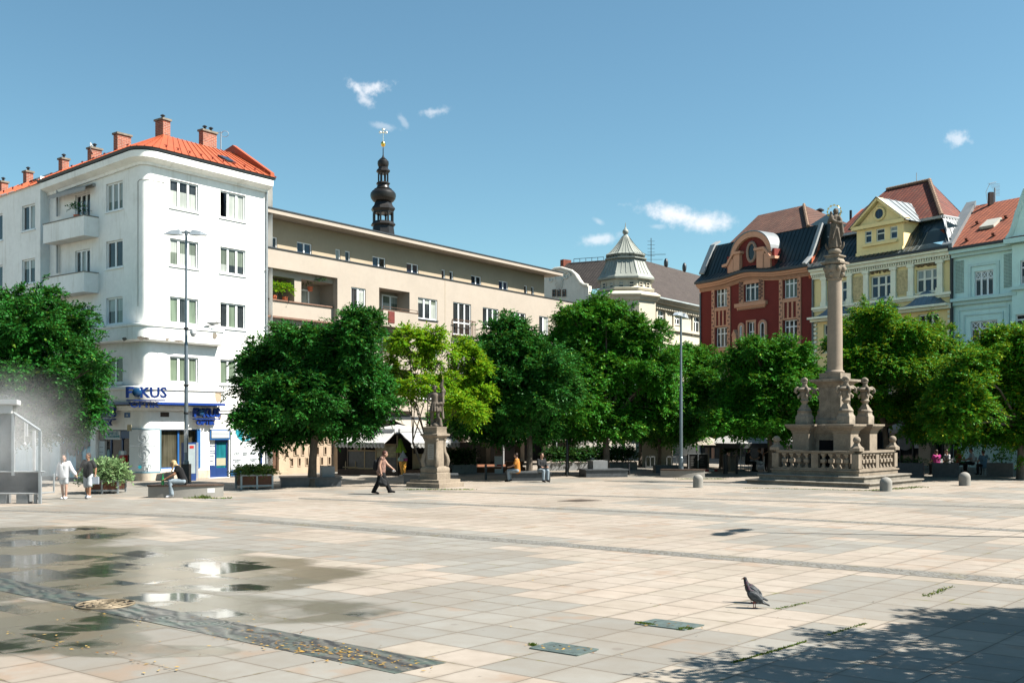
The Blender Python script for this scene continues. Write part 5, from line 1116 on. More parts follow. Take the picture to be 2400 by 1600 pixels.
mb = MB(); mb.tube([E.P(eu(1766)+.45*math.cos(t), zo+.75*math.sin(t), .2) for t in [2*math.pi*k/24 for k in range(24)]], .13, 6, closed=True); build('surround', mb, mm('pale salmon', (.60,.40,.30), .9, .1, 3, .1), ow)
mb = MB(); rs = []
for k in range(25): p = apts[k]; q = apts[max(0, min(24, k))]; rs.append([E.P(p[0]*1.0, p[1], .46), E.P(p[0], p[1]+.10, .46), E.P(p[0], p[1]+.10, -2.2), E.P(p[0], p[1], -2.2)])
mb.ring(rs); build('dormer_flashing', mb, ZS, dm, smooth=0)
mb = MB(); u = ra+.05; mb.tube([E.P(u,0,.1), E.P(u,zcR-.6,.1)], .07, 7); u = rb-.05; mb.tube([E.P(u,0,.1), E.P(u,zcR-.6,.1)], .08, 7); build('downpipe', mb, ZS, red)
mb = MB(); E.box(mb, ra+.02, rb-.02, 0, 3.5, -.3, .03); build('shaded_shop_front', mb, MATS['dark shop'], red, smooth=0)
for px in (1660,1725,1790,1850,1898): mb = MB(); E.box(mb, eu(px)-.25, eu(px)+.25, 0, 3.6, -.2, .12); build('shop_pier', mb, mm('brown pier', (.16,.11,.08), .8, .15, 2, .1), red, smooth=0)
# ---------------- yellow house
ya, yb = eu(1908)-.02, eu(2234); yel = thing('town_house', E.P(ya,0), 'pale yellow town house with pedimented dormer and steep red tiled roof', 'building', 'old town houses on the far side')
zcY = ez(2226, 590); W = []
for (a, b) in ((1967,1988.5),(2040.5,2091.5),(2147,2200.5)): W.append((eu(a), eu(b), ez(2200,681.5), ez(2200,626), 3, .58))
W[0] = (eu(1938), eu(1988.5), W[0][2], W[0][3], 3, .58)
zl_t = ez(2200,733); 
for (a, b) in ((1930,1985),(2040,2090),(2152,2200)): W.append((eu(a), eu(b), zl_t-2.1, zl_t, 3, .62)); W.append((eu(a), eu(b), zl_t-6.0, zl_t-3.9, 3, .62))
mb = MB(); E.wall(mb, ya, yb, 3.6, zcY, [(w[0],w[1],w[2],w[3],.24) for w in W]); build('wall', mb, MATS['yellow plaster'], yel, smooth=0)
for w in W: window(E, yel, w[0], w[1], w[2], w[3], w[4], (w[5],), -.18, .10, pmat=PANE_B, fmat=mm('cream frame', (.74,.70,.58), .4, .05, 3, 0), smat=MATS['cream trim'])
CT = MATS['cream trim']; mb = MB(); zs = ez(2200,683.5)
E.box(mb, ya, yb, zs-.28, zs-.1, 0, .30); E.box(mb, ya, yb, zs-.42, zs-.28, 0, .15)
zt_ = ez(2200,611); E.box(mb, ya, yb, zt_-.06, zt_+.12, 0, .12)
for px in (1933,1993,2031.5,2096,2137,2205): u = eu(px); E.box(mb, u-.2, u+.2, zs-.1, zcY-.5, 0, .16); E.box(mb, u-.28, u+.28, zt_-.2, zt_+.3, 0, .22); E.box(mb, u-.25, u+.25, zs-.1, zs+.25, 0, .22)
E.box(mb, ya, yb, zcY-.55, zcY-.3, 0, .18); E.box(mb, ya, yb, zcY-.25, zcY-.02, 0, .42); E.box(mb, ya, yb, zcY-.02, zcY+.14, 0, .62)
for k in range(60): u = ya+(yb-ya)*k/60; E.box(mb, u, u+.1, zcY-.42, zcY-.25, .1, .3)
z = ez(2226,715); 
for k in range(20):
    E.box(mb, ya, ya+.3, z-k*.32-.2, z-k*.32-.0, 0, .1); E.box(mb, yb-.35, yb-.05, z-k*.32-.2, z-k*.32, 0, .1)
build('cream_trim', mb, CT, yel, smooth=0)
mb = MB(); rg = random.Random(4)
for (a, b) in ((1938,1988),(2040,2091),(2147,2200)):
    u0, u1 = eu(a), eu(b); z0, z1 = zt_+.16, zcY-.62; E.box(mb, u0, u1, z0, z1, 0, .05)
    for k in range(60): mb.sphere(tuple(E.P(rg.uniform(u0+.1,u1-.1), rg.uniform(z0+.1,z1-.1), .06)), (rg.uniform(.06,.14),rg.uniform(.05,.1),rg.uniform(.05,.11)), 6, 4)
build('relief_panel', mb, mm('brown relief', (.20,.135,.07), .9, .35, 6, .4), yel)
mb = MB()
for (a, b) in ((1999,2026),(2101,2131)): mb = MB(); E.box(mb, eu(a), eu(b), zs+.1, zt_-.3, 0, .05); build('stucco_panel', mb, mm('rough yellow stucco', (.55,.42,.22), .9, .3, 5, .6, 18), yel, smooth=0)
# curved sheet canopies above the lower windows
mb = MB()
for (a, b) in ((1916,2012),(2020,2117),(2120,2226)):
    u0, u1 = eu(a), eu(b); zb_ = ez(2200,714); n = 20; hh = 1.02; prof_ = [0,.06,.2,.42,.66,.86,.97,1]; 
    def cz(s): return hh*(.5-.5*math.cos(2*math.pi*min(max(s,0),1)))**.75
    for k in range(n):
        s0, s1 = k/n, (k+1)/n; x0, x1 = u0+(u1-u0)*s0, u0+(u1-u0)*s1
        mb.poly([E.P(x0,zb_,.75), E.P(x1,zb_,.75), E.P(x1,zb_+cz(s1),.02), E.P(x0,zb_+cz(s0),.02)]); 
    for k in range(1, 10): s0 = k/10; x0 = u0+(u1-u0)*s0; mb.tube([E.P(x0,zb_,.76), E.P(x0,zb_+cz(s0),.03)], .02, 4)
build('window_canopy', mb, mm('blue grey sheet', (.16,.22,.27), .4, .15, 2, .05, metallic=.3), yel, smooth=0)
mb = MB(); E.box(mb, ya, yb, ez(2200,714)-.16, ez(2200,714)-.01, 0, .8); E.box(mb, ya, yb, ez(2200,714)-.34, ez(2200,714)-.16, 0, .45); build('canopy_moulding', mb, CT, yel, smooth=0)
mb = MB(); mb.tube([E.P(yb-.02,0,.15), E.P(yb-.02,zcY-.3,.15)], .11, 8); build('downpipe', mb, MATS['dark gutter'], yel)
mb = MB(); E.box(mb, ya-.05, yb, zcY+.145, zcY+.32, .2, .72); build('gutter', mb, MATS['dark gutter'], yel, smooth=0)
zY0 = zcY+.3; Eyo = 1.6; Ey = E.off(-Eyo); zY1 = Ey.z(2205, 513)
mb = MB(); st = [(.68,zY0),(.1,zY0+.45),(-.6,zY0+1.4),(-Eyo,zY1)]; uq = Ey.u(2207); n = 26
for (o0, z0), (o1, z1) in zip(st[:-1], st[1:]): mb.poly([E.P(ya,z0,o0), E.P(yb,z0,o0), E.P(uq+(0 if z1 > zY1-.1 else .5),z1,o1), E.P(ya,z1,o1)])
for k in range(n): u = ya+(uq-ya)*k/n; mb.tube([E.P(u,z,o+.02) for o, z in st], .022, 4)
mb.poly([E.P(yb,zY0,.68), E.P(yb,zY0,-4), E.P(uq,zY1,-Eyo-1)]); mb.poly([E.P(yb,zY0,.68), E.P(uq,zY1,-Eyo-1), E.P(uq,zY1,-Eyo)])
build('mansard_roof', mb, TS, yel, smooth=0)
mb = MB(); E.box(mb, ya+.3, uq+.25, zY1-.02, zY1+.16, -Eyo-.3, -Eyo+.4); mb.tube([Ey.P(uq+.2,zY1+.1,.3), Ey.P(uq+.3,zY1+.1,-3)], .13, 6)
mb.poly([E.P(yb+.05,zY0+.02,.5), E.P(yb+.05,zY0+.3,-3.5), E.P(uq+.45,zY1-.05,-3.2), E.P(uq+.3,zY1-.05,-Eyo+.35)]); 
for k in range(5): t_ = k/5; mb.tube([E.P(yb+.06,zY0+.05,.5-3.6*t_), E.P(uq+.45,zY1,-Eyo+.3-1.6*t_)], .03, 4)
build('flashing', mb, mm('white zinc flashing', 0), yel, smooth=0)
Ek = E.off(-6.0); k0, k1 = Ek.u(2078), Ek.u(2178); zk = Ek.z(2178, 423); zk0 = Ek.z(2078, 445)
mb = MB(); A, B, C, D = E.P(ya+.4,zY1+.12,-Eyo+.3), E.P(uq+.2,zY1+.12,-Eyo+.3), Ek.P(k1,zk), Ek.P(k0,zk)
mb.poly([A,B,C,D]); mb.poly([B, Ek.P(Ek.u(2252),zY1+.1,-2.0), C]); mb.poly([A, D, Ek.P(ya-1,zY1,-3)]); mb.poly([D, C, Ek.P(k1+1,zk-3.5,-5), Ek.P(k0-1,zk-3.5,-5)])
rty = build('roof', mb, TILE_Y, yel, smooth=0)
mb = MB(); n = 18
for k in range(n):
    p = B.lerp(C, k/n); q = B.lerp(C, (k+.85)/n); mb.tube([p+Vector((0,0,.05)), q+Vector((0,0,.08))], [.16,.13], 7)
for k in range(16):
    p = D.lerp(C, k/16); q = D.lerp(C, (k+.9)/16); mb.tube([p+Vector((0,0,.03)), q+Vector((0,0,.05))], .12, 6)
build('ridge_tile', mb, MATS['ridge tile'], rty)
mb = MB(); c = Ek.P(Ek.u(2129), 0, -1); mb.tube([(c.x,c.y,zk-.5),(c.x,c.y,zat(405,c.y))], .03, 5); build('lightning_rod', mb, MATS['grey metal'], rty)
# dormer with pediment
Ed = E.off(.15); d0, d1 = Ed.u(2008), Ed.u(2118); dc = Ed.u(2062); zd0 = Ed.z(2118, 570); zde = Ed.z(2118, 516); zdt = Ed.z(2062, 466.5)
dw = [(Ed.u(a), Ed.u(b), Ed.z(2090,560), Ed.z(2090,531), .16) for a, b in ((2027,2043),(2053.5,2073.5),(2086,2103.5))]
mb = MB(); Ed.wall(mb, d0, d1, zd0-.4, zde, dw); Ed.plate(mb, [(d0,zde),(d1,zde),(dc,zdt-.12)], -.3, 0)
for u in (d0, d1): mb.poly([Ed.P(u,zd0-.4,0), Ed.P(u,zde,0), Ed.P(u,zde,-3.5), Ed.P(u,zd0-.4,-1.5)])
dmy = build('dormer', mb, MATS['yellow plaster'], yel, smooth=0)
for h in dw: w = window(Ed, dmy, h[0], h[1], h[2], h[3], 1, (.62,), -.12, .07, pmat=PANE_B, fmat=MATS['cream frame'], sill=False, name='dormer_window')
mb = MB(); Ed.box(mb, d0-.25, d1+.25, zde-.15, zde+.1, -.2, .32); Ed.bar(mb, (d0-.3, zde+.05), (dc, zdt), .2, -.2, .35); Ed.bar(mb, (dc, zdt), (d1+.3, zde+.05), .2, -.2, .35); Ed.box(mb, Ed.u(2022), Ed.u(2105), dw[0][2]-.28, dw[0][2]-.1, 0, .2); Ed.box(mb, d0, d1, zd0-.45, zd0-.2, 0, .12)
build('dormer_trim', mb, MATS['yellow plaster'], dmy, smooth=0)
mb = MB(); zo = Ed.z(2063,501); disc(mb, Ed, dc+.0, zo, .36, 0, .05); rw = build('round_window', mb, PANE_B, dmy, smooth=0); mb = MB(); mb.tube([Ed.P(dc+.42*math.cos(t), zo+.42*math.sin(t), .05) for t in [2*math.pi*k/20 for k in range(20)]], .09, 6, closed=True); build('surround', mb, MATS['yellow plaster'], rw)
mb = MB(); Q0 = Ed.P(dc, zdt+.1, .4); Q1 = Ed.P(dc, zdt+.1, -4.6)
for s, u in ((-1, d0-.45), (1, d1+.45)):
    a, b = Ed.P(u, zde-.05, .4), Ed.P(u, zde-.05, -3.4); mb.poly([a, b, Q1, Q0])
    for k in range(8): t_ = k/7; mb.tube([a.lerp(b, t_)+Vector((0,0,.03)), Q0.lerp(Q1, t_)+Vector((0,0,.03))], .03, 4)
build('dormer_roof', mb, mm('pale zinc', (.20,.22,.23), .5, .1, 2, .05, metallic=.35), dmy, smooth=0)
# terracotta coloured party wall between the red and yellow houses
mb = MB(); f = E.off(-1.0); u0 = rb-.35
mb.hexa([f.P(u0,zM0-1,1.2), f.P(u0+.3,zM0-1,1.2), f.P(u0+.3,zM0-1,-5), f.P(u0,zM0-1,-5), f.P(u0,zM0+.5,1.2), f.P(u0+.3,zM0+.5,1.2), f.P(u0+.3,zM1+1.7,-5), f.P(u0,zM1+1.7,-5)])
build('party_wall', mb, MATS['terra cotta'], yel, smooth=0)
# ground floor of the yellow house: stone piers and dark shop windows
mb = MB(); ups = [(1911,1935),(2016,2040),(2154,2182),(2214,2232)]
for a, b in ups: E.box(mb, eu(a), eu(b), 0, 3.6, -.6, .05)
E.box(mb, ya, yb, 3.3, 3.9, -.6, .1); pr = build('shop_pier', mb, MATS['stone cladding'], yel, smooth=0)
mb = MB(); mb.poly([E.P(ya,0,-.55), E.P(yb,0,-.55), E.P(yb,3.6,-.55), E.P(ya,3.6,-.55)]); build('shop_window', mb, PANE_D, yel, smooth=0)
mb = MB(); 
for px in (1975,2068,2100,2130,2146,2188,2200,2210): E.box(mb, eu(px)-.05, eu(px)+.05, 0, 3.3, -.5, -.42)
E.box(mb, ya, yb, 2.6, 2.7, -.5, -.43); build('shop_frame', mb, MATS['dark gutter'], yel, smooth=0)
mb = MB(); a, b = eu(2108), eu(2153); mb.poly([E.P(a,3.2,.06), E.P(b,3.2,.06), E.P(b,2.45,1.2), E.P(a,2.45,1.2)]); mb.poly([E.P(a,2.45,1.2), E.P(b,2.45,1.2), E.P(b,2.2,1.2), E.P(a,2.2,1.2)]); build('awning', mb, MATS['cream canvas'], yel, smooth=0)
mb = MB(); disc(mb, E, eu(2113), 1.6, .62, -.4, -.38); lg = build('shop_sign', mb, mm('dim round sign', (.20,.22,.22), .5, .1, 3, 0), yel, smooth=0)
mb = MB(); E.box(mb, eu(2135), eu(2152), 1.15, 1.5, -.42, -.38); build('notice', mb, MATS['paper'], yel, smooth=0)
# ---------------- mint house
ga, gb_ = eu(2234), eu(2234)+16; uB_ = eu(2378); mint = thing('town_house', E.P(ga,0), 'mint green town house with orange tiled roof and curved gable at the right edge', 'building', 'old town houses on the far side')
zcG = ez(2376, 572); W = []
W += [(eu(2284), eu(2328), ez(2328,690.5), ez(2328,631), 3, .70), (eu(2275), eu(2338), ez(2338,797), ez(2338,748), 3, .62), (eu(2275), eu(2338), ez(2338,797)-4.0, ez(2338,748)-3.7, 3, .62)]
W += [(eu(2397), eu(2397)+1.9, ez(2397,668), ez(2397,612), 3, .7), (eu(2386), eu(2386)+1.9, ez(2386,780), ez(2386,738), 2, .7)]
mb = MB(); E.wall(mb, ga, uB_, 0, zcG, [(w[0],w[1],w[2],w[3],.2) for w in W[:3]]); Eg = E.off(.3); E.wall(mb, uB_, gb_, 0, ez(2397,560), [(w[0],w[1],w[2],w[3],.2) for w in W[3:]], o=.3); mb.poly([E.P(uB_,0,0), E.P(uB_,0,.3), E.P(uB_,zcG,.3), E.P(uB_,zcG,0)])
build('wall', mb, MATS['mint plaster'], mint, smooth=0)
for k, w in enumerate(W):
    window(E if k < 3 else Eg, mint, w[0], w[1], w[2], w[3], w[4], (w[5],), -.15, .08, pmat=PANE_D, smat=MATS['mint trim'])
    if k < 2:
        mb = MB(); zt0 = w[2]+(w[3]-w[2])*w[5]
        for c_ in range(3):
            a = w[0]+(w[1]-w[0])*c_/3; b = w[0]+(w[1]-w[0])*(c_+1)/3
            E.bar(mb, (a+.05, zt0), (b-.05, w[3]-.05), .045, -.12, -.07); E.bar(mb, (a+.05, w[3]-.05), (b-.05, zt0), .045, -.12, -.068)
        build('lattice', mb, MATS['white frame'], mint, smooth=0)
MTm = MATS['mint trim']; mb = MB()
E.box(mb, ga, uB_, zcG-.35, zcG-.12, 0, .25); E.box(mb, ga, uB_, zcG-.12, zcG+.1, 0, .5); E.box(mb, uB_-.3, gb_, ez(2376,570)-.1, ez(2376,570)+.2, .3, .75)
zm = ez(2376,688); E.box(mb, ga, uB_+.3, zm-.15, zm+.05, 0, .35); E.box(mb, ga, uB_+.3, zm-.4, zm-.15, 0, .18); E.box(mb, uB_-.05, gb_, ez(2397,672)-.2, ez(2397,672), .3, .5)
w = W[0]
for (a, b, c_, d) in ((w[0]-.42,w[0]-.24,w[2]-.1,w[3]+.5),(w[1]+.24,w[1]+.42,w[2]-.1,w[3]+.5),(w[0]-.24,w[1]+.24,w[3]+.32,w[3]+.5)): E.box(mb, a, b, c_, d, 0, .07)
a, b, c_, d = eu(2246), eu(2366), ez(2338,835), ez(2338,716); E.box(mb, a, a+.12, c_-3, d, 0, .06); E.box(mb, b-.12, b, c_-3, d, 0, .06); E.box(mb, a+.12, b-.12, d-.12, d, 0, .06)
a, b = a+.4, b-.4; d -= .4; E.box(mb, a, a+.08, c_-3, d, 0, .05); E.box(mb, b-.08, b, c_-3, d, 0, .05); E.box(mb, a+.08, b-.08, d-.08, d, 0, .05)
build('mint_trim', mb, MTm, mint, smooth=0)
mb = MB()
for (pa_, pb_) in ((2239,2259),(2352,2372)):
    u0, u1 = eu(pa_), eu(pb_); n = 5; z0, z1 = ez(2370,688)+.4, zcG-.55
    for i in range(n):
        for j in range(24): mb.sphere(tuple(E.P(u0+(u1-u0)*(i+.5)/n, z0+(z1-z0)*(j+.5)/24, .0)), ((u1-u0)/n*.42,.10,(z1-z0)/24*.42), 6, 4)
build('textured_panel', mb, mm('dark mint', (.27,.36,.32), .9, .15, 3, .2), mint)
mb = MB(); E.box(mb, ga, uB_-.2, zcG+.105, zcG+.28, .1, .62); build('gutter', mb, MATS['dark gutter'], mint, smooth=0)
Eh = E.off(-5.5); zg1 = Eh.z(2330, 474); mb = MB(); A, B = E.P(ga+.3,zcG+.22,.6), E.P(gb_,zcG+.22,.6); D, C = Eh.P(Eh.u(2288),zg1), Eh.P(gb_+2,zg1)
mb.poly([A,B,C,D]); mb.poly([D, C, Eh.P(gb_+2,zg1-3,-5), Eh.P(Eh.u(2280),zg1-3,-5)]); rg_ = build('roof', mb, TILE_G, mint, smooth=0)
mb = MB(); v = E.d*(-.75); mb.hexa([tuple(x) for x in (A+v, A, D, D+v)]+[tuple(x+Vector((0,0,.35))) for x in (A+v, A, D, D+v)]); mb.hexa([tuple(x) for x in (D+v*1.5, D, D+E.n*-1.2, D+v*1.5+E.n*-1.2)]+[tuple(x+Vector((0,0,.9))) for x in (D+v*1.3, D, D+E.n*-1.2, D+v*1.5+E.n*-1.2)]) if 0 else None; build('fire_wall', mb, ZS, mint, smooth=0)
mb = MB()
rgx = random.Random(2)
for t_ in (.12,.5):
    for k in range(9): p = A.lerp(B, (k+.5)/9).lerp(D.lerp(C, (k+.5)/9), t_+.02*(k % 2)); mb.box((p.x,p.y,p.z+.1), (.35,.2,.14), .6)
build('snow_guard', mb, mm('tile hook', (.22,.06,.03), .8, .1, 3, 0), rg_, smooth=0)
p = None
for s in [i/60 for i in range(60)]:
    for t_ in [j/40 for j in range(40)]:
        q = A.lerp(B, s).lerp(D.lerp(C, s), t_); d = abs(CX+q.x/q.y*F-2325)+abs(HY-(q.z-H)/q.y*F-527)
        if p is None or d < p[0]: p = (d, q, s, t_)
q = p[1]; e = (B-A).normalized(); w_ = (D-A); w_ = (w_-e*w_.dot(e)).normalized(); n = e.cross(w_); n = n if n.z > 0 else -n
mb = MB(); mb.hexa([tuple(q+e*a*.5+w_*b*.55) for a, b in ((-1,-1),(1,-1),(1,1),(-1,1))]+[tuple(q+e*a*.5+w_*b*.55+n*.18) for a, b in ((-1,-1),(1,-1),(1,1),(-1,1))]); build('skylight', mb, mm('cream skylight', (.75,.72,.62), .4, .05, 3, 0), rg_, smooth=0)
# curved gable at the right edge
mb = MB(); gp2 = [(2378,572),(2378,566),(2352,566),(2360,562),(2371,545),(2379,520),(2384,500),(2391,483),(2396,466),(2400,448)]
pts = [(uB_-.25, ez(2378,572)-.1), (uB_-.25, ez(2378,566))]+[(Eg.u(px)+.0, Eg.z(px,y)) for px, y in gp2[3:]]+[(gb_, ez(2400,440)), (gb_, ez(2378,572)-.1)]
Eg.plate(mb, pts, -.35, .0); gab = build('curved_gable', mb, MATS['mint plaster'], mint, smooth=0)
mb = MB(); mb.tube([Eg.P(x, z_+.02, -.1) for x, z_ in pts[1:-1]], .22, 8); build('gable_coping', mb, MTm, gab)
mb = MB(); c = Eh.P(Eh.u(2322), 0, -.5); zt_ = zat(430, c.y); mb.tube([(c.x,c.y,zg1-.6),(c.x,c.y,zt_-.3)], .05, 6); 
for k in range(9): mb.tube([(c.x-.5+.9*math.sin(k*.22)*.5, c.y, zt_-.1*k), (c.x+.35, c.y, zt_-.1*k-.05)], .015, 4)
mb.tube([(c.x-.5,c.y,zt_-1.4),(c.x-.62,c.y,zt_-.6),(c.x-.35,c.y,zt_),(c.x+.1,c.y,zt_+.1)], .02, 5); build('aerial', mb, MATS['grey metal'], rg_)
mb = MB(); c = Eh.P(Eh.u(2328), 0, .3); mb.box((c.x,c.y,zg1+.2), (.3,.3,.9)); build('chimney', mb, mm('dark flue', (.05,.03,.025), .7, .2, 3, 0), rg_, smooth=0)
# chimney pipes behind the red house
mb = MB(); f = E.off(-6); c = f.P(f.u(1922), 0); mb.tube([(c.x,c.y,zM1),(c.x,c.y,zat(497,c.y))], .16, 8); mb.lathe((c.x,c.y,zat(497,c.y)), [(.14,0),(.34,.1),(.34,.16),(.1,.3)], 10); c = f.P(f.u(1994), 0); mb.tube([(c.x,c.y,zM1),(c.x,c.y,zat(493,c.y))], .1, 6); build('flue_pipe', mb, MATS['black metal'], red)
# ------------------------------------------------------------------ leaf builder (many small real leaf faces)
def leaf_mesh(name, P, D, Nn, L, Wd, mat, parent=None, loc=None):
    # P base points, D direction, Nn rough normal, all (n,3); a folded diamond leaflet for each
    n = len(P); side = np.cross(D, Nn); side /= (np.linalg.norm(side, axis=1, keepdims=True)+1e-9)
    up = np.cross(side, D)
    L = L[:,None]; Wd = Wd[:,None]
    v = np.empty((n,4,3), np.float32); v[:,0] = P; v[:,1] = P+D*L*.5+side*Wd+up*Wd*.35; v[:,2] = P+D*L; v[:,3] = P+D*L*.5-side*Wd+up*Wd*.35
    off = base(parent) if parent is not None else Vector(loc)
    v -= np.array(off, np.float32)
    me = bpy.data.meshes.new(name); me.vertices.add(n*4); me.vertices.foreach_set('co', v.reshape(-1))
    me.loops.add(n*4); me.loops.foreach_set('vertex_index', np.arange(n*4, dtype=np.int32)); me.polygons.add(n); me.polygons.foreach_set('loop_start', np.arange(0, n*4, 4, dtype=np.int32)); me.update(calc_edges=True); me.validate()
    return mesh_obj(name, me, mat, parent, loc)
def unit(a): return a/(np.linalg.norm(a, axis=-1, keepdims=True)+1e-9)
def sprays(centers, dirs, nl, length, rg, lsize, droop=.35, spread=.9):
    # pinnate twigs: nl leaflets in two ranks along each twig
    n = len(centers); t = (np.arange(nl)+1)/nl; sgn = np.where(np.arange(nl) % 2 == 0, 1.0, -1.0); sgn[-1] = 0
    upv = np.array([0,0,1.0]); s = unit(np.cross(dirs, upv)+rg.normal(0, .25, (n,3)))
    P = centers[:,None,:]+dirs[:,None,:]*(t[None,:,None]*length[:,None,None]); P[:,:,2] -= droop*(t[None,:]**2)*length[:,None]
    D = unit(dirs[:,None,:]*(.55+.45*(sgn[None,:,None] == 0))+s[:,None,:]*sgn[None,:,None]*spread+rg.normal(0, .22, (n,nl,3))-np.array([0,0,.25]))
    Nn = unit(np.array([0,0,1.0])+rg.normal(0, .55, (n,nl,3)))
    m = n*nl; L = lsize*rg.uniform(.7, 1.3, m); return P.reshape(m,3), D.reshape(m,3), Nn.reshape(m,3), L, L*.22
def shrub(name, boxes, n, mat, parent, size=.10, seed=1, length=.3):
    rg = np.random.default_rng(seed); C = []; Dd = []
    for (c, r) in boxes:
        k = max(1, int(n/len(boxes))); q = unit(rg.normal(0, 1, (k,3))); q[:,2] = np.abs(q[:,2])*1.0-.25; rad_ = rg.uniform(.55, 1.0, (k,1)); C.append(np.array(c)+q*rad_*np.array(r)); Dd.append(unit(q+rg.normal(0,.4,(k,3))+np.array([0,0,.35])))
    C = np.concatenate(C); Dd = np.concatenate(Dd); P, D, Nn, L, W = sprays(C, Dd, 7, np.full(len(C), length)*rg.uniform(.6,1.2,len(C)), rg, size)
    return leaf_mesh(name, P, D, Nn, L, W*1.3, mat, parent)
# ------------------------------------------------------------------ street lamps
def lamp(loc, hgt, label, head_ang, arm=.55, src=None):
    r = thing('street_lamp', loc, label, 'street lamp', 'twin headed street lamps'); x, y, _ = loc; mb = MB()
    mb.lathe((x,y,0), [(.20,0),(.20,.05),(.15,.10),(.125,.9),(.125,1.0),(.095,1.05),(.085,hgt*.55),(.065,hgt*.56),(.055,hgt)], 14); build('post', mb, MATS['lamp metal'], r)
    mb = MB(); ca, sa = math.cos(head_ang), math.sin(head_ang); mb.tube([(x-ca*arm,y-sa*arm,hgt-.02),(x+ca*arm,y+sa*arm,hgt-.02)], .05, 8); mb.lathe((x,y,hgt-.14), [(.08,0),(.09,.18),(.05,.22)], 10); build('bracket', mb, MATS['lamp metal'], r)
    for s in (-1, 1):
        f = Face((x,y), (ca*s, sa*s)); mb = MB(); a, b = .16, 1.02
        pts = [(a,hgt-.10,.19),(a+.12,hgt+.10,.19),(b-.35,hgt+.04,.20),(b,hgt-.12,.16)]
        for k in range(3):
            (u0,z0,w0),(u1,z1,w1) = pts[k], pts[k+1]; lo = hgt-.14
            mb.hexa([f.P(u0,lo,w0), f.P(u1,lo,w1), f.P(u1,lo,-w1), f.P(u0,lo,-w0), f.P(u0,max(z0,lo+.02),w0*.8), f.P(u1,max(z1,lo+.02),w1*.8), f.P(u1,max(z1,lo+.02),-w1*.8), f.P(u0,max(z0,lo+.02),-w0*.8)])
        hd = build('lamp_head', mb, MATS['lamp head'], r, smooth=0); mb = MB(); f.box(mb, a+.1, b-.15, hgt-.155, hgt-.141, -.13, .13); build('lens', mb, mm('lamp lens', (.25,.27,.26), .2, .05, 3, 0), hd, smooth=0)
    return r
p = gp(436.5, 1131); zl_ = zat(544, p.y); l1 = lamp(p, zl_, 'tall grey twin headed street lamp with a dome camera, beside the white corner house', .12)
mb = MB(); mb.box((p.x,p.y,.0+.44), (.36,.36,.88)); build('post_base', mb, MATS['black metal'], l1, smooth=0)
mb = MB(); mb.box((p.x+.0,p.y-.115,zat(1032,p.y)), (.14,.02,1.1)); build('sticker', mb, MATS['paper'], l1, smooth=0)
mb = MB(); zc_ = zat(778,p.y); mb.tube([(p.x,p.y,zc_+.12),(p.x+.32,p.y-.05,zc_+.12)], .03, 6); mb.lathe((p.x+.34,p.y-.05,zc_-.24), [(.02,0),(.10,.05),(.135,.14),(.15,.15),(.15,.26),(.10,.36),(.03,.38)], 14); build('dome_camera', mb, MATS['white metal'], l1)
mb = MB()
for y in (772, 905, 970): z = zat(y,p.y); mb.lathe((p.x,p.y,z), [(.11,0),(.115,.02),(.115,.07),(.11,.09)], 12)
build('clamp', mb, MATS['black metal'], l1)
p2 = Vector((396/F*54.3, 54.3, 0)); zl2 = zat(737, p2.y); lamp(p2, zl2, 'slim grey twin headed street lamp rising from the round bench by the cafe umbrellas', 1.13)
p3 = Vector((13.3, 24.5, 0)); lamp(p3, 9.6, 'grey twin headed street lamp outside the right edge, throwing its shadow across the paving', 1.0)
# ------------------------------------------------------------------ round benches
def arc_bench(pl, pr, bow, dep, hgt, label):
    a, b = gp(*pl), gp(*pr); w = (b-a).length; rad_ = (w*w/4+bow*bow)/(2*bow); mid = (a+b)/2; d = (b-a).normalized(); back = Vector((-d.y, d.x, 0)); cc = mid-back*bow+back*rad_
    t0 = math.asin(w/2/rad_); r = thing('round_bench', mid, label, 'bench', 'curved concrete benches'); n = 22
    def P(t, rr_, z): v = d*math.sin(t)-back*math.cos(t); return cc+v*rr_+Vector((0,0,z))
    mb = MB(); ts = [-t0+2*t0*k/n for k in range(n+1)]
    mb.ring([[P(t,rad_,0), P(t,rad_,hgt-.06), P(t,rad_-dep,hgt-.06), P(t,rad_-dep,0)] for t in ts]); build('concrete_base', mb, MATS['concrete'], r, smooth=20)
    mb = MB(); m = 34
    for k in range(m):
        u, v = -t0*1.01+2.02*t0*(k+.05)/m, -t0*1.01+2.02*t0*(k+.95)/m; q = [(u,rad_+.04),(v,rad_+.04),(v,rad_-dep-.03),(u,rad_-dep-.03)]; mb.hexa([P(t,x,hgt-.057) for t, x in q]+[P(t,x,hgt) for t, x in q])
    build('wooden_seat', mb, MATS['bench wood'], r, smooth=0); return r, P, t0, rad_
HB1 = .47
b1, P1, t1, r1_ = arc_bench((347,1166), (524,1163), .32, .62, HB1, 'curved grey concrete bench with dark slatted seat where the blond woman sits')
mb = MB(); mb.hexa([P1(t,r1_+o,z) for o in (.0,) for t, z in ()] or [P1(t1*.55,r1_+.008,.16), P1(t1*.75,r1_+.008,.16), P1(t1*.75,r1_-.02,.16), P1(t1*.55,r1_-.02,.16), P1(t1*.55,r1_+.008,.33), P1(t1*.75,r1_+.008,.33), P1(t1*.75,r1_-.02,.33), P1(t1*.55,r1_-.02,.33)]); build('white_patch', mb, MATS['paper'], b1, smooth=0)
arc_bench((1548,1118), (1652,1118), .22, .6, .42, 'curved grey concrete bench at the foot of the slim lamp by the cafe parasols')
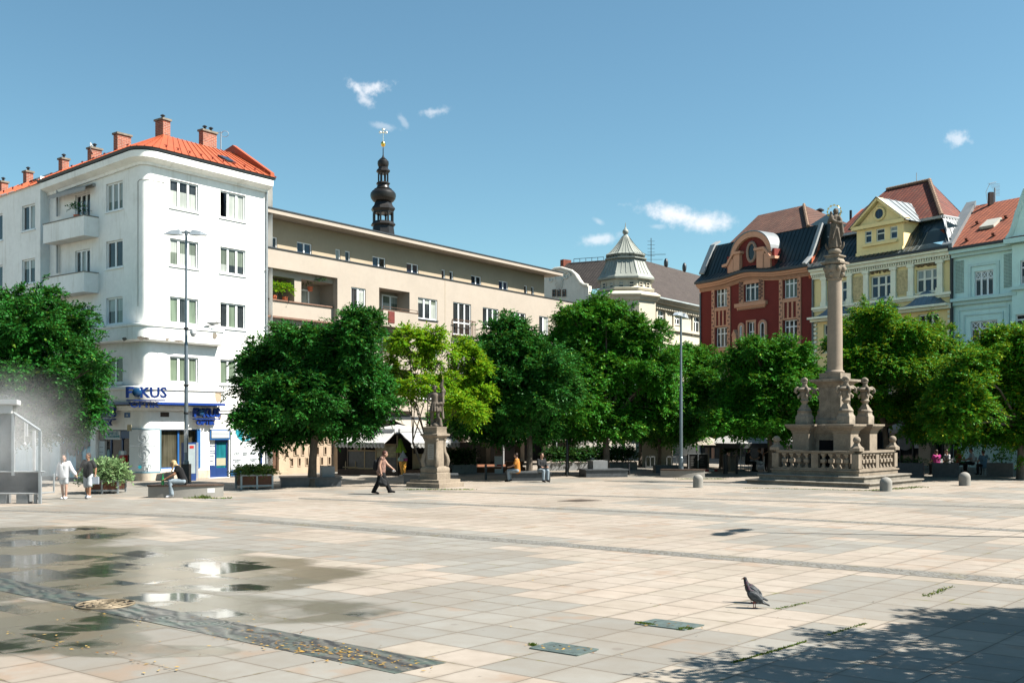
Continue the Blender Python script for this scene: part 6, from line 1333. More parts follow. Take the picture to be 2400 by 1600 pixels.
# ------------------------------------------------------------------ planters
def flower_box(pl, pr, rot_dir, label, leafmat, hgt, bush_h, metal=True, dep=1.1, leafseed=1, nleaf=300, group='wooden flower boxes'):
    a, b = gp(*pl), gp(*pr); c = (a+b)/2; f = Face(a, b-a); w = (b-a).length; r = thing('flower_box', c, label, 'planter', group)
    mb = MB(); f.box(mb, .06, w-.06, .16, hgt, -dep+.06, -.04); build('wooden_side', mb, MATS['planter wood'], r, smooth=0)
    mb = MB()
    for u in (0, w/2-.035, w-.07):
        for o in (-dep, -.07): f.box(mb, u, u+.07, 0, hgt+.02, o, o+.07)
    for o in (-dep, -.07): f.box(mb, .07, w-.07, .10, .16, o, o+.06); f.box(mb, .07, w-.07, hgt-.06, hgt, o+.0, o+.06)
    build('steel_frame', mb, MATS['grey metal'], r, smooth=0)
    mb = MB(); f.box(mb, .1, w-.1, hgt-.15, hgt-.05, -dep+.1, -.1); build('soil', mb, MATS['soil'], r, smooth=0)
    cs_ = [(f.P(w*t, hgt+.02+bush_h*.15, -dep*q), (w*.26, dep*.55, bush_h*random.uniform(.75,1.05))) for t in (.14,.32,.5,.68,.86) for q in (.25,.6)]
    shrub('foliage', [((p.x,p.y,p.z), s) for p, s in cs_], nleaf, leafmat, r, .11, leafseed, .3); return r
flower_box((199,1157), (278,1156.5), None, 'wooden flower box with pale green bush behind the man in the black shirt', LEAF_SAGE, .52, .85, dep=1.2, leafseed=2, nleaf=900)
flower_box((564,1146), (641,1144), None, 'wooden flower box with steel legs and low variegated plants, by the white corner house', LEAF_PALE, .60, .28, dep=1.2, leafseed=3, nleaf=420)
def granite_box(pl, pr, hgt, dep, label, mat='granite dark', extra=None, group='dark granite tree planters', cap=True):
    a, b = gp(*pl), gp(*pr); f = Face(a, b-a); w = (b-a).length; r = thing('tree_planter', (a+b)/2, label, 'planter', group)
    mb = MB(); f.box(mb, 0, w, 0, hgt-.06, -dep, 0); build('box', mb, MATS[mat], r, smooth=0)
    mb = MB(); f.box(mb, -.05, w+.05, hgt-.058, hgt, -dep-.05, .05)
    build('seat_slab', mb, MATS['granite dark' if cap else mat], r, smooth=0)
    if extra:
        u0, u1, h2 = extra; mb = MB(); f.box(mb, w*u0, w*u1, hgt+.002, h2, -dep+.1, -.25); build('raised_block', mb, MATS['granite grey'], r, smooth=0)
    return r
granite_box((659,1141.5), (800,1139.5), .42, 1.6, 'dark granite seat planter round the first tree trunk, beside the flower box', extra=(.68,.90,.86))
granite_box((946,1134), (1072,1133.5), .44, 1.3, 'dark granite seat planter under the yellow green tree, behind the small saint statue')
granite_box((1192,1126.5), (1290,1126), .42, 1.4, 'dark granite seat planter where the person in orange sits')
granite_box((1374,1118.5), (1471,1117.5), .42, 1.4, 'dark granite seat planter under the tallest tree, beside the long hedge', extra=(.2,.55,.85))
granite_box((1537,1108), (1592,1108), .42, 1.2, 'dark granite seat planter behind the slim lamp')
def hedge_row(pl, pr, hb, hh, label, n, nl, seed, dep=.6):
    a, b = gp(*pl), gp(*pr); f = Face(a, b-a); w = (b-a).length; 
    for k in range(n):
        r = thing('hedge_planter', f.P(w*(k+.5)/n, 0), label, 'planter', label); mb = MB(); f.box(mb, w*k/n+.01, w*(k+1)/n-.01, 0, hb, -dep, 0); build('box', mb, MATS['granite grey'], r, smooth=0)
        u0 = w*k/n; bx = [((*f.P(u0+w/n*t, 0, -dep/2)[:2], hb+hh*q), (w/n*.32, .30, hh*.36)) for t in (.2,.5,.8) for q in (.2,.55,.8)]; shrub('hedge', bx, nl, LEAF_HEDGE, r, .12, seed+k, .26)
hedge_row((1283,1103), (1494,1099), .45, .80, 'grey stone planter with dark green hedge, fencing the cafe terrace', 6, 330, 40)
hedge_row((1060,1110), (1118,1108), .48, .75, 'grey stone planter with flowering hedge, left of the brown menu board', 2, 200, 60)
mb = MB(); 
# ------------------------------------------------------------------ bollards
def bollard(px, py, w, h, label):
    c = gp(px, py); c.y += .2; r_ = w/2/F*c.y; hh = h/F*c.y; mb = MB()
    mb.lathe(c, [(r_,0),(r_,hh*.55)]+[(r_*math.cos(t), hh-r_*.95+r_*.95*math.sin(t)) for t in [math.pi/2*k/8 for k in range(9)]][:-1]+[(.01,hh)], 24)
    return tag(build('bollard', mb, MATS['concrete'], loc=c), label, 'bollard', 'rounded stone bollards')
bollard(1638, 1142.5, 23.5, 31, 'rounded stone bollard standing left of the column monument'); bollard(2080.5, 1151, 28, 33, 'rounded stone bollard in front of the column monument steps, nearest the camera'); bl3 = bollard(2265.5, 1138, 26, 32, 'rounded stone bollard standing right of the column monument, in front of the shade')
def post(px, y0, y1, w, label):
    c = gp(px, y0); mb = MB(); h = zat(y1, c.y); mb.lathe(c, [(w,0),(w,h),(w*.8,h+.02)], 10); return tag(build('iron_post', mb, MATS['black metal'], loc=c), label, 'post', 'slim dark iron posts')
post(1138.5, 1124, 1089, .06, 'slim black iron post in front of the menu board'); post(1329, 1116, 1030, .05, 'tall thin dark post in front of the hedge'); post(1474, 1112, 1083, .06, 'short black iron post at the right end of the hedge'); post(1727, 1110, 1070, .07, 'slim black iron post left of the monument, in front of the cafe'); post(1700, 1110, 1065, .14, 'thick black post at the edge of the cafe terrace')
# ------------------------------------------------------------------ ad pillar in front of the white house
a, b = gp(431,1127), gp(466,1125); f = Face(a, b-a); w = (b-a).length; r = thing('advertising_stand', (a+b)/2, 'dark framed advertising stand behind the tall lamp, in front of the shop window', 'advertising stand')
zt_ = zat(1037, a.y); mb = MB(); f.box(mb, 0, w*.82, 0, zt_, -.18, 0); build('case', mb, MATS['navy'], r, smooth=0)
mb = MB(); f.box(mb, .06, w*.82-.06, .35, zt_-.08, 0.001, .012); pp_ = build('poster', mb, mm('poster grey', (.42,.50,.52), .35, .12, 2, 0), r, smooth=0)
mb = MB(); f.box(mb, .08, .26, zt_-.32, zt_-.12, .012, .02); f.box(mb, .34, .60, zt_-.28, zt_-.15, .012, .02); build('red_print', mb, MATS['red paint'], pp_, smooth=0)
mb = MB(); f.box(mb, w*.85, w*.99, .1, zt_, -.25, -.02); build('side_panel', mb, MATS['grey metal'], r, smooth=0)
# ================================================================== COLUMN MONUMENT
AM = R(42.5); e1 = Vector((-math.cos(AM), math.sin(AM), 0)); e2 = Vector((math.sin(AM), math.cos(AM), 0)); cornerM = gp(2036.8, 1144.3); CM = cornerM+(e1+e2)*2.9; CM.z = 0
rotM = math.atan2(-e1.y, -e1.x); mon = thing('column_monument', CM, 'tall sandstone column monument with statue on top, urns and balustrade on dark steps', 'monument')
SS, OS = MATS['sandstone'], MATS['old sandstone']
mb = MB(); mb.sq(CM, [(2.9,0),(2.9,.13),(2.96,.15),(2.98,.19),(2.94,.215),(2.4,.215)], rotM); build('lower_step', mb, MATS['dark step stone'], mon, smooth=0)
mb = MB(); mb.sq(CM, [(2.5,.216),(2.5,.37),(2.55,.39),(2.57,.43),(2.53,.455),(2.0,.455)], rotM); build('upper_step', mb, MATS['dark step stone'], mon, smooth=0)
mb = MB(); mb.sq(CM, [(2.09,.456),(2.09,.62),(2.14,.64),(2.14,.70),(2.05,.705),(1.0,.705)], rotM); build('base_course', mb, SS, mon, smooth=0)
def m3(x, y): return CM-e1*x+e2*y          # monument frame: x to the right face, y away
fr = lambda s: None
mb = MB(); hb = 1.97
sides = [((-hb,-hb),(hb,-hb)),((hb,-hb),(hb,hb)),((hb,hb),(-hb,hb)),((-hb,hb),(-hb,-hb))]
for (p, q) in sides:
    f = Face(m3(*p), m3(*q)-m3(*p)); L = (m3(*q)-m3(*p)).length
    f.box(mb, .0, L, .706, .775, -.14, .09); f.box(mb, .10, L-.10, 1.41, 1.46, -.1, .06); f.box(mb, .12, L-.12, 1.46, 1.545, -.17, .13)
    f.box(mb, -.11, .22, .776, 1.41, -.22, .105) ; f.box(mb, L/2-.16, L/2+.16, .776, 1.41, -.16, .06)
rl = build('balustrade', mb, SS, mon, smooth=0)
bal0 = None
for (p, q) in sides:
    f = Face(m3(*p), m3(*q)-m3(*p)); L = (m3(*q)-m3(*p)).length
    for s in (0, 1):
        u0, u1 = (.30, L/2-.22) if s == 0 else (L/2+.22, L-.30)
        for k in range(4):
            c = f.P(u0+(u1-u0)*(k+.5)/4, 0, -.02)
            if bal0 is None:
                mb = MB(); pr = [(.085,.776),(.085,.83),(.06,.86),(.045,.95),(.05,.985),(.10,1.01),(.105,1.02),(.105,1.15),(.10,1.16),(.05,1.185),(.045,1.21),(.055,1.29),(.10,1.35),(.10,1.41)]; mb.sq((c.x,c.y,0), pr, math.atan2(f.d.y,f.d.x)); bal0 = build('baluster', mb, SS, mon, smooth=0); bc = c
            else: o = bal0.copy(); COL.objects.link(o); o.parent = mon; o.location = (c.x-bc.x, c.y-bc.y, 0)
fin0 = None
for (sx, sy) in ((-1,-1),(1,-1),(1,1),(-1,1)):
    c = m3(sx*(hb-.05), sy*(hb-.05))
    if fin0 is None:
        mb = MB(); mb.sq((c.x,c.y,0), [(.23,1.546),(.23,1.68),(.20,1.70),(.13,1.78),(.10,1.86),(.09,1.90)], rotM); mb.sphere((c.x,c.y,2.03), .165, 20, 14); fin0 = build('ball_finial', mb, SS, mon, smooth=35); fc = c
    else: o = fin0.copy(); COL.objects.link(o); o.parent = mon; o.location = (c.x-fc.x, c.y-fc.y, 0)
# inner pedestal: four corner piers round a core
mb = MB(); mb.sq(CM, [(.84,.70),(.84,2.3)], rotM); mb.sq(CM, [(.9,2.3),(.93,2.38),(1.06,2.60),(1.10,2.70),(.8,2.715)], rotM); core = build('pedestal_core', mb, OS, mon, smooth=0)
for (p, q) in (((-1,-1),(1,-1)),((1,-1),(1,1))):
    f = Face(m3(*[v*.84 for v in p]), m3(*q)-m3(*p)); mb = MB(); f.box(mb, .49, 1.19, .8, 2.0, .0, .012); build('niche_shade', mb, MATS['void'], core, smooth=0)  # flat black plate on the core stands in for shade inside an opening
    mb = MB(); f.box(mb, .35, .49, .75, 2.12, 0, .05); f.box(mb, 1.19, 1.33, .75, 2.12, 0, .05); f.box(mb, .49, 1.19, 2.0, 2.12, 0, .05); build('niche_frame', mb, OS, core, smooth=0)
urn0 = None; pier0 = None
for (sx, sy) in ((-1,-1),(1,-1),(1,1),(-1,1)):
    c = m3(sx*1.0, sy*1.0)
    if pier0 is None:
        mb = MB(); mb.sq((c.x,c.y,0), [(.44,.70),(.44,.85),(.40,.87),(.40,2.30),(.43,2.33),(.44,2.40),(.50,2.48),(.60,2.56),(.62,2.62),(.66,2.64),(.66,2.72),(.3,2.73)], rotM); pier0 = build('corner_pier', mb, SS, mon, smooth=0); pc = c
        mb = MB(); mb.sq((c.x,c.y,0), [(.30,2.731),(.30,3.08),(.285,3.10),(.24,3.18),(.235,3.30),(.25,3.315),(.25,3.34),(.225,3.36),(.20,3.44),(.14,3.54),(.10,3.64)], rotM)
        mb.lathe((c.x,c.y,0), [(.09,3.6),(.10,3.66),(.17,3.76),(.20,3.80),(.17,3.84),(.15,3.86),(.19,4.0),(.22,4.16),(.20,4.22),(.30,4.28),(.36,4.31),(.34,4.36),(.22,4.40),(.10,4.42)], 18)
        for k in range(4):
            a = rotM+math.pi/4+k*math.pi/2; u = Vector((math.cos(a), math.sin(a), 0)); cc = Vector((c.x,c.y,0)); 
            mb.tube([cc+u*.18+Vector((0,0,4.38)), cc+u*.32+Vector((0,0,4.40)), cc+u*.42+Vector((0,0,4.33)), cc+u*.45+Vector((0,0,4.22)), cc+u*.38+Vector((0,0,4.16)), cc+u*.34+Vector((0,0,4.22))], [.06,.065,.065,.06,.05,.04], 7)
            mb.tube([cc+u*.2+Vector((0,0,4.1)), cc+u*.30+Vector((0,0,4.0)), cc+u*.27+Vector((0,0,3.9))], [.05,.06,.03], 6)
        mb.lathe((c.x,c.y,0), [(.12,4.40),(.15,4.47),(.10,4.56),(.13,4.62),(.15,4.66),(.05,4.70)], 10)
        w = e1; cc = Vector((c.x,c.y,0)); mb.tube([cc+w*(.13*math.cos(t)*(1-.05*j))+e2*0+Vector((0,0,4.72+.10*math.sin(t)*(1-.05*j))) for j, t in enumerate([-.6+.5*i for i in range(11)])], [.085]*8+[.07,.05,.03], 7)
        urn0 = build('urn', mb, OS, mon, smooth=62)
    else:
        for o0 in (pier0, urn0): o = o0.copy(); COL.objects.link(o); o.parent = mon; o.location = (c.x-pc.x, c.y-pc.y, 0)
mb = MB(); mb.sq(CM, [(.62,2.73),(.62,2.92),(.57,2.95),(.52,3.0),(.52,4.40),(.56,4.44),(.58,4.50),(.68,4.60),(.80,4.66),(.86,4.68),(.86,4.78),(.5,4.80)], rotM); mb.sq(CM, [(.52,4.80),(.52,5.07),(.4,5.08)], rotM); build('shaft_pedestal', mb, OS, mon, smooth=0)
mb = MB(); zt_ = 9.42; mb.lathe(CM, [(.42,5.08),(.44,5.12),(.42,5.17),(.36,5.20),(.35,5.26),(.345,5.4),(.34,7.0),(.315,9.0),(.30,zt_-.1),(.33,zt_-.06),(.34,zt_),(.3,zt_+.02)], 28); build('column', mb, MATS['column stone'], mon)
mb = MB(); mb.lathe(CM, [(.30,zt_),(.34,zt_+.1),(.42,zt_+.35),(.47,zt_+.55),(.44,zt_+.62),(.38,zt_+.66)], 20, fold=.10, nf=8)
for k in range(4):
    a = rotM+math.pi/4+k*math.pi/2; u = Vector((math.cos(a), math.sin(a), 0)); c = CM+u*.40+Vector((0,0,zt_+.50))
    mb.tube([c+u*(.17-.012*j)*math.cos(j*.55+1.6)+Vector((0,0,(.17-.012*j)*math.sin(j*.55+1.6))) for j in range(12)], [.09]*9+[.07,.05,.03], 7)
    a2 = a+math.pi/4; u = Vector((math.cos(a2), math.sin(a2), 0)); mb.sphere(tuple(CM+u*.40+Vector((0,0,zt_+.42))), (.13,.13,.16), 8, 6); mb.sphere(tuple(CM+u*.36+Vector((0,0,zt_+.18))), (.12,.12,.14), 8, 6)
mb.sq(CM, [(.46,zt_+.66),(.48,zt_+.70),(.48,zt_+.76),(.30,zt_+.78)], rotM+math.pi/4*0); mb.sq(CM, [(.33,zt_+.78),(.33,zt_+.86),(.30,zt_+.88),(.30,zt_+.98),(.37,zt_+1.01),(.37,zt_+1.07),(.2,zt_+1.08)], rotM); build('capital', mb, OS, mon, smooth=62)
ZST = zt_+1.08
# ------------------------------------------------------------------ bodies grown as one continuous surface
def cap_mesh(caps):
    mb = MB()
    for c in caps:
        if c[0] == 'e': mb.sphere(c[1], c[2], 14, 10) if len(c) == 3 else rot_ell(mb, c[1], c[2], c[3])
        else:
            p, r0, q, r1 = Vector(c[0]), c[1], Vector(c[2]), c[3]; d = q-p
            if d.length < 1e-5: mb.sphere(p, r0, 12, 8); continue
            d.normalize(); a = d.orthogonal().normalized(); b = d.cross(a); rs = []
            for (o, r_, ang) in [(p, r0, -math.pi/2+math.pi/2*k/5) for k in range(1, 6)]+[(q, r1, math.pi/2*k/5) for k in range(0, 5)]:
                rs.append([o+d*(r_*math.sin(ang))+(a*math.cos(t)+b*math.sin(t))*(r_*math.cos(ang)) for t in [2*math.pi*j/12 for j in range(12)]])
            mb.ring(rs)
    return mb
def rot_ell(mb, c, r, M3):
    b = len(mb.v); mb.sphere((0,0,0), r, 16, 12); c = Vector(c)
    for i in range(b, len(mb.v)): mb.v[i] = tuple(c+M3 @ Vector(mb.v[i]))
def blob(caps, voxel, smooth=2, disp=0.0, dscale=.1):
    mb = cap_mesh(caps); me = bpy.data.meshes.new('blob'); me.from_pydata([tuple(v) for v in mb.v], [], mb.f)
    bm = bmesh.new(); bm.from_mesh(me); bmesh.ops.recalc_face_normals(bm, faces=bm.faces); bm.to_mesh(me); bm.free()
    o = bpy.data.objects.new('blob', me); COL.objects.link(o); m = o.modifiers.new('r', 'REMESH'); m.mode = 'VOXEL'; m.voxel_size = voxel
    if smooth: s = o.modifiers.new('s', 'SMOOTH'); s.iterations = smooth; s.factor = .5
    dg = bpy.context.evaluated_depsgraph_get(); ev = o.evaluated_get(dg); em = ev.to_mesh()
    out = MB(); out.v = [tuple(v.co) for v in em.vertices]; out.f = [tuple(p.vertices) for p in em.polygons]
    ev.to_mesh_clear(); bpy.data.objects.remove(o); bpy.data.meshes.remove(me); return out
class Xf:
    def __init__(s, loc, rz, k=1.0): s.l = Vector(loc); s.c = math.cos(rz); s.s = math.sin(rz); s.k = k
    def __call__(s, p): x, y, z = p[0]*s.k, p[1]*s.k, p[2]*s.k; return (s.l.x+x*s.c-y*s.s, s.l.y+x*s.s+y*s.c, s.l.z+z)
    def mb(s, m): m.v = [s(v) for v in m.v]; return m
# figure frame: faces +x, +y is its left
STAND = dict(pel=(0,0,.95), che=(0,0,1.32), nec=(0,0,1.50), hea=(.02,0,1.64), shL=(0,.165,1.435), shR=(0,-.165,1.435), elL=(-.02,.25,1.14), elR=(-.02,-.25,1.14), wrL=(.06,.26,.90), wrR=(.06,-.26,.90),
    hiL=(0,.09,.92), hiR=(0,-.09,.92), knL=(.02,.10,.50), knR=(.02,-.10,.50), anL=(-.02,.10,.09), anR=(-.02,-.10,.09), toL=(.15,.11,.035), toR=(.15,-.11,.035))
def lerp(a, b, t): return tuple(a[i]+(b[i]-a[i])*t for i in range(3))
def human(loc, rz, label, J=None, k=1.0, skin='skin', hair=None, hair_caps=None, top=None, sleeve=.45, bottom=None, leg=1.0, shoe='white cloth', skirt=False, vox=.014, belly=1.0, hands=True, loose=0.0, group=None, headdir=0.0, extra=None, slim=1.0):
    j = dict(STAND); j.update(J or {}); X = Xf(loc, rz, k); r = thing('person', loc, label, 'person', group)
    h = Vector(j['hea']); S_ = slim; fwd = Vector((math.cos(headdir), math.sin(headdir), 0)); tilt = Vector(j['hea'])-Vector(j['nec'])
    fx = fwd*.085; fz = Vector((0,0,1))
    limbs = [(j['shL'],.054*S_,j['elL'],.048*S_),(j['elL'],.047*S_,j['wrL'],.030*S_),(j['shR'],.054*S_,j['elR'],.048*S_),(j['elR'],.047*S_,j['wrR'],.030*S_)]
    legs = [(j['hiL'],.098*S_,j['knL'],.064*S_),(j['knL'],.062*S_,j['anL'],.040),(j['hiR'],.098*S_,j['knR'],.064*S_),(j['knR'],.062*S_,j['anR'],.040)]
    feet = [(j['anL'],.045,lerp(j['anL'],j['toL'],.3),.042),(lerp(j['anL'],j['toL'],.1),.042,j['toL'],.032),(j['anR'],.045,lerp(j['anR'],j['toR'],.3),.042),(lerp(j['anR'],j['toR'],.1),.042,j['toR'],.032)]
    pel, che = j['pel'], j['che']
    torso = [(lerp(pel,che,.0),.125*belly,lerp(pel,che,.5),.115*belly),((pel[0],pel[1]+.06,pel[2]),.11*belly,(che[0],che[1]+.07,che[2]),.112),((pel[0],pel[1]-.06,pel[2]),.11*belly,(che[0],che[1]-.07,che[2]),.112),(j['shL'],.055,che,.105),(j['shR'],.055,che,.105),(che,.11,j['nec'],.062)]
    neck = [(j['nec'],.056,lerp(j['nec'],j['hea'],.6),.052)]
    head = [('e', tuple(h+Vector((0,0,.015))), (.092,.076,.112)), ('e', tuple(h+fwd*.02-fz*.05), (.070,.058,.072)), (tuple(h+fwd*.085+fz*.005),.010,tuple(h+fwd*.103-fz*.026),.015), (tuple(h+fwd*.072-fz*.062),.016,tuple(h+fwd*.074-fz*.06),.016)]
    sd = Vector((-fwd.y, fwd.x, 0))
    head += [('e', tuple(h+sd*s*.076-fz*.012), (.018,.012,.030)) for s in (-1, 1)]
    body = blob(limbs+legs+feet+[(a,max(.02,b-.012),c,max(.02,d-.012)) for a,b,c,d in torso]+neck+head, vox)
    if hands:
        hb_ = MB()
        for s in ('L', 'R'):
            w = Vector(j['wr'+s]); d = (w-Vector(j['el'+s])).normalized(); d = (d+Vector(j.get('hd'+s, (0,0,0)))).normalized(); lat = Vector((0,1,0)); lat = (lat-d*lat.dot(d)); lat = lat.normalized() if lat.length > .2 else Vector((1,0,0)); nrm = d.cross(lat); 
            lat2 = nrm if abs(lat.y) > .6 and abs(d.z) > .6 else lat; nr2 = d.cross(lat2).normalized(); pal = w+d*.05
            caps = [(tuple(w),.026,tuple(pal+d*.02),.030),(tuple(pal-lat2*.022),.016,tuple(pal-lat2*.026+d*.04),.014),(tuple(pal+lat2*.022),.016,tuple(pal+lat2*.026+d*.04),.014)]
            for i, (o, ln) in enumerate(((-.030,.060),(-.010,.072),(.010,.068),(.029,.052))):
                b0 = pal+lat2*o+d*.045; b1 = b0+d*ln*.55+nr2*.008; b2 = b1+d*ln*.35+nr2*.026; caps += [(tuple(b0),.0095,tuple(b1),.0088),(tuple(b1),.0088,tuple(b2),.0075)]
            t0 = pal-lat2*.030-d*.01; t1 = t0-lat2*.028+d*.030+nr2*.012; t2 = t1-lat2*.004+d*.028+nr2*.010; caps += [(tuple(t0),.013,tuple(t1),.0105),(tuple(t1),.0105,tuple(t2),.0085)]
            b = blob(caps, .0062, 1); hb_.add(b.v, b.f)
        body.add(hb_.v, hb_.f)
    bo = build('body', X.mb(body), MATS[skin], r, smooth=180)
    mb = MB()
    for s in (-1, 1): mb.sphere(tuple(h+fwd*.082+sd*s*.032+fz*.018), (.012,.014,.009), 8, 6)
    build('eye', X.mb(mb), MATS['eye dark'], bo)
    mb = MB(); mb.sphere(tuple(h+fwd*.083-fz*.055), (.012,.024,.008), 8, 6); build('mouth', X.mb(mb), MATS['lip'], bo)
    if top:
        e = .014+loose; cp = [(a,b+e,c,d+e) for a,b,c,d in torso[:5]]+[(che,.11+e,lerp(che,j['nec'],.55),.075)]
        for s in ('L','R'):
            if sleeve > 0:
                t = min(1, sleeve*2); cp.append((j['sh'+s],.055*S_+e,lerp(j['sh'+s],j['el'+s],t),.052*S_+e))
                if sleeve > .5: cp.append((j['el'+s],.050*S_+e,lerp(j['el'+s],j['wr'+s],(sleeve-.5)*2),.036+e))
        low = lerp(pel, che, -.12); cp.append(((low[0],low[1]+.05,low[2]),.118*belly+e,(low[0],low[1]-.05,low[2]),.118*belly+e))
        build('shirt', X.mb(blob(cp, vox, 2)), MATS[top], r, smooth=180)
    if bottom:
        e = .016; cp = [((pel[0],pel[1]+.05,pel[2]),.122*belly,(pel[0],pel[1]-.05,pel[2]),.122*belly)]
        for s in ('L','R'):
            t = min(1, leg*2); fl = .022 if skirt or leg < .6 else 0
            cp.append((j['hi'+s],.102*S_+e,lerp(j['hi'+s],j['kn'+s],t),.068*S_+e+fl))
            if leg > .5: cp.append((j['kn'+s],.066*S_+e,lerp(j['kn'+s],j['an'+s],(leg-.5)*2*.92),.050+e+(.02 if loose > 0 else 0)))
        build('trousers' if leg > .6 else 'shorts', X.mb(blob(cp, vox, 2)), MATS[bottom], r, smooth=180)
    if shoe:
        for s in ('L','R'):
            a, t = Vector(j['an'+s]), Vector(j['to'+s]); hl = a-(t-a).normalized()*.05; hl.z = min(a.z-.02, hl.z); cp = [(tuple(hl),.048,tuple(lerp(a,t,.5)),.046),(tuple(lerp(a,t,.4)),.047,tuple(t),.040)]
            build('shoe', X.mb(blob(cp, .010, 1)), MATS[shoe], r, smooth=180)
    if hair:
        cp = hair_caps(h, fwd, sd, fz) if hair_caps else [('e', tuple(h-fwd*.018+fz*.045), (.095,.086,.095)), ('e', tuple(h-fwd*.045-fz*.0), (.065,.078,.085))]
        build('hair', X.mb(blob(cp, .010, 1)), MATS[hair], bo, smooth=180)
    for (nm, caps, mt, vx) in (extra or []): build(nm, X.mb(blob(caps, vx, 1)), MATS[mt], r, smooth=180)
    return r
def long_hair(h, f, s, z): return [('e', tuple(h-f*.02+z*.045), (.097,.088,.095)), ('e', tuple(h-f*.05-z*.03), (.065,.085,.11)), (tuple(h-f*.03+s*.075),.030,tuple(h+f*.03+s*.085-z*.24),.024), (tuple(h-f*.03-s*.075),.030,tuple(h+f*.03-s*.085-z*.24),.024), (tuple(h-f*.07),.05,tuple(h-f*.08-z*.2),.035)]
# walking woman with bags
pw = gp(893, 1157.5); kW = 102/F*pw.y/1.66
human(pw, -.05, 'walking woman with short dark red hair, patterned sleeveless top, black trousers and a dark bag', J=dict(pel=(.0,0,.90), che=(.04,0,1.24), nec=(.07,0,1.42), hea=(.16,0,1.53), shL=(.05,.16,1.36), shR=(.05,-.16,1.36), elR=(-.02,-.21,1.09), wrR=(.03,-.23,.86), elL=(.20,.19,1.14), wrL=(.40,.16,.98),
    hiL=(0,.08,.88), hiR=(0,-.08,.88), knL=(-.10,.09,.48), anL=(-.30,.09,.10), toL=(-.12,.10,.03), knR=(.20,-.09,.49), anR=(.36,-.09,.12), toR=(.53,-.10,.10)), k=kW, hair='red hair', top='pattern blouse', sleeve=0, bottom='black cloth', leg=1.0, shoe='black cloth', vox=.012, belly=1.22, slim=1.12, loose=.012,
    hair_caps=lambda h, f, s, z: [('e', tuple(h-f*.02+z*.045), (.10,.088,.09)), ('e', tuple(h-f*.075-z*.0), (.055,.06,.06)), ('e', tuple(h-f*.03-z*.02), (.06,.085,.07))], extra=[('shoulder_strap', [((.0,-.13,1.44),.022,(-.10,-.13,1.30),.02), ((.0,-.12,1.44),.022,(.13,-.12,1.28),.02)], 'black cloth', .012)])
X = Xf(pw, -.05, kW)
r = thing('backpack', X((-.18,0,1.1)), 'black backpack on the walking woman with dark red hair', 'bag'); mb = blob([((-.17,-.08,1.22),.10,(-.19,-.08,1.00),.11), ((-.17,.08,1.22),.10,(-.19,.08,1.00),.11)], .02); build('bag_body', X.mb(mb), MATS['black cloth'], r, smooth=180)
r = thing('carrier_bag', X((.16,-.26,.6)), 'dark carrier bag hanging from the hand of the walking woman', 'bag'); mb = blob([((.04,-.25,.74),.022,(.02,-.26,.50),.07), ((.05,-.25,.70),.03,(.14,-.26,.44),.09), ((.02,-.26,.46),.09,(.20,-.26,.38),.08), ((.06,-.25,.80),.012,(.05,-.25,.70),.02), ('e',(.10,-.26,.46),(.17,.07,.17))], .015); build('bag_body', X.mb(mb), MATS['charcoal cloth'], r, smooth=180)
r = thing('white_cup', X((.44,.16,.86)), 'white crumpled packet in the forward hand of the walking woman', 'packet'); mb = blob([('e',(.46,.16,.88),(.075,.045,.05))], .012); build('packet_body', X.mb(mb), MATS['paper'], r, smooth=180)
# couple hand in hand
pm = gp(207, 1167.5); km = 106/F*pm.y/1.76
human(pm, R(-97), 'man in black T-shirt, white shorts and white trainers walking hand in hand', J=dict(elR=(.0,-.31,1.17), wrR=(.10,-.40,.96), elL=(-.06,.27,1.16), wrL=(.0,.29,.92), knL=(.10,.11,.52), anL=(.12,.11,.10), toL=(.29,.12,.06), knR=(-.01,-.10,.49), anR=(-.14,-.10,.13), toR=(.0,-.11,.05)), k=km, skin='tan skin', hair='brown hair', top='charcoal cloth', sleeve=.36, bottom='light grey cloth', leg=.48, shoe='white cloth', loose=.014, headdir=-.5, vox=.012)
pg_ = gp(150.5, 1169.5); kg = 102/F*pg_.y/1.72
human(pg_, R(-85), 'woman in loose white shirt and pale denim shorts walking hand in hand', J=dict(hea=(.05,0,1.63), elL=(.02,.30,1.17), wrL=(.08,.46,.98), elR=(-.02,-.26,1.15), wrR=(.05,-.25,.92), knL=(.06,.09,.51), anL=(.05,.08,.09), toL=(.21,.09,.04), knR=(.0,-.08,.50), anR=(-.08,-.07,.10), toR=(.08,-.08,.04)), k=kg, skin='skin', hair='brown hair', hair_caps=long_hair, top='white cloth', sleeve=.93, bottom='light grey cloth', leg=.30, shoe='white cloth', loose=.020, headdir=.35, vox=.012, slim=.92)
X = Xf(pm, R(-97), km); c = X((.02,.31,.76)); r = thing('paper_bag', c, 'pale blue grey paper bag carried by the man in the black T-shirt', 'bag'); mb = MB(); mb.box((c[0],c[1],c[2]-.05), (.23,.09,.26), .1); build('bag_body', mb, mm('pale blue paper', (.48,.53,.60), .7, .05, 3, 0), r, smooth=0); mb = MB(); mb.tube([(c[0]-.06,c[1],c[2]+.08),(c[0]-.03,c[1],c[2]+.15),(c[0]+.03,c[1],c[2]+.15),(c[0]+.06,c[1],c[2]+.08)], .008, 6); build('handle', mb, MATS['paper'], r)
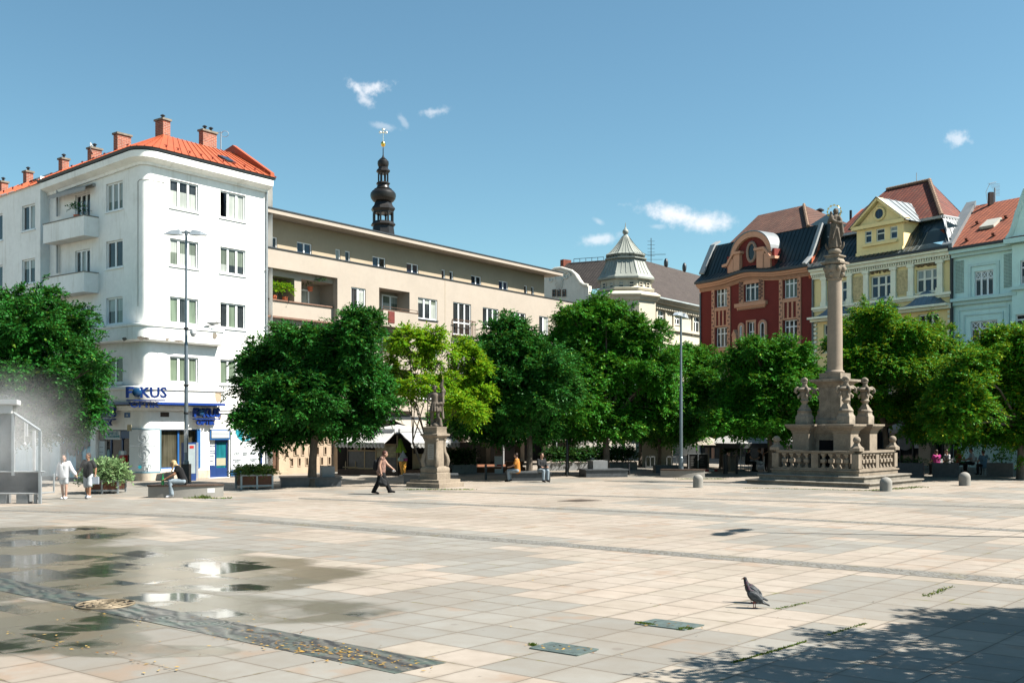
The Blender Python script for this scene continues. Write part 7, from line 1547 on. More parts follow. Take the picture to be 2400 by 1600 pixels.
# woman sitting on the round bench
ps = P1(-t1*.08, r1_-.22, 0); ks = 1.08
human(ps, R(196), 'blond woman in black T-shirt and pale jeans sitting bent forward on the round bench', J=dict(pel=(0,0,.58), che=(.13,0,.92), nec=(.22,0,1.08), hea=(.33,0,1.14), shL=(.17,.17,1.03), shR=(.17,-.17,1.03), elL=(.30,.20,.80), elR=(.28,-.19,.80), wrL=(.54,.14,.66), wrR=(.52,-.10,.66), hiL=(.0,.10,.55), hiR=(0,-.10,.55), knL=(.42,.12,.56), knR=(.40,-.11,.55), anL=(.36,.13,.09), anR=(.44,-.12,.09), toL=(.53,.14,.035), toR=(.61,-.12,.035)), k=ks, skin='tan skin', hair='blond hair', top='black cloth', sleeve=.22, bottom='denim', leg=1.0, shoe='white cloth', vox=.012, loose=.012,
    hair_caps=lambda h, f, s, z: [('e', tuple(h-f*.02+z*.05), (.10,.09,.09)), ('e', tuple(h-f*.06), (.07,.09,.11)), (tuple(h-f*.06+s*.02),.06,tuple(h-f*.22-z*.12),.045), (tuple(h-f*.03+s*.075),.035,tuple(h+f*.05+s*.06-z*.26),.022), (tuple(h-f*.03-s*.075),.035,tuple(h+f*.05-s*.06-z*.26),.022)])
X = Xf(ps, R(196), ks); c = Vector(X((.66,.06,.50))); r = thing('bottle', c, 'green glass bottle held by the blond woman on the round bench', 'bottle'); mb = MB(); mb.lathe(c, [(.05,-.06),(.055,-.04),(.055,.12),(.045,.17),(.02,.23),(.018,.31),(.022,.31),(.022,.34)], 14); build('glass', mb, MATS['green glass'], r)
# seated figures in the shade and at the cafe tables
SIT = dict(pel=(0,0,.55), che=(.03,0,.92), nec=(.04,0,1.10), hea=(.08,0,1.24), shL=(.03,.18,1.04), shR=(.03,-.18,1.04), elL=(.10,.22,.80), elR=(.10,-.22,.80), wrL=(.32,.16,.72), wrR=(.32,-.16,.72), hiL=(.0,.10,.53), hiR=(0,-.10,.53), knL=(.42,.12,.53), knR=(.42,-.12,.53), anL=(.40,.12,.09), anR=(.40,-.12,.09), toL=(.56,.12,.035), toR=(.56,-.12,.035))
def sitter(px, py, rz, label, top, bottom='denim', hair='brown hair', dz=0, **kw):
    p = gp(px, py); p.z = dz; return human(p, rz, label, J=SIT, hair=hair, top=top, bottom=bottom, vox=.02, hands=True, shoe='black cloth', **kw)
sitter(1213, 1128.5, R(165), 'person in orange top and jeans sitting on the dark planter under the trees', 'orange cloth', sleeve=.4)
sitter(1268, 1128.5, R(-60), 'person in dark grey jacket and jeans sitting on the dark planter edge in deep shade', 'charcoal cloth', sleeve=.9)  # charcoal cloth on a grey jacket: the deep shade is put into the colour
pwa = gp(1797, 1103); human(pwa, R(-150), 'blond waitress in black top standing beside the cafe tables', J=dict(elL=(.10,.26,1.18), wrL=(.28,.18,1.10)), k=.98, skin='skin', hair='blond hair', top='black cloth', sleeve=.12, bottom='black cloth', shoe='black cloth', vox=.018)
def chair(px, py, rz, label):
    c = gp(px, py); r = thing('cafe_chair', c, label, 'chair', 'cafe terrace chairs'); X = Xf(c, rz); mb = MB()
    for x in (-.2,.2):
        for y in (-.2,.2): mb.tube([(x,y,0),(x,y,.44 if x > 0 else .88)], .015, 5)
    build('leg', X.mb(mb), MATS['grey metal'], r); mb = MB(); mb.box((0,0,.455), (.44,.44,.03)); build('seat', X.mb(mb), MATS['white metal'], r, smooth=0); mb = MB(); mb.box((-.2,0,.76), (.03,.42,.22)); build('backrest', X.mb(mb), MATS['white metal'], r, smooth=0)
def table(px, py, label):
    c = gp(px, py); r = thing('cafe_table', c, label, 'table', 'cafe terrace tables'); mb = MB(); mb.lathe(c, [(.36,.70),(.38,.72),(.38,.745),(.36,.75)], 20); build('tabletop', mb, mm('pale tabletop', (.45,.42,.36), .4, .1, 3, 0), r); mb = MB(); mb.lathe(c, [(.24,0),(.24,.02),(.04,.05),(.03,.7)], 12); build('leg', mb, MATS['black metal'], r)
for q in ((1750,1104.5,R(10),'white cafe chair under the seated woman left of the monument'),(1783,1103.5,R(170),'white cafe chair beside the waitress, under the person in pale trousers')): chair(*q)
table(1767,1103.5,'small round cafe table between the seated pair left of the monument')
sitter(1752, 1105, R(10), 'dark haired woman sitting at the cafe table left of the monument', 'charcoal cloth', 'black cloth', sleeve=.2); sitter(1783, 1104.2, R(165), 'person in dark top and pale trousers sitting opposite at the cafe table', 'black cloth', 'white cloth', sleeve=.3)
for (px, py, rz, tp, lb) in ((2196,1112,R(100),'pink cloth','person in bright pink top sitting in the shade right of the monument'),(2221,1111,R(190),'white cloth','person in white T-shirt with dark strap sitting in the shade behind the right bollard'),(2245,1107,R(0),'red paint','person in dark red top at the shaded cafe table'),(2279,1106,R(170),'light grey cloth','person in pale top sitting at the far shaded cafe table'),(2306,1113,R(95),'blue cloth','person in blue top with back turned, at the right hand cafe table')):
    chair(px, py, rz, 'cafe chair under the '+lb.split(' sitting')[0].split(' with')[0].split(' at')[0]); sitter(px, py+.4, rz, lb, tp, 'black cloth', sleeve=.35)
for (px, py, lb) in ((2209,1108.5,'round cafe table between the people in pink and white'),(2262,1105.5,'round cafe table in the deep shade right of the monument'),(2292,1110,'round cafe table near the person in blue')): table(px, py, lb)
for px, lb in ((2140,'dark cafe planter box directly right of the monument'),(2222,'dark cafe planter box below the person in white'),(2350,'dark cafe planter box near the right edge')):
    a = gp(px,1117); r = thing('cafe_planter', a, lb, 'planter', 'dark cafe planter boxes'); mb = MB(); mb.box((a.x,a.y+.3,.36), (1.25,.5,.72), -.5); build('box', mb, MATS['granite dark'], r, smooth=0); shrub('foliage', [((a.x+dx,a.y+.3-dx*.4,.80), (.3,.25,.2)) for dx in (-.4,0,.4)], 40, LEAF_HEDGE, r, .1, int(px))
# ------------------------------------------------------------------ two pigeons on the paving
def pigeon(px, py, rz, k, label):
    loc = gp(px, py); r = thing('pigeon', loc, label, 'bird', 'pigeons on the paving'); X = Xf(loc, rz, k); pit = Matrix.Rotation(R(-38), 3, 'Y')
    caps = [('e', (0,0,.175), (.125,.066,.075), pit), ((.045,0,.215),.05,(.085,0,.275),.034), ((.085,0,.275),.034,(.098,0,.32),.026), ('e', (.104,0,.337), (.030,.023,.024)), ((-.06,0,.125),.045,(-.15,0,.075),.018), ((-.11,.012,.095),.018,(-.215,.018,.05),.010), ((-.11,-.012,.095),.018,(-.215,-.018,.05),.010)]
    bd = build('body', X.mb(blob(caps, .0075, 2)), pig_mat(), r, smooth=180)
    for s in (-1, 1): mb = blob([('e', (-.025,s*.058,.165), (.125,.016,.056), Matrix.Rotation(R(-36), 3, 'Y')), ((-.08,s*.05,.12),.018,(-.16,s*.03,.075),.008)], .0075, 1); build('wing', X.mb(mb), mm('pigeon wing', (.05,.054,.058), .7, .85, 14, .1), r, smooth=180)
    for s in (-1, 1):
        mb = MB(); x = .012*s; mb.tube([(x-.01,s*.025,.115),(x,s*.027,.06),(x-.004,s*.027,.012)], [.012,.006,.0055], 6)
        for a in (-.5,0,.5,3.1): mb.tube([(x,s*.027,.008),(x+.035*math.cos(a),s*.027+.035*math.sin(a),.004)], .004, 5)
        build('leg', X.mb(mb), mm('pink leg', (.45,.10,.08), .6, .1, 4, 0), r)
    mb = MB(); mb.tube([(.128,0,.335),(.146,0,.329),(.158,0,.324)], [.008,.006,.002], 6); build('beak', X.mb(mb), MATS['black metal'], bd)
    mb = MB()
    for s in (-1, 1): mb.sphere((.114,s*.021,.341), .005, 8, 6)
    build('eye', X.mb(mb), mm('orange eye', (.5,.12,.02), .3, .05, 4, 0), bd)
def pig_mat():
    if 'pigeon' in MATS: return MATS['pigeon']
    t = NT('pigeon'); o = t.obj(); z = t.xyz(o)[2]; n = t.noise(o, 30, 3)
    c = t.mix(t.ss(n, .42, .58), (.014,.015,.017), (.045,.048,.052)); neck = t.m('MULTIPLY', t.ss(z, .24, .27), t.ss(z, .335, .30)); c = t.mix(neck, c, t.mix(t.ss(n, .4, .6), (.008,.022,.016), (.05,.018,.035))); c = t.mix(t.ss(z, .33, .35), c, (.02,.022,.026))
    MATS['pigeon'] = (t.pbr(c, .7, t.bump(n, .3, .01), 0, .25), t.mat)[1]; return MATS['pigeon']
pigeon(1763, 1412, R(152), 1.05, 'dark grey pigeon standing with raised head just behind the other pigeon'); pigeon(1768, 1424.5, R(165), .98, 'darker pigeon with white wing patch, nearer of the two standing on the paving')
# ================================================================== statue on the column
rotS = rotM
def fig(parent, caps, loc, rz, k, mat, name, vox=.022, sm=1): X = Xf(loc, rz, k); return build(name, X.mb(blob(caps, vox, sm)), MATS[mat], parent, smooth=60)
caps = []
for i in range(16):       # robe: hanging folds round a swaying body
    a = 2*math.pi*i/16; rr_ = .30+.03*math.sin(i*2.7); caps.append(((.02+.15*math.cos(a),.14*math.sin(a),1.12),.055,(-.02+rr_*math.cos(a)*.82,rr_*math.sin(a)*.8,.06),.05))
caps += [((0,0,1.1),.17,(0,0,.3),.22),((0,0,1.1),.17,(0,0,1.45),.15),((0,.17,1.46),.085,(0,-.17,1.46),.085),((0,0,1.5),.06,(.02,.03,1.64),.06),('e',(.02,.04,1.74),(.11,.10,.14)),('e',(-.02,.04,1.74),(.13,.13,.15)),((-.06,.03,1.66),.09,(-.10,.02,1.30),.12),
    ((0,.2,1.44),.075,(.02,.30,1.18),.065),((.02,.30,1.18),.065,(.20,.16,1.20),.05),((0,-.2,1.44),.08,(.10,-.26,1.24),.07),((.10,-.26,1.24),.07,(.26,-.14,1.30),.05),('e',(.22,-.12,1.42),(.11,.10,.16)),('e',(.24,-.12,1.63),(.075,.07,.085)),((.22,-.12,1.34),.07,(.22,.10,1.2),.05),
    ((-.05,.24,1.35),.08,(-.12,.30,.75),.11),((-.12,.30,.75),.11,(-.10,.24,.55),.05),((.20,.10,1.05),.05,(.30,-.05,.45),.04),((.18,-.12,1.0),.05,(.22,-.20,.3),.05),((.2,.15,.9),.04,(.1,.28,.2),.05)]
st = fig(mon, caps, (CM.x,CM.y,ZST+.30), R(-118), 1.0, 'dark statue stone', 'crowned_statue', .026)
mb = MB(); wv = Vector((math.cos(R(-28)), math.sin(R(-28)), 0)); pts = [Vector((CM.x,CM.y,ZST+.42))+wv*(.40*math.sin(t))+Vector((0,0,-.32*math.cos(t)+.12)) for t in [-1.75+3.5*k/14 for k in range(15)]]; mb.tube(pts, [.02+.085*math.sin(math.pi*k/14) for k in range(15)], 8); build('crescent', mb, MATS['dark statue stone'], st)
mb = MB(); mb.sphere((CM.x,CM.y,ZST+.17), (.30,.30,.19), 16, 10); build('globe', mb, OS, st)
mb = MB(); hc = Vector((CM.x-.03,CM.y,ZST+2.02)); wv2 = Vector((.95,-.3,0)).normalized(); mb.tube([hc+wv2*.30*math.cos(t)+Vector((0,0,.30*math.sin(t))) for t in [2*math.pi*k/30 for k in range(30)]], .011, 5, closed=True)
for k in range(12):
    t = 2*math.pi*k/12; c = hc+wv2*.30*math.cos(t)+Vector((0,0,.30*math.sin(t)))
    for q in range(3): a = q*math.pi/3+t; mb.tube([c+(wv2*math.cos(a)+Vector((0,0,1))*math.sin(a))*.05, c-(wv2*math.cos(a)+Vector((0,0,1))*math.sin(a))*.05], .013, 4)
build('star_halo', mb, MATS['gold'], st)
# ================================================================== small saint statue
AF = R(33); f1 = Vector((-math.cos(AF), math.sin(AF), 0)); f2 = Vector((math.sin(AF), math.cos(AF), 0)); CF = gp(1029.5, 1144)+(f1+f2)*.893; rotF = math.atan2(-f1.y, -f1.x)
flo = thing('saint_statue', CF, 'small weathered stone saint statue with raised flag on a scrolled pedestal and two steps', 'statue')
mb = MB(); mb.sq(CF, [(.893,0),(.893,.19),(.86,.205),(.5,.206)], rotF); mb.sq(CF-f1*.0, [(.78,.207),(.78,.33),(.5,.332)], rotF); build('step', mb, SS, flo, smooth=0)
mb = MB(); mb.sq(CF, [(.47,.333),(.47,.60),(.43,.63),(.45,.66),(.45,.80),(.41,.86),(.37,.90)], rotF); mb.sq(CF, [(.30,.86),(.30,2.16)], rotF)
for (sx, sy) in ((-1,-1),(1,-1),(1,1),(-1,1)):
    d = (-f1*sx+f2*sy).normalized(); c = CF+(-f1*sx+f2*sy)*.27
    mb.tube([c+d*.02+Vector((0,0,2.14)), c+d*.00+Vector((0,0,1.75)), c+d*.03+Vector((0,0,1.50)), c+d*.12+Vector((0,0,1.32)), c+d*.16+Vector((0,0,1.12)), c+d*.12+Vector((0,0,.94)), c+d*.05+Vector((0,0,.88))], [.075,.075,.08,.09,.105,.10,.07], 8); mb.sphere(tuple(c+d*.03+Vector((0,0,2.05))), (.09,.09,.10), 8, 6)
mb.sq(CF, [(.33,2.10),(.36,2.15),(.42,2.20),(.46,2.22),(.46,2.30),(.40,2.31),(.36,2.32),(.35,2.52),(.37,2.56),(.37,2.60),(.2,2.61)], rotF); ped = build('pedestal', mb, SS, flo, smooth=35)
fF = Face(CF-f2*.30, -f1); mb = MB(); fF.box(mb, -.17, .17, 1.18, 1.86, 0, .02); pq = build('plaque', mb, mm('pale plaque', (.48,.45,.40), .7, .1, 4, .05), ped, smooth=0); mb = MB()
for k, w_ in enumerate((.07,.13,.10,.12,.09,.11,.08)): fF.box(mb, -w_, w_, 1.76-k*.08, 1.785-k*.08, .0205, .0225)
build('inscription', mb, mm('faded lettering', (.28,.24,.2), .8, .1, 4, 0), pq, smooth=0)
caps = [((.0,.10,.90),.10,(.05,.13,.46),.075),((.05,.13,.46),.075,(.0,.14,.06),.06),((.0,.14,.05),.05,(.14,.15,.03),.045),((0,-.10,.90),.10,(.02,-.14,.46),.08),((.02,-.14,.46),.08,(-.08,-.15,.06),.065),((-.08,-.15,.05),.05,(.06,-.17,.03),.045),
    ((0,0,.95),.15,(0,0,1.30),.17),((0,.18,1.36),.09,(0,-.18,1.36),.09),((0,0,1.42),.06,(.01,-.02,1.52),.055),('e',(.02,-.02,1.60),(.10,.09,.12)),('e',(-.01,-.02,1.66),(.13,.11,.08)),((-.1,-.02,1.70),.05,(.12,-.02,1.72),.03),
    ((0,-.20,1.36),.075,(.03,-.30,1.12),.06),((.03,-.30,1.12),.06,(.16,-.22,.98),.05),((0,.20,1.38),.075,(.06,.30,1.28),.065),((.06,.30,1.28),.06,(.10,.32,1.50),.05),
    ((.1,.33,.6),.025,(.1,.33,2.02),.022),((.1,.33,1.95),.04,(.06,.25,1.72),.08),((.06,.25,1.72),.08,(.02,.36,1.50),.08),((.02,.36,1.5),.09,(-.04,.30,1.22),.07),((-.04,.30,1.22),.08,(-.02,.34,1.0),.05),((-.05,.22,1.2),.07,(-.08,.28,.7),.07),((-.08,.28,.7),.07,(.02,.34,.35),.05),((.1,.25,.98),.07,(.16,.1,.94),.05)]
for i in range(12):
    a = 2*math.pi*i/12; caps.append(((.13*math.cos(a),.13*math.sin(a),1.0),.05,(.21*math.cos(a),.22*math.sin(a),.66),.045))
caps += [((-.02,.0,.02),.16,(.03,.05,.02),.16),((.10,.24,.05),.09,(.10,.22,.32),.06),((-.14,-.1,.02),.09,(-.16,0,.3),.07)]
fs_ = fig(flo, caps, (CF.x,CF.y,2.61), R(-92), 1.03, 'dark statue stone', 'figure', .02)
mb = MB(); X = Xf((CF.x,CF.y,2.61), R(-92), 1.03); mb.tube([X((.1,.33,2.0)), X((.1,.33,2.2))], [.03,.012], 6); mb.tube([X((.1,.28,2.1)), X((.1,.38,2.1))], .014, 5); build('gilt_tip', mb, MATS['gold'], fs_)
# ================================================================== KIOSK
kb = gp(930, 1114); kb.y += .3; a1 = -DL; K0 = Vector((kb.x, kb.y, 0)); kd1 = Vector((-.93,.37,0)).normalized(); kd2 = Vector((.80,.60,0)).normalized()
kL = Face(K0+kd1*3.1, -kd1); kR = Face(K0, kd2); Lk, Lr = 3.1, 3.2
kio = thing('kiosk', K0, 'open fronted ice cream kiosk with two white scalloped awnings on a dark deck', 'kiosk')
ztop = zat(1016, K0.y); zb_ = .28
mb = MB(); mb.hexa([tuple(x) for x in (K0+kd1*3.4-kd2*.3-kd1*.0, K0-kd2*.35-kd1*.35, K0+kd2*3.6-kd1*.3, K0+kd1*3.4+kd2*3.4)]+[tuple(x+Vector((0,0,zb_))) for x in (K0+kd1*3.4-kd2*.3, K0-kd2*.35-kd1*.35, K0+kd2*3.6-kd1*.3, K0+kd1*3.4+kd2*3.4)]); build('deck', mb, mm('dark deck', (.035,.022,.016), .7, .3, 5, .1), kio, smooth=0)
mb = MB(); q = [K0+kd1*3.1+kd2*3.2, K0+kd2*3.2]; 
for p_, q_ in ((K0+kd1*3.1+kd2*3.1, K0+kd2*3.1),(K0+kd1*3.1, K0+kd1*3.1+kd2*3.1)): f = Face(p_, q_-p_); f.box(mb, 0, (q_-p_).length, zb_, ztop, 0, .06)
mb.hexa([tuple(x+Vector((0,0,ztop-.1))) for x in (K0+kd1*3.1, K0, K0+kd2*3.2, K0+kd1*3.1+kd2*3.2)]+[tuple(x+Vector((0,0,ztop))) for x in (K0+kd1*3.1, K0, K0+kd2*3.2, K0+kd1*3.1+kd2*3.2)]); build('kiosk_body', mb, MATS['dark shop'], kio, smooth=0); mb = MB(); pk = K0+(kd1*3.1+kd2*3.2)/2+Vector((0,0,ztop+.5)); rq = [x+Vector((0,0,ztop+.02)) for x in (K0+kd1*3.2, K0, K0+kd2*3.3, K0+kd1*3.2+kd2*3.3)]; [mb.poly([rq[k], rq[(k+1) % 4], pk]) for k in range(4)]; build('kiosk_roof', mb, MATS['white canvas'], kio, smooth=0)
mb = MB()
for u in (0, 1.05, 1.75, 3.05): kL.box(mb, u, u+.06, zb_, ztop-.1, -.06, 0)
kL.box(mb, .06, 1.75, 1.28, 1.34, -.05, .0); kL.box(mb, .06, 1.75, zb_+.02, zb_+.1, -.05, 0); kR.box(mb, .95, 1.0, zb_, ztop-.1, -.05, 0); kR.box(mb, 3.14, 3.2, zb_, ztop-.1, -.06, 0)
build('timber_frame', mb, MATS['beige panel'], kio, smooth=0)
mb = MB(); kL.box(mb, .06, 1.75, zb_+.1, 1.26, -.04, -.02); build('lower_panel', mb, MATS['granite dark'], kio, smooth=0)
mb = MB(); kL.box(mb, 1.82, 3.0, zb_, .95, -.6, -.02); build('counter', mb, MATS['granite dark'], kio, smooth=0); mb = MB(); kL.box(mb, 1.82, 3.0, .96, 1.62, -.5, -.02); ck = build('display_case', mb, mm('lit display glass', (.30,.28,.17), .15, .35, 3, 0), kio, smooth=0)
mb = MB(); kL.box(mb, 1.8, 3.02, 1.625, 1.68, -.6, .03); kL.box(mb, 1.82, 3.0, 1.25, 1.28, -.019, -.012); build('counter_top', mb, MATS['beige panel'], kio, smooth=0)
mb = MB(); kR.box(mb, 1.0, 3.14, zb_+.05, 1.15, -.05, -.01); build('beige_panel', mb, MATS['beige panel'], kio, smooth=0)
def awning(face, u0, u1, zt, zl, out, par, mat='white canvas', val=.26, sc=14, name='awning', frame=True):
    mb = MB(); n = 12
    for k in range(n):
        t0, t1 = k/n, (k+1)/n; s0, s1 = zt+(zl-zt)*t0-.05*math.sin(math.pi*t0), zt+(zl-zt)*t1-.05*math.sin(math.pi*t1); mb.poly([face.P(u0,s0,out*t0), face.P(u1,s0,out*t0), face.P(u1,s1,out*t1), face.P(u0,s1,out*t1)])
    for k in range(sc*4):
        c = [u0+(u1-u0)*(k+i)/(sc*4) for i in (0, 1)]; d = [val*(.72+.28*abs(math.sin(math.pi*(k+i)/4))) for i in (0, 1)]
        mb.poly([face.P(c[0],zl,out+.01), face.P(c[1],zl,out+.01), face.P(c[1],zl-d[1],out+.012), face.P(c[0],zl-d[0],out+.012)])
    o = build(name, mb, MATS[mat], par, smooth=0)
    return o
zl_ = zat(1038, K0.y-.9)
for f, u0, u1 in ((kL, .0, 3.0), (kR, .1, 3.2)):
    o = awning(f, u0, u1, ztop+.12, zl_, 1.25, kio)
    mb = MB(); f.box(mb, u0, u1, zl_-.02, zl_+.03, 1.22, 1.28); f.box(mb, u0, u1, ztop+.08, ztop+.26, -.1, .12)
    for u in (u0+.02, u1-.06): mb.tube([f.P(u,ztop+.1,.05), f.P(u,zl_,1.24)], .025, 5)
    build('awning_arm', mb, MATS['white metal'], o, smooth=0)
    mb = MB(); n = 14
    for k in range(n): u = u0+(u1-u0)*(k+.5)/n; f.box(mb, u, u+(u1-u0)/n*.46, zl_-.19, zl_-.03, 1.262, 1.268)
    build('stripe', mb, mm('grey stripe', (.34,.33,.30), .85, .05, 3, 0), o, smooth=0)
mb = MB()
for px in (810,833,856): c = gp(px, 1111.5); mb.tube([(c.x,c.y,0),(c.x,c.y,.72)], .03, 6)
a, b = gp(803,1111.5), gp(874,1111.5); mb.tube([(a.x,a.y,.40),(b.x,b.y,.40)], .035, 6); build('low_railing', mb, MATS['beige panel'], kio)
mb = MB(); kL.box(mb, .3, .8, 1.35, 1.55, -.35, -.2); kL.box(mb, 2.0, 2.2, 1.69, 1.85, -.3, -.2); build('shelf_goods', mb, mm('pale goods', (.5,.42,.34), .7, .3, 6, 0), kio, smooth=0)
# giant ice cream cone and closed parasol
c = gp(946, 1113.5); c.y -= .35; hC = zat(1056, c.y)
r = thing('ice_cream_cone', c, 'giant ice cream cone display with white swirl and pink and mint scoops beside the kiosk', 'display'); kk = hC/1.42
def CN():
    t = NT('wafer'); o = t.obj(); x = t.xyz(o); a = t.m('ARCTAN2', x[1], x[0]); s1 = t.m('SINE', t.m('ADD', t.m('MULTIPLY', a, 7.0), t.m('MULTIPLY', x[2], 30.0))); s2 = t.m('SINE', t.m('SUBTRACT', t.m('MULTIPLY', a, 7.0), t.m('MULTIPLY', x[2], 30.0))); h = t.m('MAXIMUM', s1, s2)
    t.pbr(t.mix(t.ss(h, .2, .95), (.46,.20,.022), (.62,.32,.05)), .5, t.bump(h, .6, .02)); return t.mat
mb = MB(); mb.lathe(c, [(.10*kk,.05*kk),(.24*kk,.80*kk),(.25*kk,.82*kk),(.2*kk,.83*kk)], 20); build('cone', mb, CN(), r); mb = MB(); mb.lathe(c, [(.2*kk,0),(.2*kk,.04*kk),(.08*kk,.06*kk)], 16); build('foot', mb, MATS['white metal'], r)
mb = MB(); mb.lathe(c, [(.05*kk,.95*kk),(.24*kk,1.0*kk),(.25*kk,1.06*kk),(.17*kk,1.12*kk),(.18*kk,1.16*kk),(.10*kk,1.24*kk),(.10*kk,1.27*kk),(.04*kk,1.36*kk),(.01*kk,1.43*kk)], 18, fold=.08, nf=5); build('cream_swirl', mb, MATS['white canvas'], r)
for dx, nm in ((.13,'pink'),(-.15,'mint')): mb = MB(); mb.sphere((c.x+dx*kk,c.y-.06,.92*kk), .145*kk, 16, 10); build('scoop', mb, mm(nm+' scoop', (.60,.10,.28) if dx > 0 else (.45,.66,.58), .45, .08, 4, .05), r)
mb = MB(); mb.tube([(c.x-.03*kk,c.y-.16*kk,.92*kk),(c.x-.03*kk,c.y-.27*kk,.91*kk)], .09*kk, 14); build('scoop', mb, MATS['white canvas'], r)
def parasol(px, py, ytop, ybot, rad_, mat, label, closed=False, cat='parasol', half=None, val=0, npan=8, group=None, vmat=None, pole='white metal', sq=False):
    c = gp(px, py); r = thing('parasol', c, label, cat, group); zt_, zb = zat(ytop, c.y), zat(ybot, c.y); mb = MB(); mb.tube([(c.x,c.y,0),(c.x,c.y,zt_)], .03, 8); build('pole', mb, MATS[pole], r); mb = MB(); mb.lathe(c, [(.28,0),(.28,.06),(.06,.10)], 14); build('foot', mb, MATS['granite grey'], r)
    mb = MB()
    if closed: mb.lathe(c, [(rad_,zb),(rad_*.92,zb+.1),(rad_*.55,zb+(zt_-zb)*.5),(rad_*.2,zt_-.05),(.02,zt_)], 40, fold=.16, nf=8)
    else:
        rs = []
        n = 4 if sq else npan; ro = math.pi/4+.5 if sq else .2
        for w, z in ((1,zb),(.55,zb+(zt_-zb)*.50),(.03,zt_)): rs.append([(c.x+rad_*w*math.cos(2*math.pi*k/n+ro), c.y+rad_*w*math.sin(2*math.pi*k/n+ro), z) for k in range(n)])
        mb.ring(rs, cap0=False)
    cn = build('canopy', mb, MATS[mat], r, smooth=0 if not closed else 50)
    if not closed:
        mb = MB()
        for k in range(n):
            a = 2*math.pi*k/n+ro; mb.tube([(c.x,c.y,zt_-.35),(c.x+rad_*.97*math.cos(a),c.y+rad_*.97*math.sin(a),zb-.01)], .015, 4)
        build('rib', mb, MATS[pole], cn)
    if val:
        mb = MB()
        for k in range(n):
            a, b = 2*math.pi*k/n+ro, 2*math.pi*(k+1)/n+ro; p, q = [(c.x+rad_*math.cos(t), c.y+rad_*math.sin(t)) for t in (a, b)]; mb.poly([(*p,zb),(*q,zb),(*q,zb-val),(*p,zb-val)])
        build('valance', mb, MATS[vmat or mat], cn, smooth=0)
    return r
parasol(938, 1113, 1027, 1060, .31, 'green canvas', 'closed lime green parasol standing between the kiosk and the giant ice cream cone', closed=True)
# ================================================================== terrace awnings along the tan block
def terrace(px0, px1, ytop, ylow, out, label, posts=4):
    r = thing('terrace_awning', T.P((T.u(px0)+T.u(px1))/2, 0), label, 'awning', 'cream terrace awnings'); u0, u1 = T.u(px0), T.u(px1); um_ = (u0+u1)/2; zt_ = zat(ytop, T.Y(um_)); To = T.off(out); zl2 = zat(ylow, To.Y(um_))
    mb = MB(); T.wall  # sloping canvas
    n = 10
    for k in range(n):
        t0, t1 = k/n, (k+1)/n; s = lambda t: zt_+(zl2-zt_)*t-.10*math.sin(math.pi*t); mb.poly([T.P(u0,s(t0),.05+(out-.05)*t0), T.P(u1,s(t0),.05+(out-.05)*t0), T.P(u1,s(t1),.05+(out-.05)*t1), T.P(u0,s(t1),.05+(out-.05)*t1)])
    m = 80
    for k in range(m): c_ = [u0+(u1-u0)*(k+i)/m for i in (0,1)]; d = [.30+.06*abs(math.sin(math.pi*(k+i)/4)) for i in (0,1)]; mb.poly([T.P(c_[0],zl2,out), T.P(c_[1],zl2,out), T.P(c_[1],zl2-d[1],out+.01), T.P(c_[0],zl2-d[0],out+.01)])
    build('canvas', mb, MATS['cream canvas'], r, smooth=0)
    for k in range(posts):
        mb = MB(); u = u0+.1+(u1-u0-.2)*k/(posts-1); mb.tube([T.P(u,0,out-.1), T.P(u,zl2,out-.1)], .045, 7); build('post', mb, MATS['white metal'], r)
    return r
terrace(912, 1250, 982, 1021, 4.2, 'long cream terrace awning on white posts along the tan block, behind the kiosk', 6)
terrace(1318, 1440, 1000, 1030, 3.2, 'shorter cream terrace awning at the far end of the tan block, above the hedge', 3)
r0 = gp(1168, 1109); r = thing('menu_board', r0, 'brown menu board with a white freezer panel below, at the terrace edge', 'menu board'); y0 = r0.y; mb = MB(); w = 17/F*y0; mb.box((r0.x,y0,(zat(1027,y0)+zat(1068,y0))/2), (w,.08,zat(1027,y0)-zat(1068,y0))); bd = build('board', mb, MATS['brown board'], r, smooth=0)
mb = MB()
for k in range(9): ww = w*random.uniform(.4,.8); mb.box((r0.x,y0-.045,zat(1034+k*3.6,y0)), (ww,.008,.028))
build('menu_line', mb, mm('menu ink', (.06,.03,.02), .8, .1, 3, 0), bd, smooth=0)
mb = MB(); mb.box((r0.x,y0+.1,(zat(1069,y0)+zat(1092,y0))/2), (w*1.05,.3,zat(1069,y0)-zat(1092,y0))); fz_ = build('freezer', mb, MATS['white metal'], r, smooth=0); mb = MB(); mb.box((r0.x+.05,y0-.06,zat(1089.5,y0)), (.28,.015,.09)); build('red_label', mb, MATS['red paint'], fz_, smooth=0)
mb = MB(); mb.tube([(r0.x+w*.55,y0,0),(r0.x+w*.55,y0,zat(1020,y0))], .04, 6); mb.box((r0.x,y0+.1,.12), (w,.3,.24)); build('post', mb, MATS['white metal'], r, smooth=0)
a, b = gp(1117,1107), gp(1232,1106); f = Face(a, b-a); w = (b-a).length; mb = MB(); f.box(mb, 0, w, 0, .30, -4.5, 0); tag(build('terrace_deck', mb, MATS['deck wood'], loc=a, smooth=0), 'low red brown wooden terrace deck beneath the long cream awning', 'deck')
mb = MB(); 
for k, (u, h) in enumerate(((.40,.55),)): f.box(mb, w*.62, w*.95, .301, .62, -.5, -.1)
tag(build('deck_bench', mb, MATS['deck wood'], loc=a, smooth=0), 'red brown wooden bench box on the terrace deck behind the person in orange', 'bench')
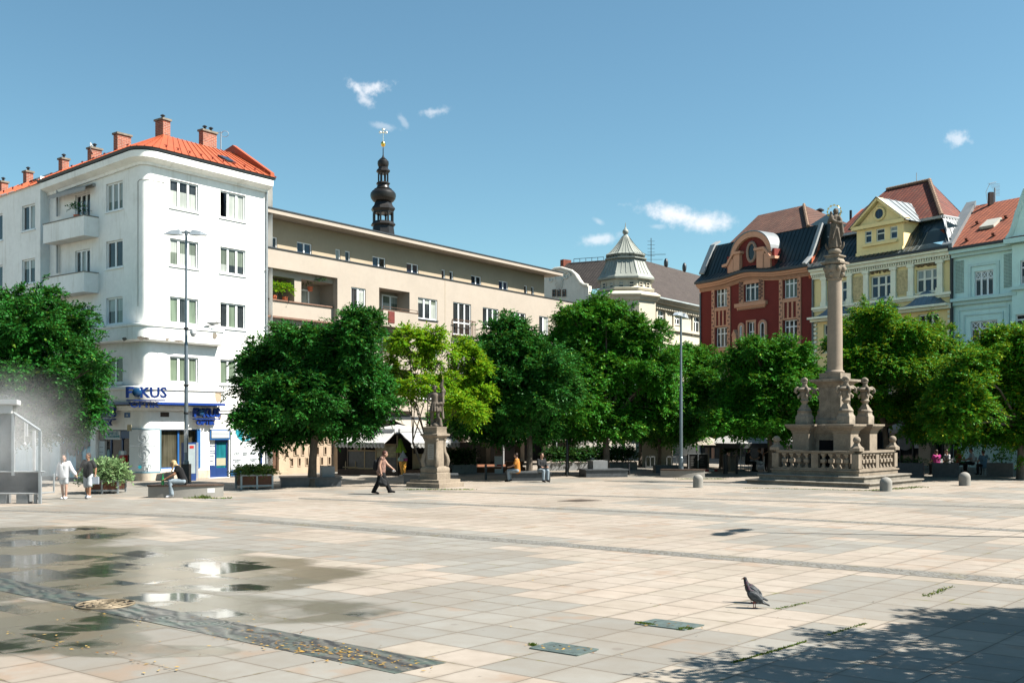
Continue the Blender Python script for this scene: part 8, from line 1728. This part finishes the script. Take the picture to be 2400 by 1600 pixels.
# ================================================================== cafe parasols right of the long hedge
parasol(1661, 1102, 1024, 1041.5, 1.35, 'cream canvas', 'cream parasol at the cafe, nearest the slim lamp', npan=8, group='cream cafe parasols', pole='beige panel')
parasol(1632, 1096, 1024, 1038, 1.2, 'cream canvas', 'small cream parasol partly hidden behind the slim lamp post', npan=8, group='cream cafe parasols', pole='beige panel')
ump = parasol(1736, 1103, 1014, 1037.5, 2.35, 'white canvas', 'large square white topped parasol with dark valance over the cafe tables', val=.28, vmat='dark canvas', sq=True)
mb = MB(); c = gp(1768, 1103); mb.box((c.x-.35,c.y-1.2,zat(1041,c.y)), (.42,.02,.16), .3); build('red_badge', mb, mm('pale red badge', (.62,.16,.10), .6, .2, 6, 0), ump, smooth=0)
parasol(1845, 1100, 1018, 1033, 1.9, 'white canvas', 'second white parasol with dark valance, half hidden behind the monument', val=.25, vmat='dark canvas', sq=True)
for (px, y) in ((1626,1099),(1648,1099)):
    c = gp(px, y); f = Face(c, (1,.1)); r = thing('chalkboard', c, 'black A-board menu %s the cream parasol pole' % ('left of' if px < 1640 else 'beside'), 'menu board', 'cafe chalkboards'); mb = MB(); f.box(mb, -.3, .3, .05, .95, -.04, 0); f.box(mb, -.3, .3, .05, .9, -.5, -.46); bd = build('board', mb, MATS['dark shop'], r, smooth=0); mb = MB(); f.box(mb, -.34, .34, .92, .97, -.06, .02); f.box(mb, -.34, -.29, 0, .95, -.05, .015); f.box(mb, .29, .34, 0, .95, -.05, .015); build('frame', mb, MATS['grey metal'], bd, smooth=0); mb = MB()
    for k in range(6): f.box(mb, -.2, random.uniform(.0,.2), .75-k*.1, .775-k*.1, .001, .004)
    build('chalk_line', mb, mm('chalk', (.3,.3,.28), .9, .1, 3, 0), bd, smooth=0)
c = gp(1717,1101.5); r = thing('flower_pot', c, 'tall white tapered pot with a dark bush at the cafe', 'planter'); mb = MB(); mb.sq(c, [(.20,0),(.30,.85),(.26,.86)], .2); build('pot', mb, MATS['concrete'], r, smooth=0); shrub('foliage', [((c.x,c.y,1.1), (.4,.4,.4))], 120, LEAF_HEDGE, r, .12, 77)
c = gp(1652,1103.5); mb = MB(); mb.box((c.x,c.y-.2,.05), (1.4,.1,.1)); o = tag(build('barrier_bar', mb, mm('barrier stripes', (.6,.05,.04), .5, .1, 3, 0), loc=c, smooth=0), 'red and white striped barrier bar on the ground behind the round bench', 'barrier'); mb = MB()
for dx in (-.35, .35): mb.box((c.x+dx,c.y-.2,.05), (.3,.108,.108))
build('white_stripe', mb, MATS['white metal'], o, smooth=0)
for k, (p0, p1) in enumerate(((1513,1534),(1562,1585))):
    a, b = gp(p0,1098), gp(p1,1098); f = Face(a, b-a); w = (b-a).length; mb = MB(); f.box(mb, 0, w, .72, .78, 0, .04); f.box(mb, 0, w, .1, .15, 0, .04)
    for t in (0, .5, .97): f.box(mb, w*t, w*t+.04, 0, .78, 0, .04)
    tag(build('terrace_barrier', mb, MATS['grey metal'], loc=a, smooth=0), ('first' if k == 0 else 'second')+' low grey metal barrier frame behind the hedge end, counted from the hedge', 'barrier', 'low terrace barriers')
c = gp(1520,1094); mb = MB(); f = Face(gp(1505,1093), (1,.3)); f.box(mb, 0, 2.2, 0, 3.6, -.5, 0); tag(build('shop_pillar', mb, MATS['ivory plaster'], loc=gp(1505,1093), smooth=0), 'plain pale pillar in shade behind the low barriers', 'pillar')
# loggia plants
def pot_plant(face, px, py, o, label, n, seed, mat=LEAF_YEL, sz=(.45,.25,.55)):
    u = face.u(px, o); z = face.z(px, py, o); c = face.P(u, z, o); r = thing('potted_plant', c, label, 'plant', 'plants on the loggia'); mb = MB(); mb.lathe(c, [(.13,-.25),(.17,0),(.14,.0)], 12); build('pot', mb, MATS['terra cotta'], r); shrub('foliage', [((c.x,c.y,c.z+.35), sz)], n, mat, r, .10, seed, .3)
pot_plant(Tl, 642, 692, -.18, 'bushy yellow green potted plant on the upper loggia, nearest the white house', 110, 5); pot_plant(Tl, 668, 696, -.18, 'second tangled yellow green potted plant on the upper loggia', 90, 6); pot_plant(Tl, 727, 672, -.4, 'dark hanging plant in the wider upper loggia opening', 70, 7, LEAF_DARK, (.9,.2,.25))
pot_plant(Lf, 180, 504, .5, 'small dark potted plant on the top balcony of the white house', 40, 8, LEAF_DARK, (.4,.2,.2))
# ================================================================== MISTING BOOTH at the left edge
Yb = F*H/180; bo = thing('mist_booth', at(40,1000,Yb).xy.to_3d(), 'grey steel mist booth with pale roof and dark lower panels at the left edge', 'booth')
X_ = lambda px, Y=Yb: (px-CX)/F*Y
Zb = lambda y, Y=Yb: zat(y, Y); GM = MATS['grey metal']; Yk = Yb+1.6
mb = MB(); mb.hexa([(X_(-120),Yb-.3,Zb(947)),(X_(49),Yb-.3,Zb(947)),(X_(49,Yk),Yk,Zb(947)),(X_(-160),Yk,Zb(947)),(X_(-120),Yb-.3,Zb(936)),(X_(49),Yb-.3,Zb(936)),(X_(49,Yk),Yk,Zb(936)),(X_(-160),Yk,Zb(936))]); build('roof', mb, MATS['white metal'], bo, smooth=0)
mb = MB(); mb.box(((X_(-120)+X_(31))/2,Yb-.1,(Zb(968)+Zb(948))/2), (X_(31)-X_(-120),.12,Zb(948)-Zb(968))); build('fascia', mb, MATS['white metal'], bo, smooth=0)
mb = MB()
for px, y0, y1, Y in ((31,1114,968,Yb),(94,1180,1010,Yb),(80,1114,1008,Yk),(62,1022,992,Yk)): mb.box((X_(px,Y),Y,(zat(y0,Y)+zat(y1,Y))/2), (.085,.085,zat(y1,Y)-zat(y0,Y)))
mb.tube([(X_(32),Yb,Zb(967)),(X_(95),Yb,Zb(1009))], .05, 6); mb.tube([(X_(-120),Yb,Zb(1105)),(X_(105),Yb,Zb(1105))], .03, 6); mb.tube([(X_(-120),Yb,Zb(1156)),(X_(94),Yb,Zb(1156))], .03, 6); mb.tube([(X_(94),Yb,Zb(1155)),(X_(108),Yb+.6,Zb(1155)),(X_(108),Yb+.6,Zb(1110))], .03, 6)
build('steel_frame', mb, GM, bo, smooth=0)
mb = MB(); mb.box(((X_(-120)+X_(92))/2,Yb+.06,(Zb(1107)+Zb(1154))/2), (X_(92)-X_(-120),.03,Zb(1107)-Zb(1154))); build('lower_panel', mb, mm('dark grey panel', (.05,.055,.06), .6, .2, 3, .05), bo, smooth=0)
mb = MB(); mb.box(((X_(-120)+X_(30))/2,Yb+.08,(Zb(970)+Zb(1104))/2), (X_(30)-X_(-120),.02,Zb(970)-Zb(1104))); build('side_panel', mb, mm('grey mesh panel', (.24,.27,.28), .5, .15, 2, .05), bo, smooth=0)
mb = MB()
for px in (0, 51, 82): mb.box((X_(px),Yb+.2,.16), (.38 if px < 80 else .1,.4,.30))
build('ballast_block', mb, MATS['granite grey'], bo, smooth=0)
mb = MB(); mb.sphere((X_(58,Yb+.8),Yb+.8,zat(1040,Yb+.8)), (.05,.05,.07), 10, 8); mb.tube([(X_(58,Yb+.8),Yb+.8,zat(1040,Yb+.8)),(X_(58,Yb+.8),Yb+.8,zat(985,Yb+.8))], .012, 5); build('spray_nozzle', mb, MATS['white metal'], bo)
# drifting water mist
def mist():
    m_ = bpy.data.materials.new('water mist'); m_.use_nodes = True; t = NT.__new__(NT); t.mat = m_; t.t = m_.node_tree; t.t.nodes.clear(); t.out = t.t.nodes.new('ShaderNodeOutputMaterial')
    o = t.obj(); d = t.vm('LENGTH', t.scale(o, (1/3.9, 1/2.3, 1/3.2))); n = t.noise(o, .7, 5, .6)
    f = t.m('MULTIPLY', t.ss(t.m('ADD', d, t.m('MULTIPLY', t.m('SUBTRACT', n, .5), .9)), 1.0, .0), t.ss(n, .22, .6))
    v = t.n('ShaderNodeVolumePrincipled', {'Color': (.995,.997,1,1), 'Density': t.m('MULTIPLY', t.m('POWER', f, 1.4), .42), 'Anisotropy': .0}); t.t.links.new(v.outputs[0], t.out.inputs['Volume']); return m_
mc = Vector((X_(-15),Yb+.5,2.0)); mb = MB(); mb.sphere(mc, (4.1,2.45,3.4), 24, 14); mo = tag(build('mist', mb, mist(), loc=mc, smooth=180), kind='stuff')
# ================================================================== TREES
def tree(label, base_px, Y, lobes, mat, ntw=2600, seed=1, tr=.17, fork=2.6, lsize=.135, core=.34, stems=1, depth=1.0, base=None):
    ntw = int(ntw*1.45); rg = np.random.default_rng(seed); rr = random.Random(seed)
    b = Vector(((base_px-CX)/F*Y, Y, 0)) if base is None else Vector(base)
    r = thing('tree', b, label, 'tree', 'leafy trees round the square')
    L = []
    for (px, py, rx, ry, *fx) in (lobes if base is None else []):
        c = at(px, py, Y)
        k = Y/F; rad_ = (rx*k*.95, (rx+ry)/2*k*1.05*depth, ry*k*.95); dy = rr.uniform(-1, 1)*min(2.3, max(0.3, (4.2-abs(rad_[0]))*.7))*depth
        if fx: dy = abs(dy)
        c2 = Vector((c.x*(1+dy/Y), Y+dy, H+(c.z-H)*(1+dy/Y))); L.append((c2, rad_))
    if base is not None:
        L = [(Vector(p[:3]), p[3]) for p in lobes]
    mb = MB()
    for s in range(stems):
        off_ = Vector((rr.uniform(-.25,.25), rr.uniform(-.2,.2), 0)) if stems > 1 else Vector()
        top = b+off_*3+Vector((rr.uniform(-.15,.15), rr.uniform(-.15,.15), fork))
        mb.tube([b+off_-Vector((0,0,.1)), b+off_+Vector((0,0,.12)), b+off_*1.5+Vector((.03,.02,fork*.45)), top], [tr*1.5/stems**.4, tr*1.1/stems**.4, tr*.9/stems**.4, tr*.75/stems**.4], 10)
        mine = L[s::stems]
        for c, rd in mine:
            mid = top.lerp(c, .5)+Vector((rr.uniform(-.3,.3), rr.uniform(-.3,.3), .25)); mb.tube([top, mid, c], [tr*.42/stems**.3, tr*.28/stems**.3, tr*.10], 7)
            for q in range(5):
                d = Vector((rr.gauss(0,1), rr.gauss(0,1), rr.gauss(.3,.8))).normalized(); e = c+Vector((d.x*rd[0], d.y*rd[1], d.z*rd[2]))*.85; st = mid.lerp(c, rr.uniform(.3,1)); mb.tube([st, st.lerp(e, .5)+Vector((0,0,.12)), e], [tr*.13, tr*.08, .012], 5)
    build('trunk', mb, MATS['bark'], r)
    vol = sum(x[1][0]*x[1][2] for x in L); C = []; Dd = []
    for c, rd in L:
        n = int(ntw*rd[0]*rd[2]/vol); ncl = max(5, int(9*rd[0]*rd[2]*1.5+4))
        u = unit(rg.normal(0, 1, (ncl,3))); u[:,2] = np.where(u[:,2] < -.35, u[:,2]*.5, u[:,2]); u = unit(u); q = rg.uniform(.5, 1.08, (ncl,1)); cl = np.array(c)+u*q*np.array(rd); cs_ = rg.uniform(.24, .50, ncl)*min(1.0, .45+rd[0]*.4)
        idx = rg.integers(0, ncl, n); g_ = unit(rg.normal(0, 1, (n,3))); g_[:,2] = g_[:,2]*.62+.1; rad2 = rg.uniform(.25, 1.0, (n,1))**.6
        p = cl[idx]+g_*rad2*cs_[idx][:,None]; out = unit(p-np.array(c)); C.append(p); Dd.append(unit(g_*.8+out*.7+rg.normal(0, .3, (n,3))+np.array([0,0,.12])))
        for _ in range(max(2, int(rd[0]*3.2))):      # ragged sprigs that stick out of the crown
            u1 = unit(rg.normal(0, 1, 3)+np.array([0,0,.35])); m_ = int(rg.integers(7, 16)); e_ = np.array(c)+u1*np.array(rd)*rg.uniform(1.0, 1.28); C.append(e_+u1*rg.uniform(-.35, .3, (m_,1))+rg.normal(0, .07, (m_,3))); Dd.append(unit(u1*.9+rg.normal(0, .45, (m_,3))))
    C = np.concatenate(C); Dd = np.concatenate(Dd); P, D, Nn, LL, W = sprays(C, Dd, 11, rg.uniform(.24, .5, len(C)), rg, lsize)
    if core:        # larger inner leaves added to block sun and deepen the crown's shade
        Ci = []; 
        for c, rd in L: n = int(core*ntw*rd[0]*rd[2]/vol); u = unit(rg.normal(0, 1, (n,3)))*rg.uniform(.1, .82, (n,1)); Ci.append(np.array(c)+u*np.array(rd))
        Ci = np.concatenate(Ci); q = sprays(Ci, unit(rg.normal(0, 1, Ci.shape)), 7, np.full(len(Ci), .5), rg, lsize*1.7); P, D, Nn, LL, W = [np.concatenate((a, b)) for a, b in zip((P, D, Nn, LL, W), q)]
    leaf_mesh('crown', P, D, Nn, LL, W*1.15, mat, r); return r
tree('broad dark green tree at the left edge, behind the misting booth', 20, 46, [(60,760,85,80),(150,765,72,70),(10,725,75,52),(95,880,120,100),(190,865,55,80),(205,950,52,55),(120,960,90,60),(0,850,100,120),(-80,800,110,130),(236,850,26,20),(40,990,90,50),(110,700,35,25),(165,1000,50,30)], LEAF_DARK, 7200, 1)
tree('wide dark green tree with two crown humps, in front of the white and tan houses', 731, F*H/140, [(660,840,88,65),(612,900,62,66),(585,970,42,38),(700,925,105,75),(650,975,80,55),(630,1025,45,28),(700,1000,85,28),(830,800,68,62),(832,868,82,88),(868,950,55,60),(795,990,85,42),(828,762,30,32),(762,860,70,80),(690,790,55,30),(590,850,30,40)], LEAF_DARK, 9000, 2, tr=.19)
tree('airy yellow green tree with bare forked stems, behind the small saint statue', 1000, 49.3, [(955,800,50,26),(935,862,36,34),(1040,818,55,32),(1092,850,46,44),(1112,910,42,34),(1082,955,56,32),(985,900,52,26),(948,925,26,20),(1005,782,34,16),(1060,890,40,24),(985,850,40,22)], LEAF_YEL, 2300, 3, tr=.11, fork=1.9, stems=4, depth=.7, core=0)
tree('dark green tree shading the people on the planter, left of the tallest tree', 1240, 53, [(1180,795,62,46),(1150,862,58,66),(1228,850,88,80),(1200,935,98,76),(1280,900,66,88),(1122,962,56,46),(1240,1000,100,36),(1092,992,40,30),(1160,1010,60,26),(1195,760,30,20)], LEAF_DARK, 7600, 4)
tree('tallest bright green tree in the middle, below the ivory turret', 1420, 56.5, [(1420,718,50,30),(1372,770,78,58),(1325,802,58,58),(1450,790,78,68),(1512,800,56,56,1),(1420,880,125,80),(1350,955,86,60),(1540,872,56,66,1),(1500,962,86,60,1),(1420,1000,110,34),(1562,960,46,50,1),(1582,835,36,36,1),(1340,735,28,20)], LEAF_MID, 9800, 5, tr=.2)
tree('green tree behind the slim lamp, beside the tallest tree', 1545, 62, [(1640,862,46,46),(1608,835,36,28),(1620,930,66,60),(1662,915,36,46),(1600,1000,60,36),(1560,1010,50,30)], LEAF_MID, 4200, 6, tr=.12)
tree('shaded round tree in front of the dark red house', 1806, 57, [(1800,818,52,30),(1850,830,46,32),(1750,850,56,46),(1820,900,88,70),(1730,930,56,70),(1880,862,36,36),(1780,985,110,36),(1900,930,56,70),(1702,990,36,26),(1850,1005,60,22),(1770,815,25,18)], LEAF_MID, 7000, 7)
tree('yellow tipped green tree in front of the pale yellow house', 2078, 58.5, [(2050,742,64,28),(2002,790,56,46),(2110,780,76,46),(2180,800,56,46),(2062,850,108,70),(2180,880,78,70),(2222,842,40,48),(2010,872,66,70),(2080,955,98,42),(2190,970,86,42),(1960,806,22,16),(2150,1000,50,24)], LEAF_MIX, 8600, 8)
tree('green tree with yellow sprays at the right edge, in front of the mint house', 2391, 52, [(2332,808,66,40),(2390,800,56,46),(2272,850,46,42),(2330,900,108,70),(2250,942,76,58),(2400,900,80,90),(2330,1000,108,46),(2232,1000,46,36),(2420,1010,80,60),(2470,860,70,90),(2240,905,44,48),(2222,965,50,44)], LEAF_MIX, 8200, 9)
tree('slim trunked tree behind the people on the dark planter, in front of the hedge', 1329, 57.5, [(1300,890,95,80),(1360,960,86,56),(1270,970,76,50),(1340,1000,110,34),(1320,840,60,40)], LEAF_DARK, 4200, 21, tr=.10)
tree('low dark tree behind the yellow green tree, right of the small saint statue', 1112, 60, [(1100,960,64,58),(1060,985,46,36),(1140,990,60,36),(1110,920,40,30)], LEAF_DARK, 2600, 22, tr=.12)
tree('dark low tree behind the slim lamp, over the low barriers', 1500, 68, [(1500,985,76,52),(1555,1000,56,40),(1460,1000,56,40),(1520,940,60,36)], LEAF_DARK, 2600, 23, tr=.12)
tree('dark tree over the cream parasols, between the slim lamp and the red house', 1690, 66, [(1690,960,70,66),(1640,1000,56,32),(1740,1000,60,32)], LEAF_DARK, 2800, 24, tr=.13)
tree('dark tree behind the column monument, between the red and yellow houses', 1932, 67, [(1930,930,56,66),(1915,985,60,40),(1960,1000,60,40)], LEAF_DARK, 2800, 25, tr=.13)
tree('dark tree behind the two yellow tipped trees, right of the monument', 2240, 64, [(2225,950,70,66),(2180,1000,60,36),(2270,1000,70,40)], LEAF_DARK, 2800, 26, tr=.13)
tree('tree beyond the right edge that shades the cafe tables beside the monument', 2560, 56, [(2520,900,90,80),(2600,880,90,90),(2560,970,110,60),(2480,960,60,50)], LEAF_MIX, 5000, 27)  # tree added out of view only to throw shade on the cafe tables
SH = [(6.6,13.2,1.0),(5.2,12.3,.8),(7.2,11.6,1.2),(4.0,11.5,.55),(5.8,10.7,.8),(3.0,10.9,.42),(6.4,14.3,.35),(2.0,10.4,.4),(7.8,13.0,1.1),(4.6,10.5,.55),(3.7,10.35,.4),(5.6,13.6,.4),(4.4,12.9,.3),(6.5,12.3,.6),(2.6,11.4,.22),(7.5,14.4,.5),(3.2,11.7,.3)]
tree('tree outside the right edge whose dappled shade falls on the near paving', 0, 9, [(sx+.826*z, sy-.143*z, z, (q, q, q*.7)) for (sx, sy, q), z in zip(SH, (5.2,5.6,6.0,5.0,5.4,4.8,5.5,4.7,6.2,5.0,5.3,5.8,5.2,5.0,5.0,6.0,4.9))], LEAF_MID, 1900, 10, base=(11.4,11.4,0), fork=3.0, core=0)
# ================================================================== SKY, SUN, CAMERA
SUN_EL = R(50); SUN_DIR = Vector((.985,-.17,0)).normalized()       # horizontal direction towards the sun
w = bpy.data.worlds.new('World'); SC.world = w; w.use_nodes = True; nt = w.node_tree; nt.nodes.clear()
t = NT.__new__(NT); t.t = nt; t.out = nt.nodes.new('ShaderNodeOutputWorld')
sky = nt.nodes.new('ShaderNodeTexSky'); sky.sky_type = 'NISHITA'; sky.sun_disc = False; sky.sun_elevation = SUN_EL; sky.sun_rotation = math.atan2(SUN_DIR.x, SUN_DIR.y)
sky.altitude = 250; sky.air_density = 1.0; sky.dust_density = .6; sky.ozone_density = 2.2
D = t.n('ShaderNodeTexCoord').outputs['Generated']; x = t.xyz(D)
a = t.m('DIVIDE', x[0], t.m('MAXIMUM', x[1], .05)); b = t.m('DIVIDE', x[2], t.m('MAXIMUM', x[1], .05)); fw = t.m('GREATER_THAN', x[1], .1)
P = t.comb(a, b, .37); n1 = t.noise(P, 130, 7, .65); n2 = t.noise(P, 42, 5, .6)
cl = None
for (px, py, rx, ry, ang, g_, st) in CLOUDS:
    ca, sa = math.cos(ang), math.sin(ang); dx = t.m('SUBTRACT', a, (px-CX)/F); dy = t.m('SUBTRACT', b, (HY-py)/F)
    u = t.m('DIVIDE', t.m('ADD', t.m('MULTIPLY', dx, ca), t.m('MULTIPLY', dy, sa)), rx/F); v = t.m('DIVIDE', t.m('SUBTRACT', t.m('MULTIPLY', dy, ca), t.m('MULTIPLY', dx, sa)), ry/F)
    q = t.m('SUBTRACT', 1.0, t.m('SQRT', t.m('ADD', t.m('MULTIPLY', u, u), t.m('MULTIPLY', v, v))))
    q = t.m('ADD', q, t.m('ADD', t.m('MULTIPLY', t.m('SUBTRACT', n1, .5), g_*1.6), t.m('MULTIPLY', t.m('SUBTRACT', n2, .5), g_*2.0)))
    m = t.m('MULTIPLY', t.ss(q, -.05, 1.0), st); cl = m if cl is None else t.m('MAXIMUM', cl, m)
cl = t.m('MULTIPLY', cl, fw)
col = t.mix(cl, t.mix(1.0, sky.outputs[0], SKY_TINT, 'MULTIPLY'), CLOUD_COL)
bg = t.n('ShaderNodeBackground', {'Color': col, 'Strength': SKY_STRENGTH}); nt.links.new(bg.outputs[0], t.out.inputs[0])
sl = bpy.data.lights.new('sun', 'SUN'); sl.energy = SUN_STRENGTH; sl.angle = R(.5); sl.color = (1.0,.955,.88)
so = bpy.data.objects.new('sun', sl); COL.objects.link(so); sd = Vector((SUN_DIR.x*math.cos(SUN_EL), SUN_DIR.y*math.cos(SUN_EL), math.sin(SUN_EL))); so.rotation_euler = (-sd).to_track_quat('-Z', 'Y').to_euler(); so.location = sd*80
cam = bpy.data.cameras.new('camera'); co = bpy.data.objects.new('camera', cam); COL.objects.link(co); co.location = (0,0,H); co.rotation_euler = (R(90),0,0)
cam.sensor_width = 36; cam.lens = 36*F/2400; cam.shift_y = (HY-800)/2400; cam.clip_start = .1; cam.clip_end = 4000; SC.camera = co
SC.view_settings.view_transform = 'Standard'; SC.view_settings.look = 'None'; SC.view_settings.exposure = EXPOSURE; SC.view_settings.gamma = 1; SC.view_settings.use_curve_mapping = False
SC.cycles.max_bounces = 8; SC.cycles.diffuse_bounces = 1; SC.cycles.glossy_bounces = 3; SC.cycles.transmission_bounces = 3; SC.cycles.volume_bounces = 8; SC.cycles.transparent_max_bounces = 6
try: SC.cycles.use_denoising = True
except Exception: pass
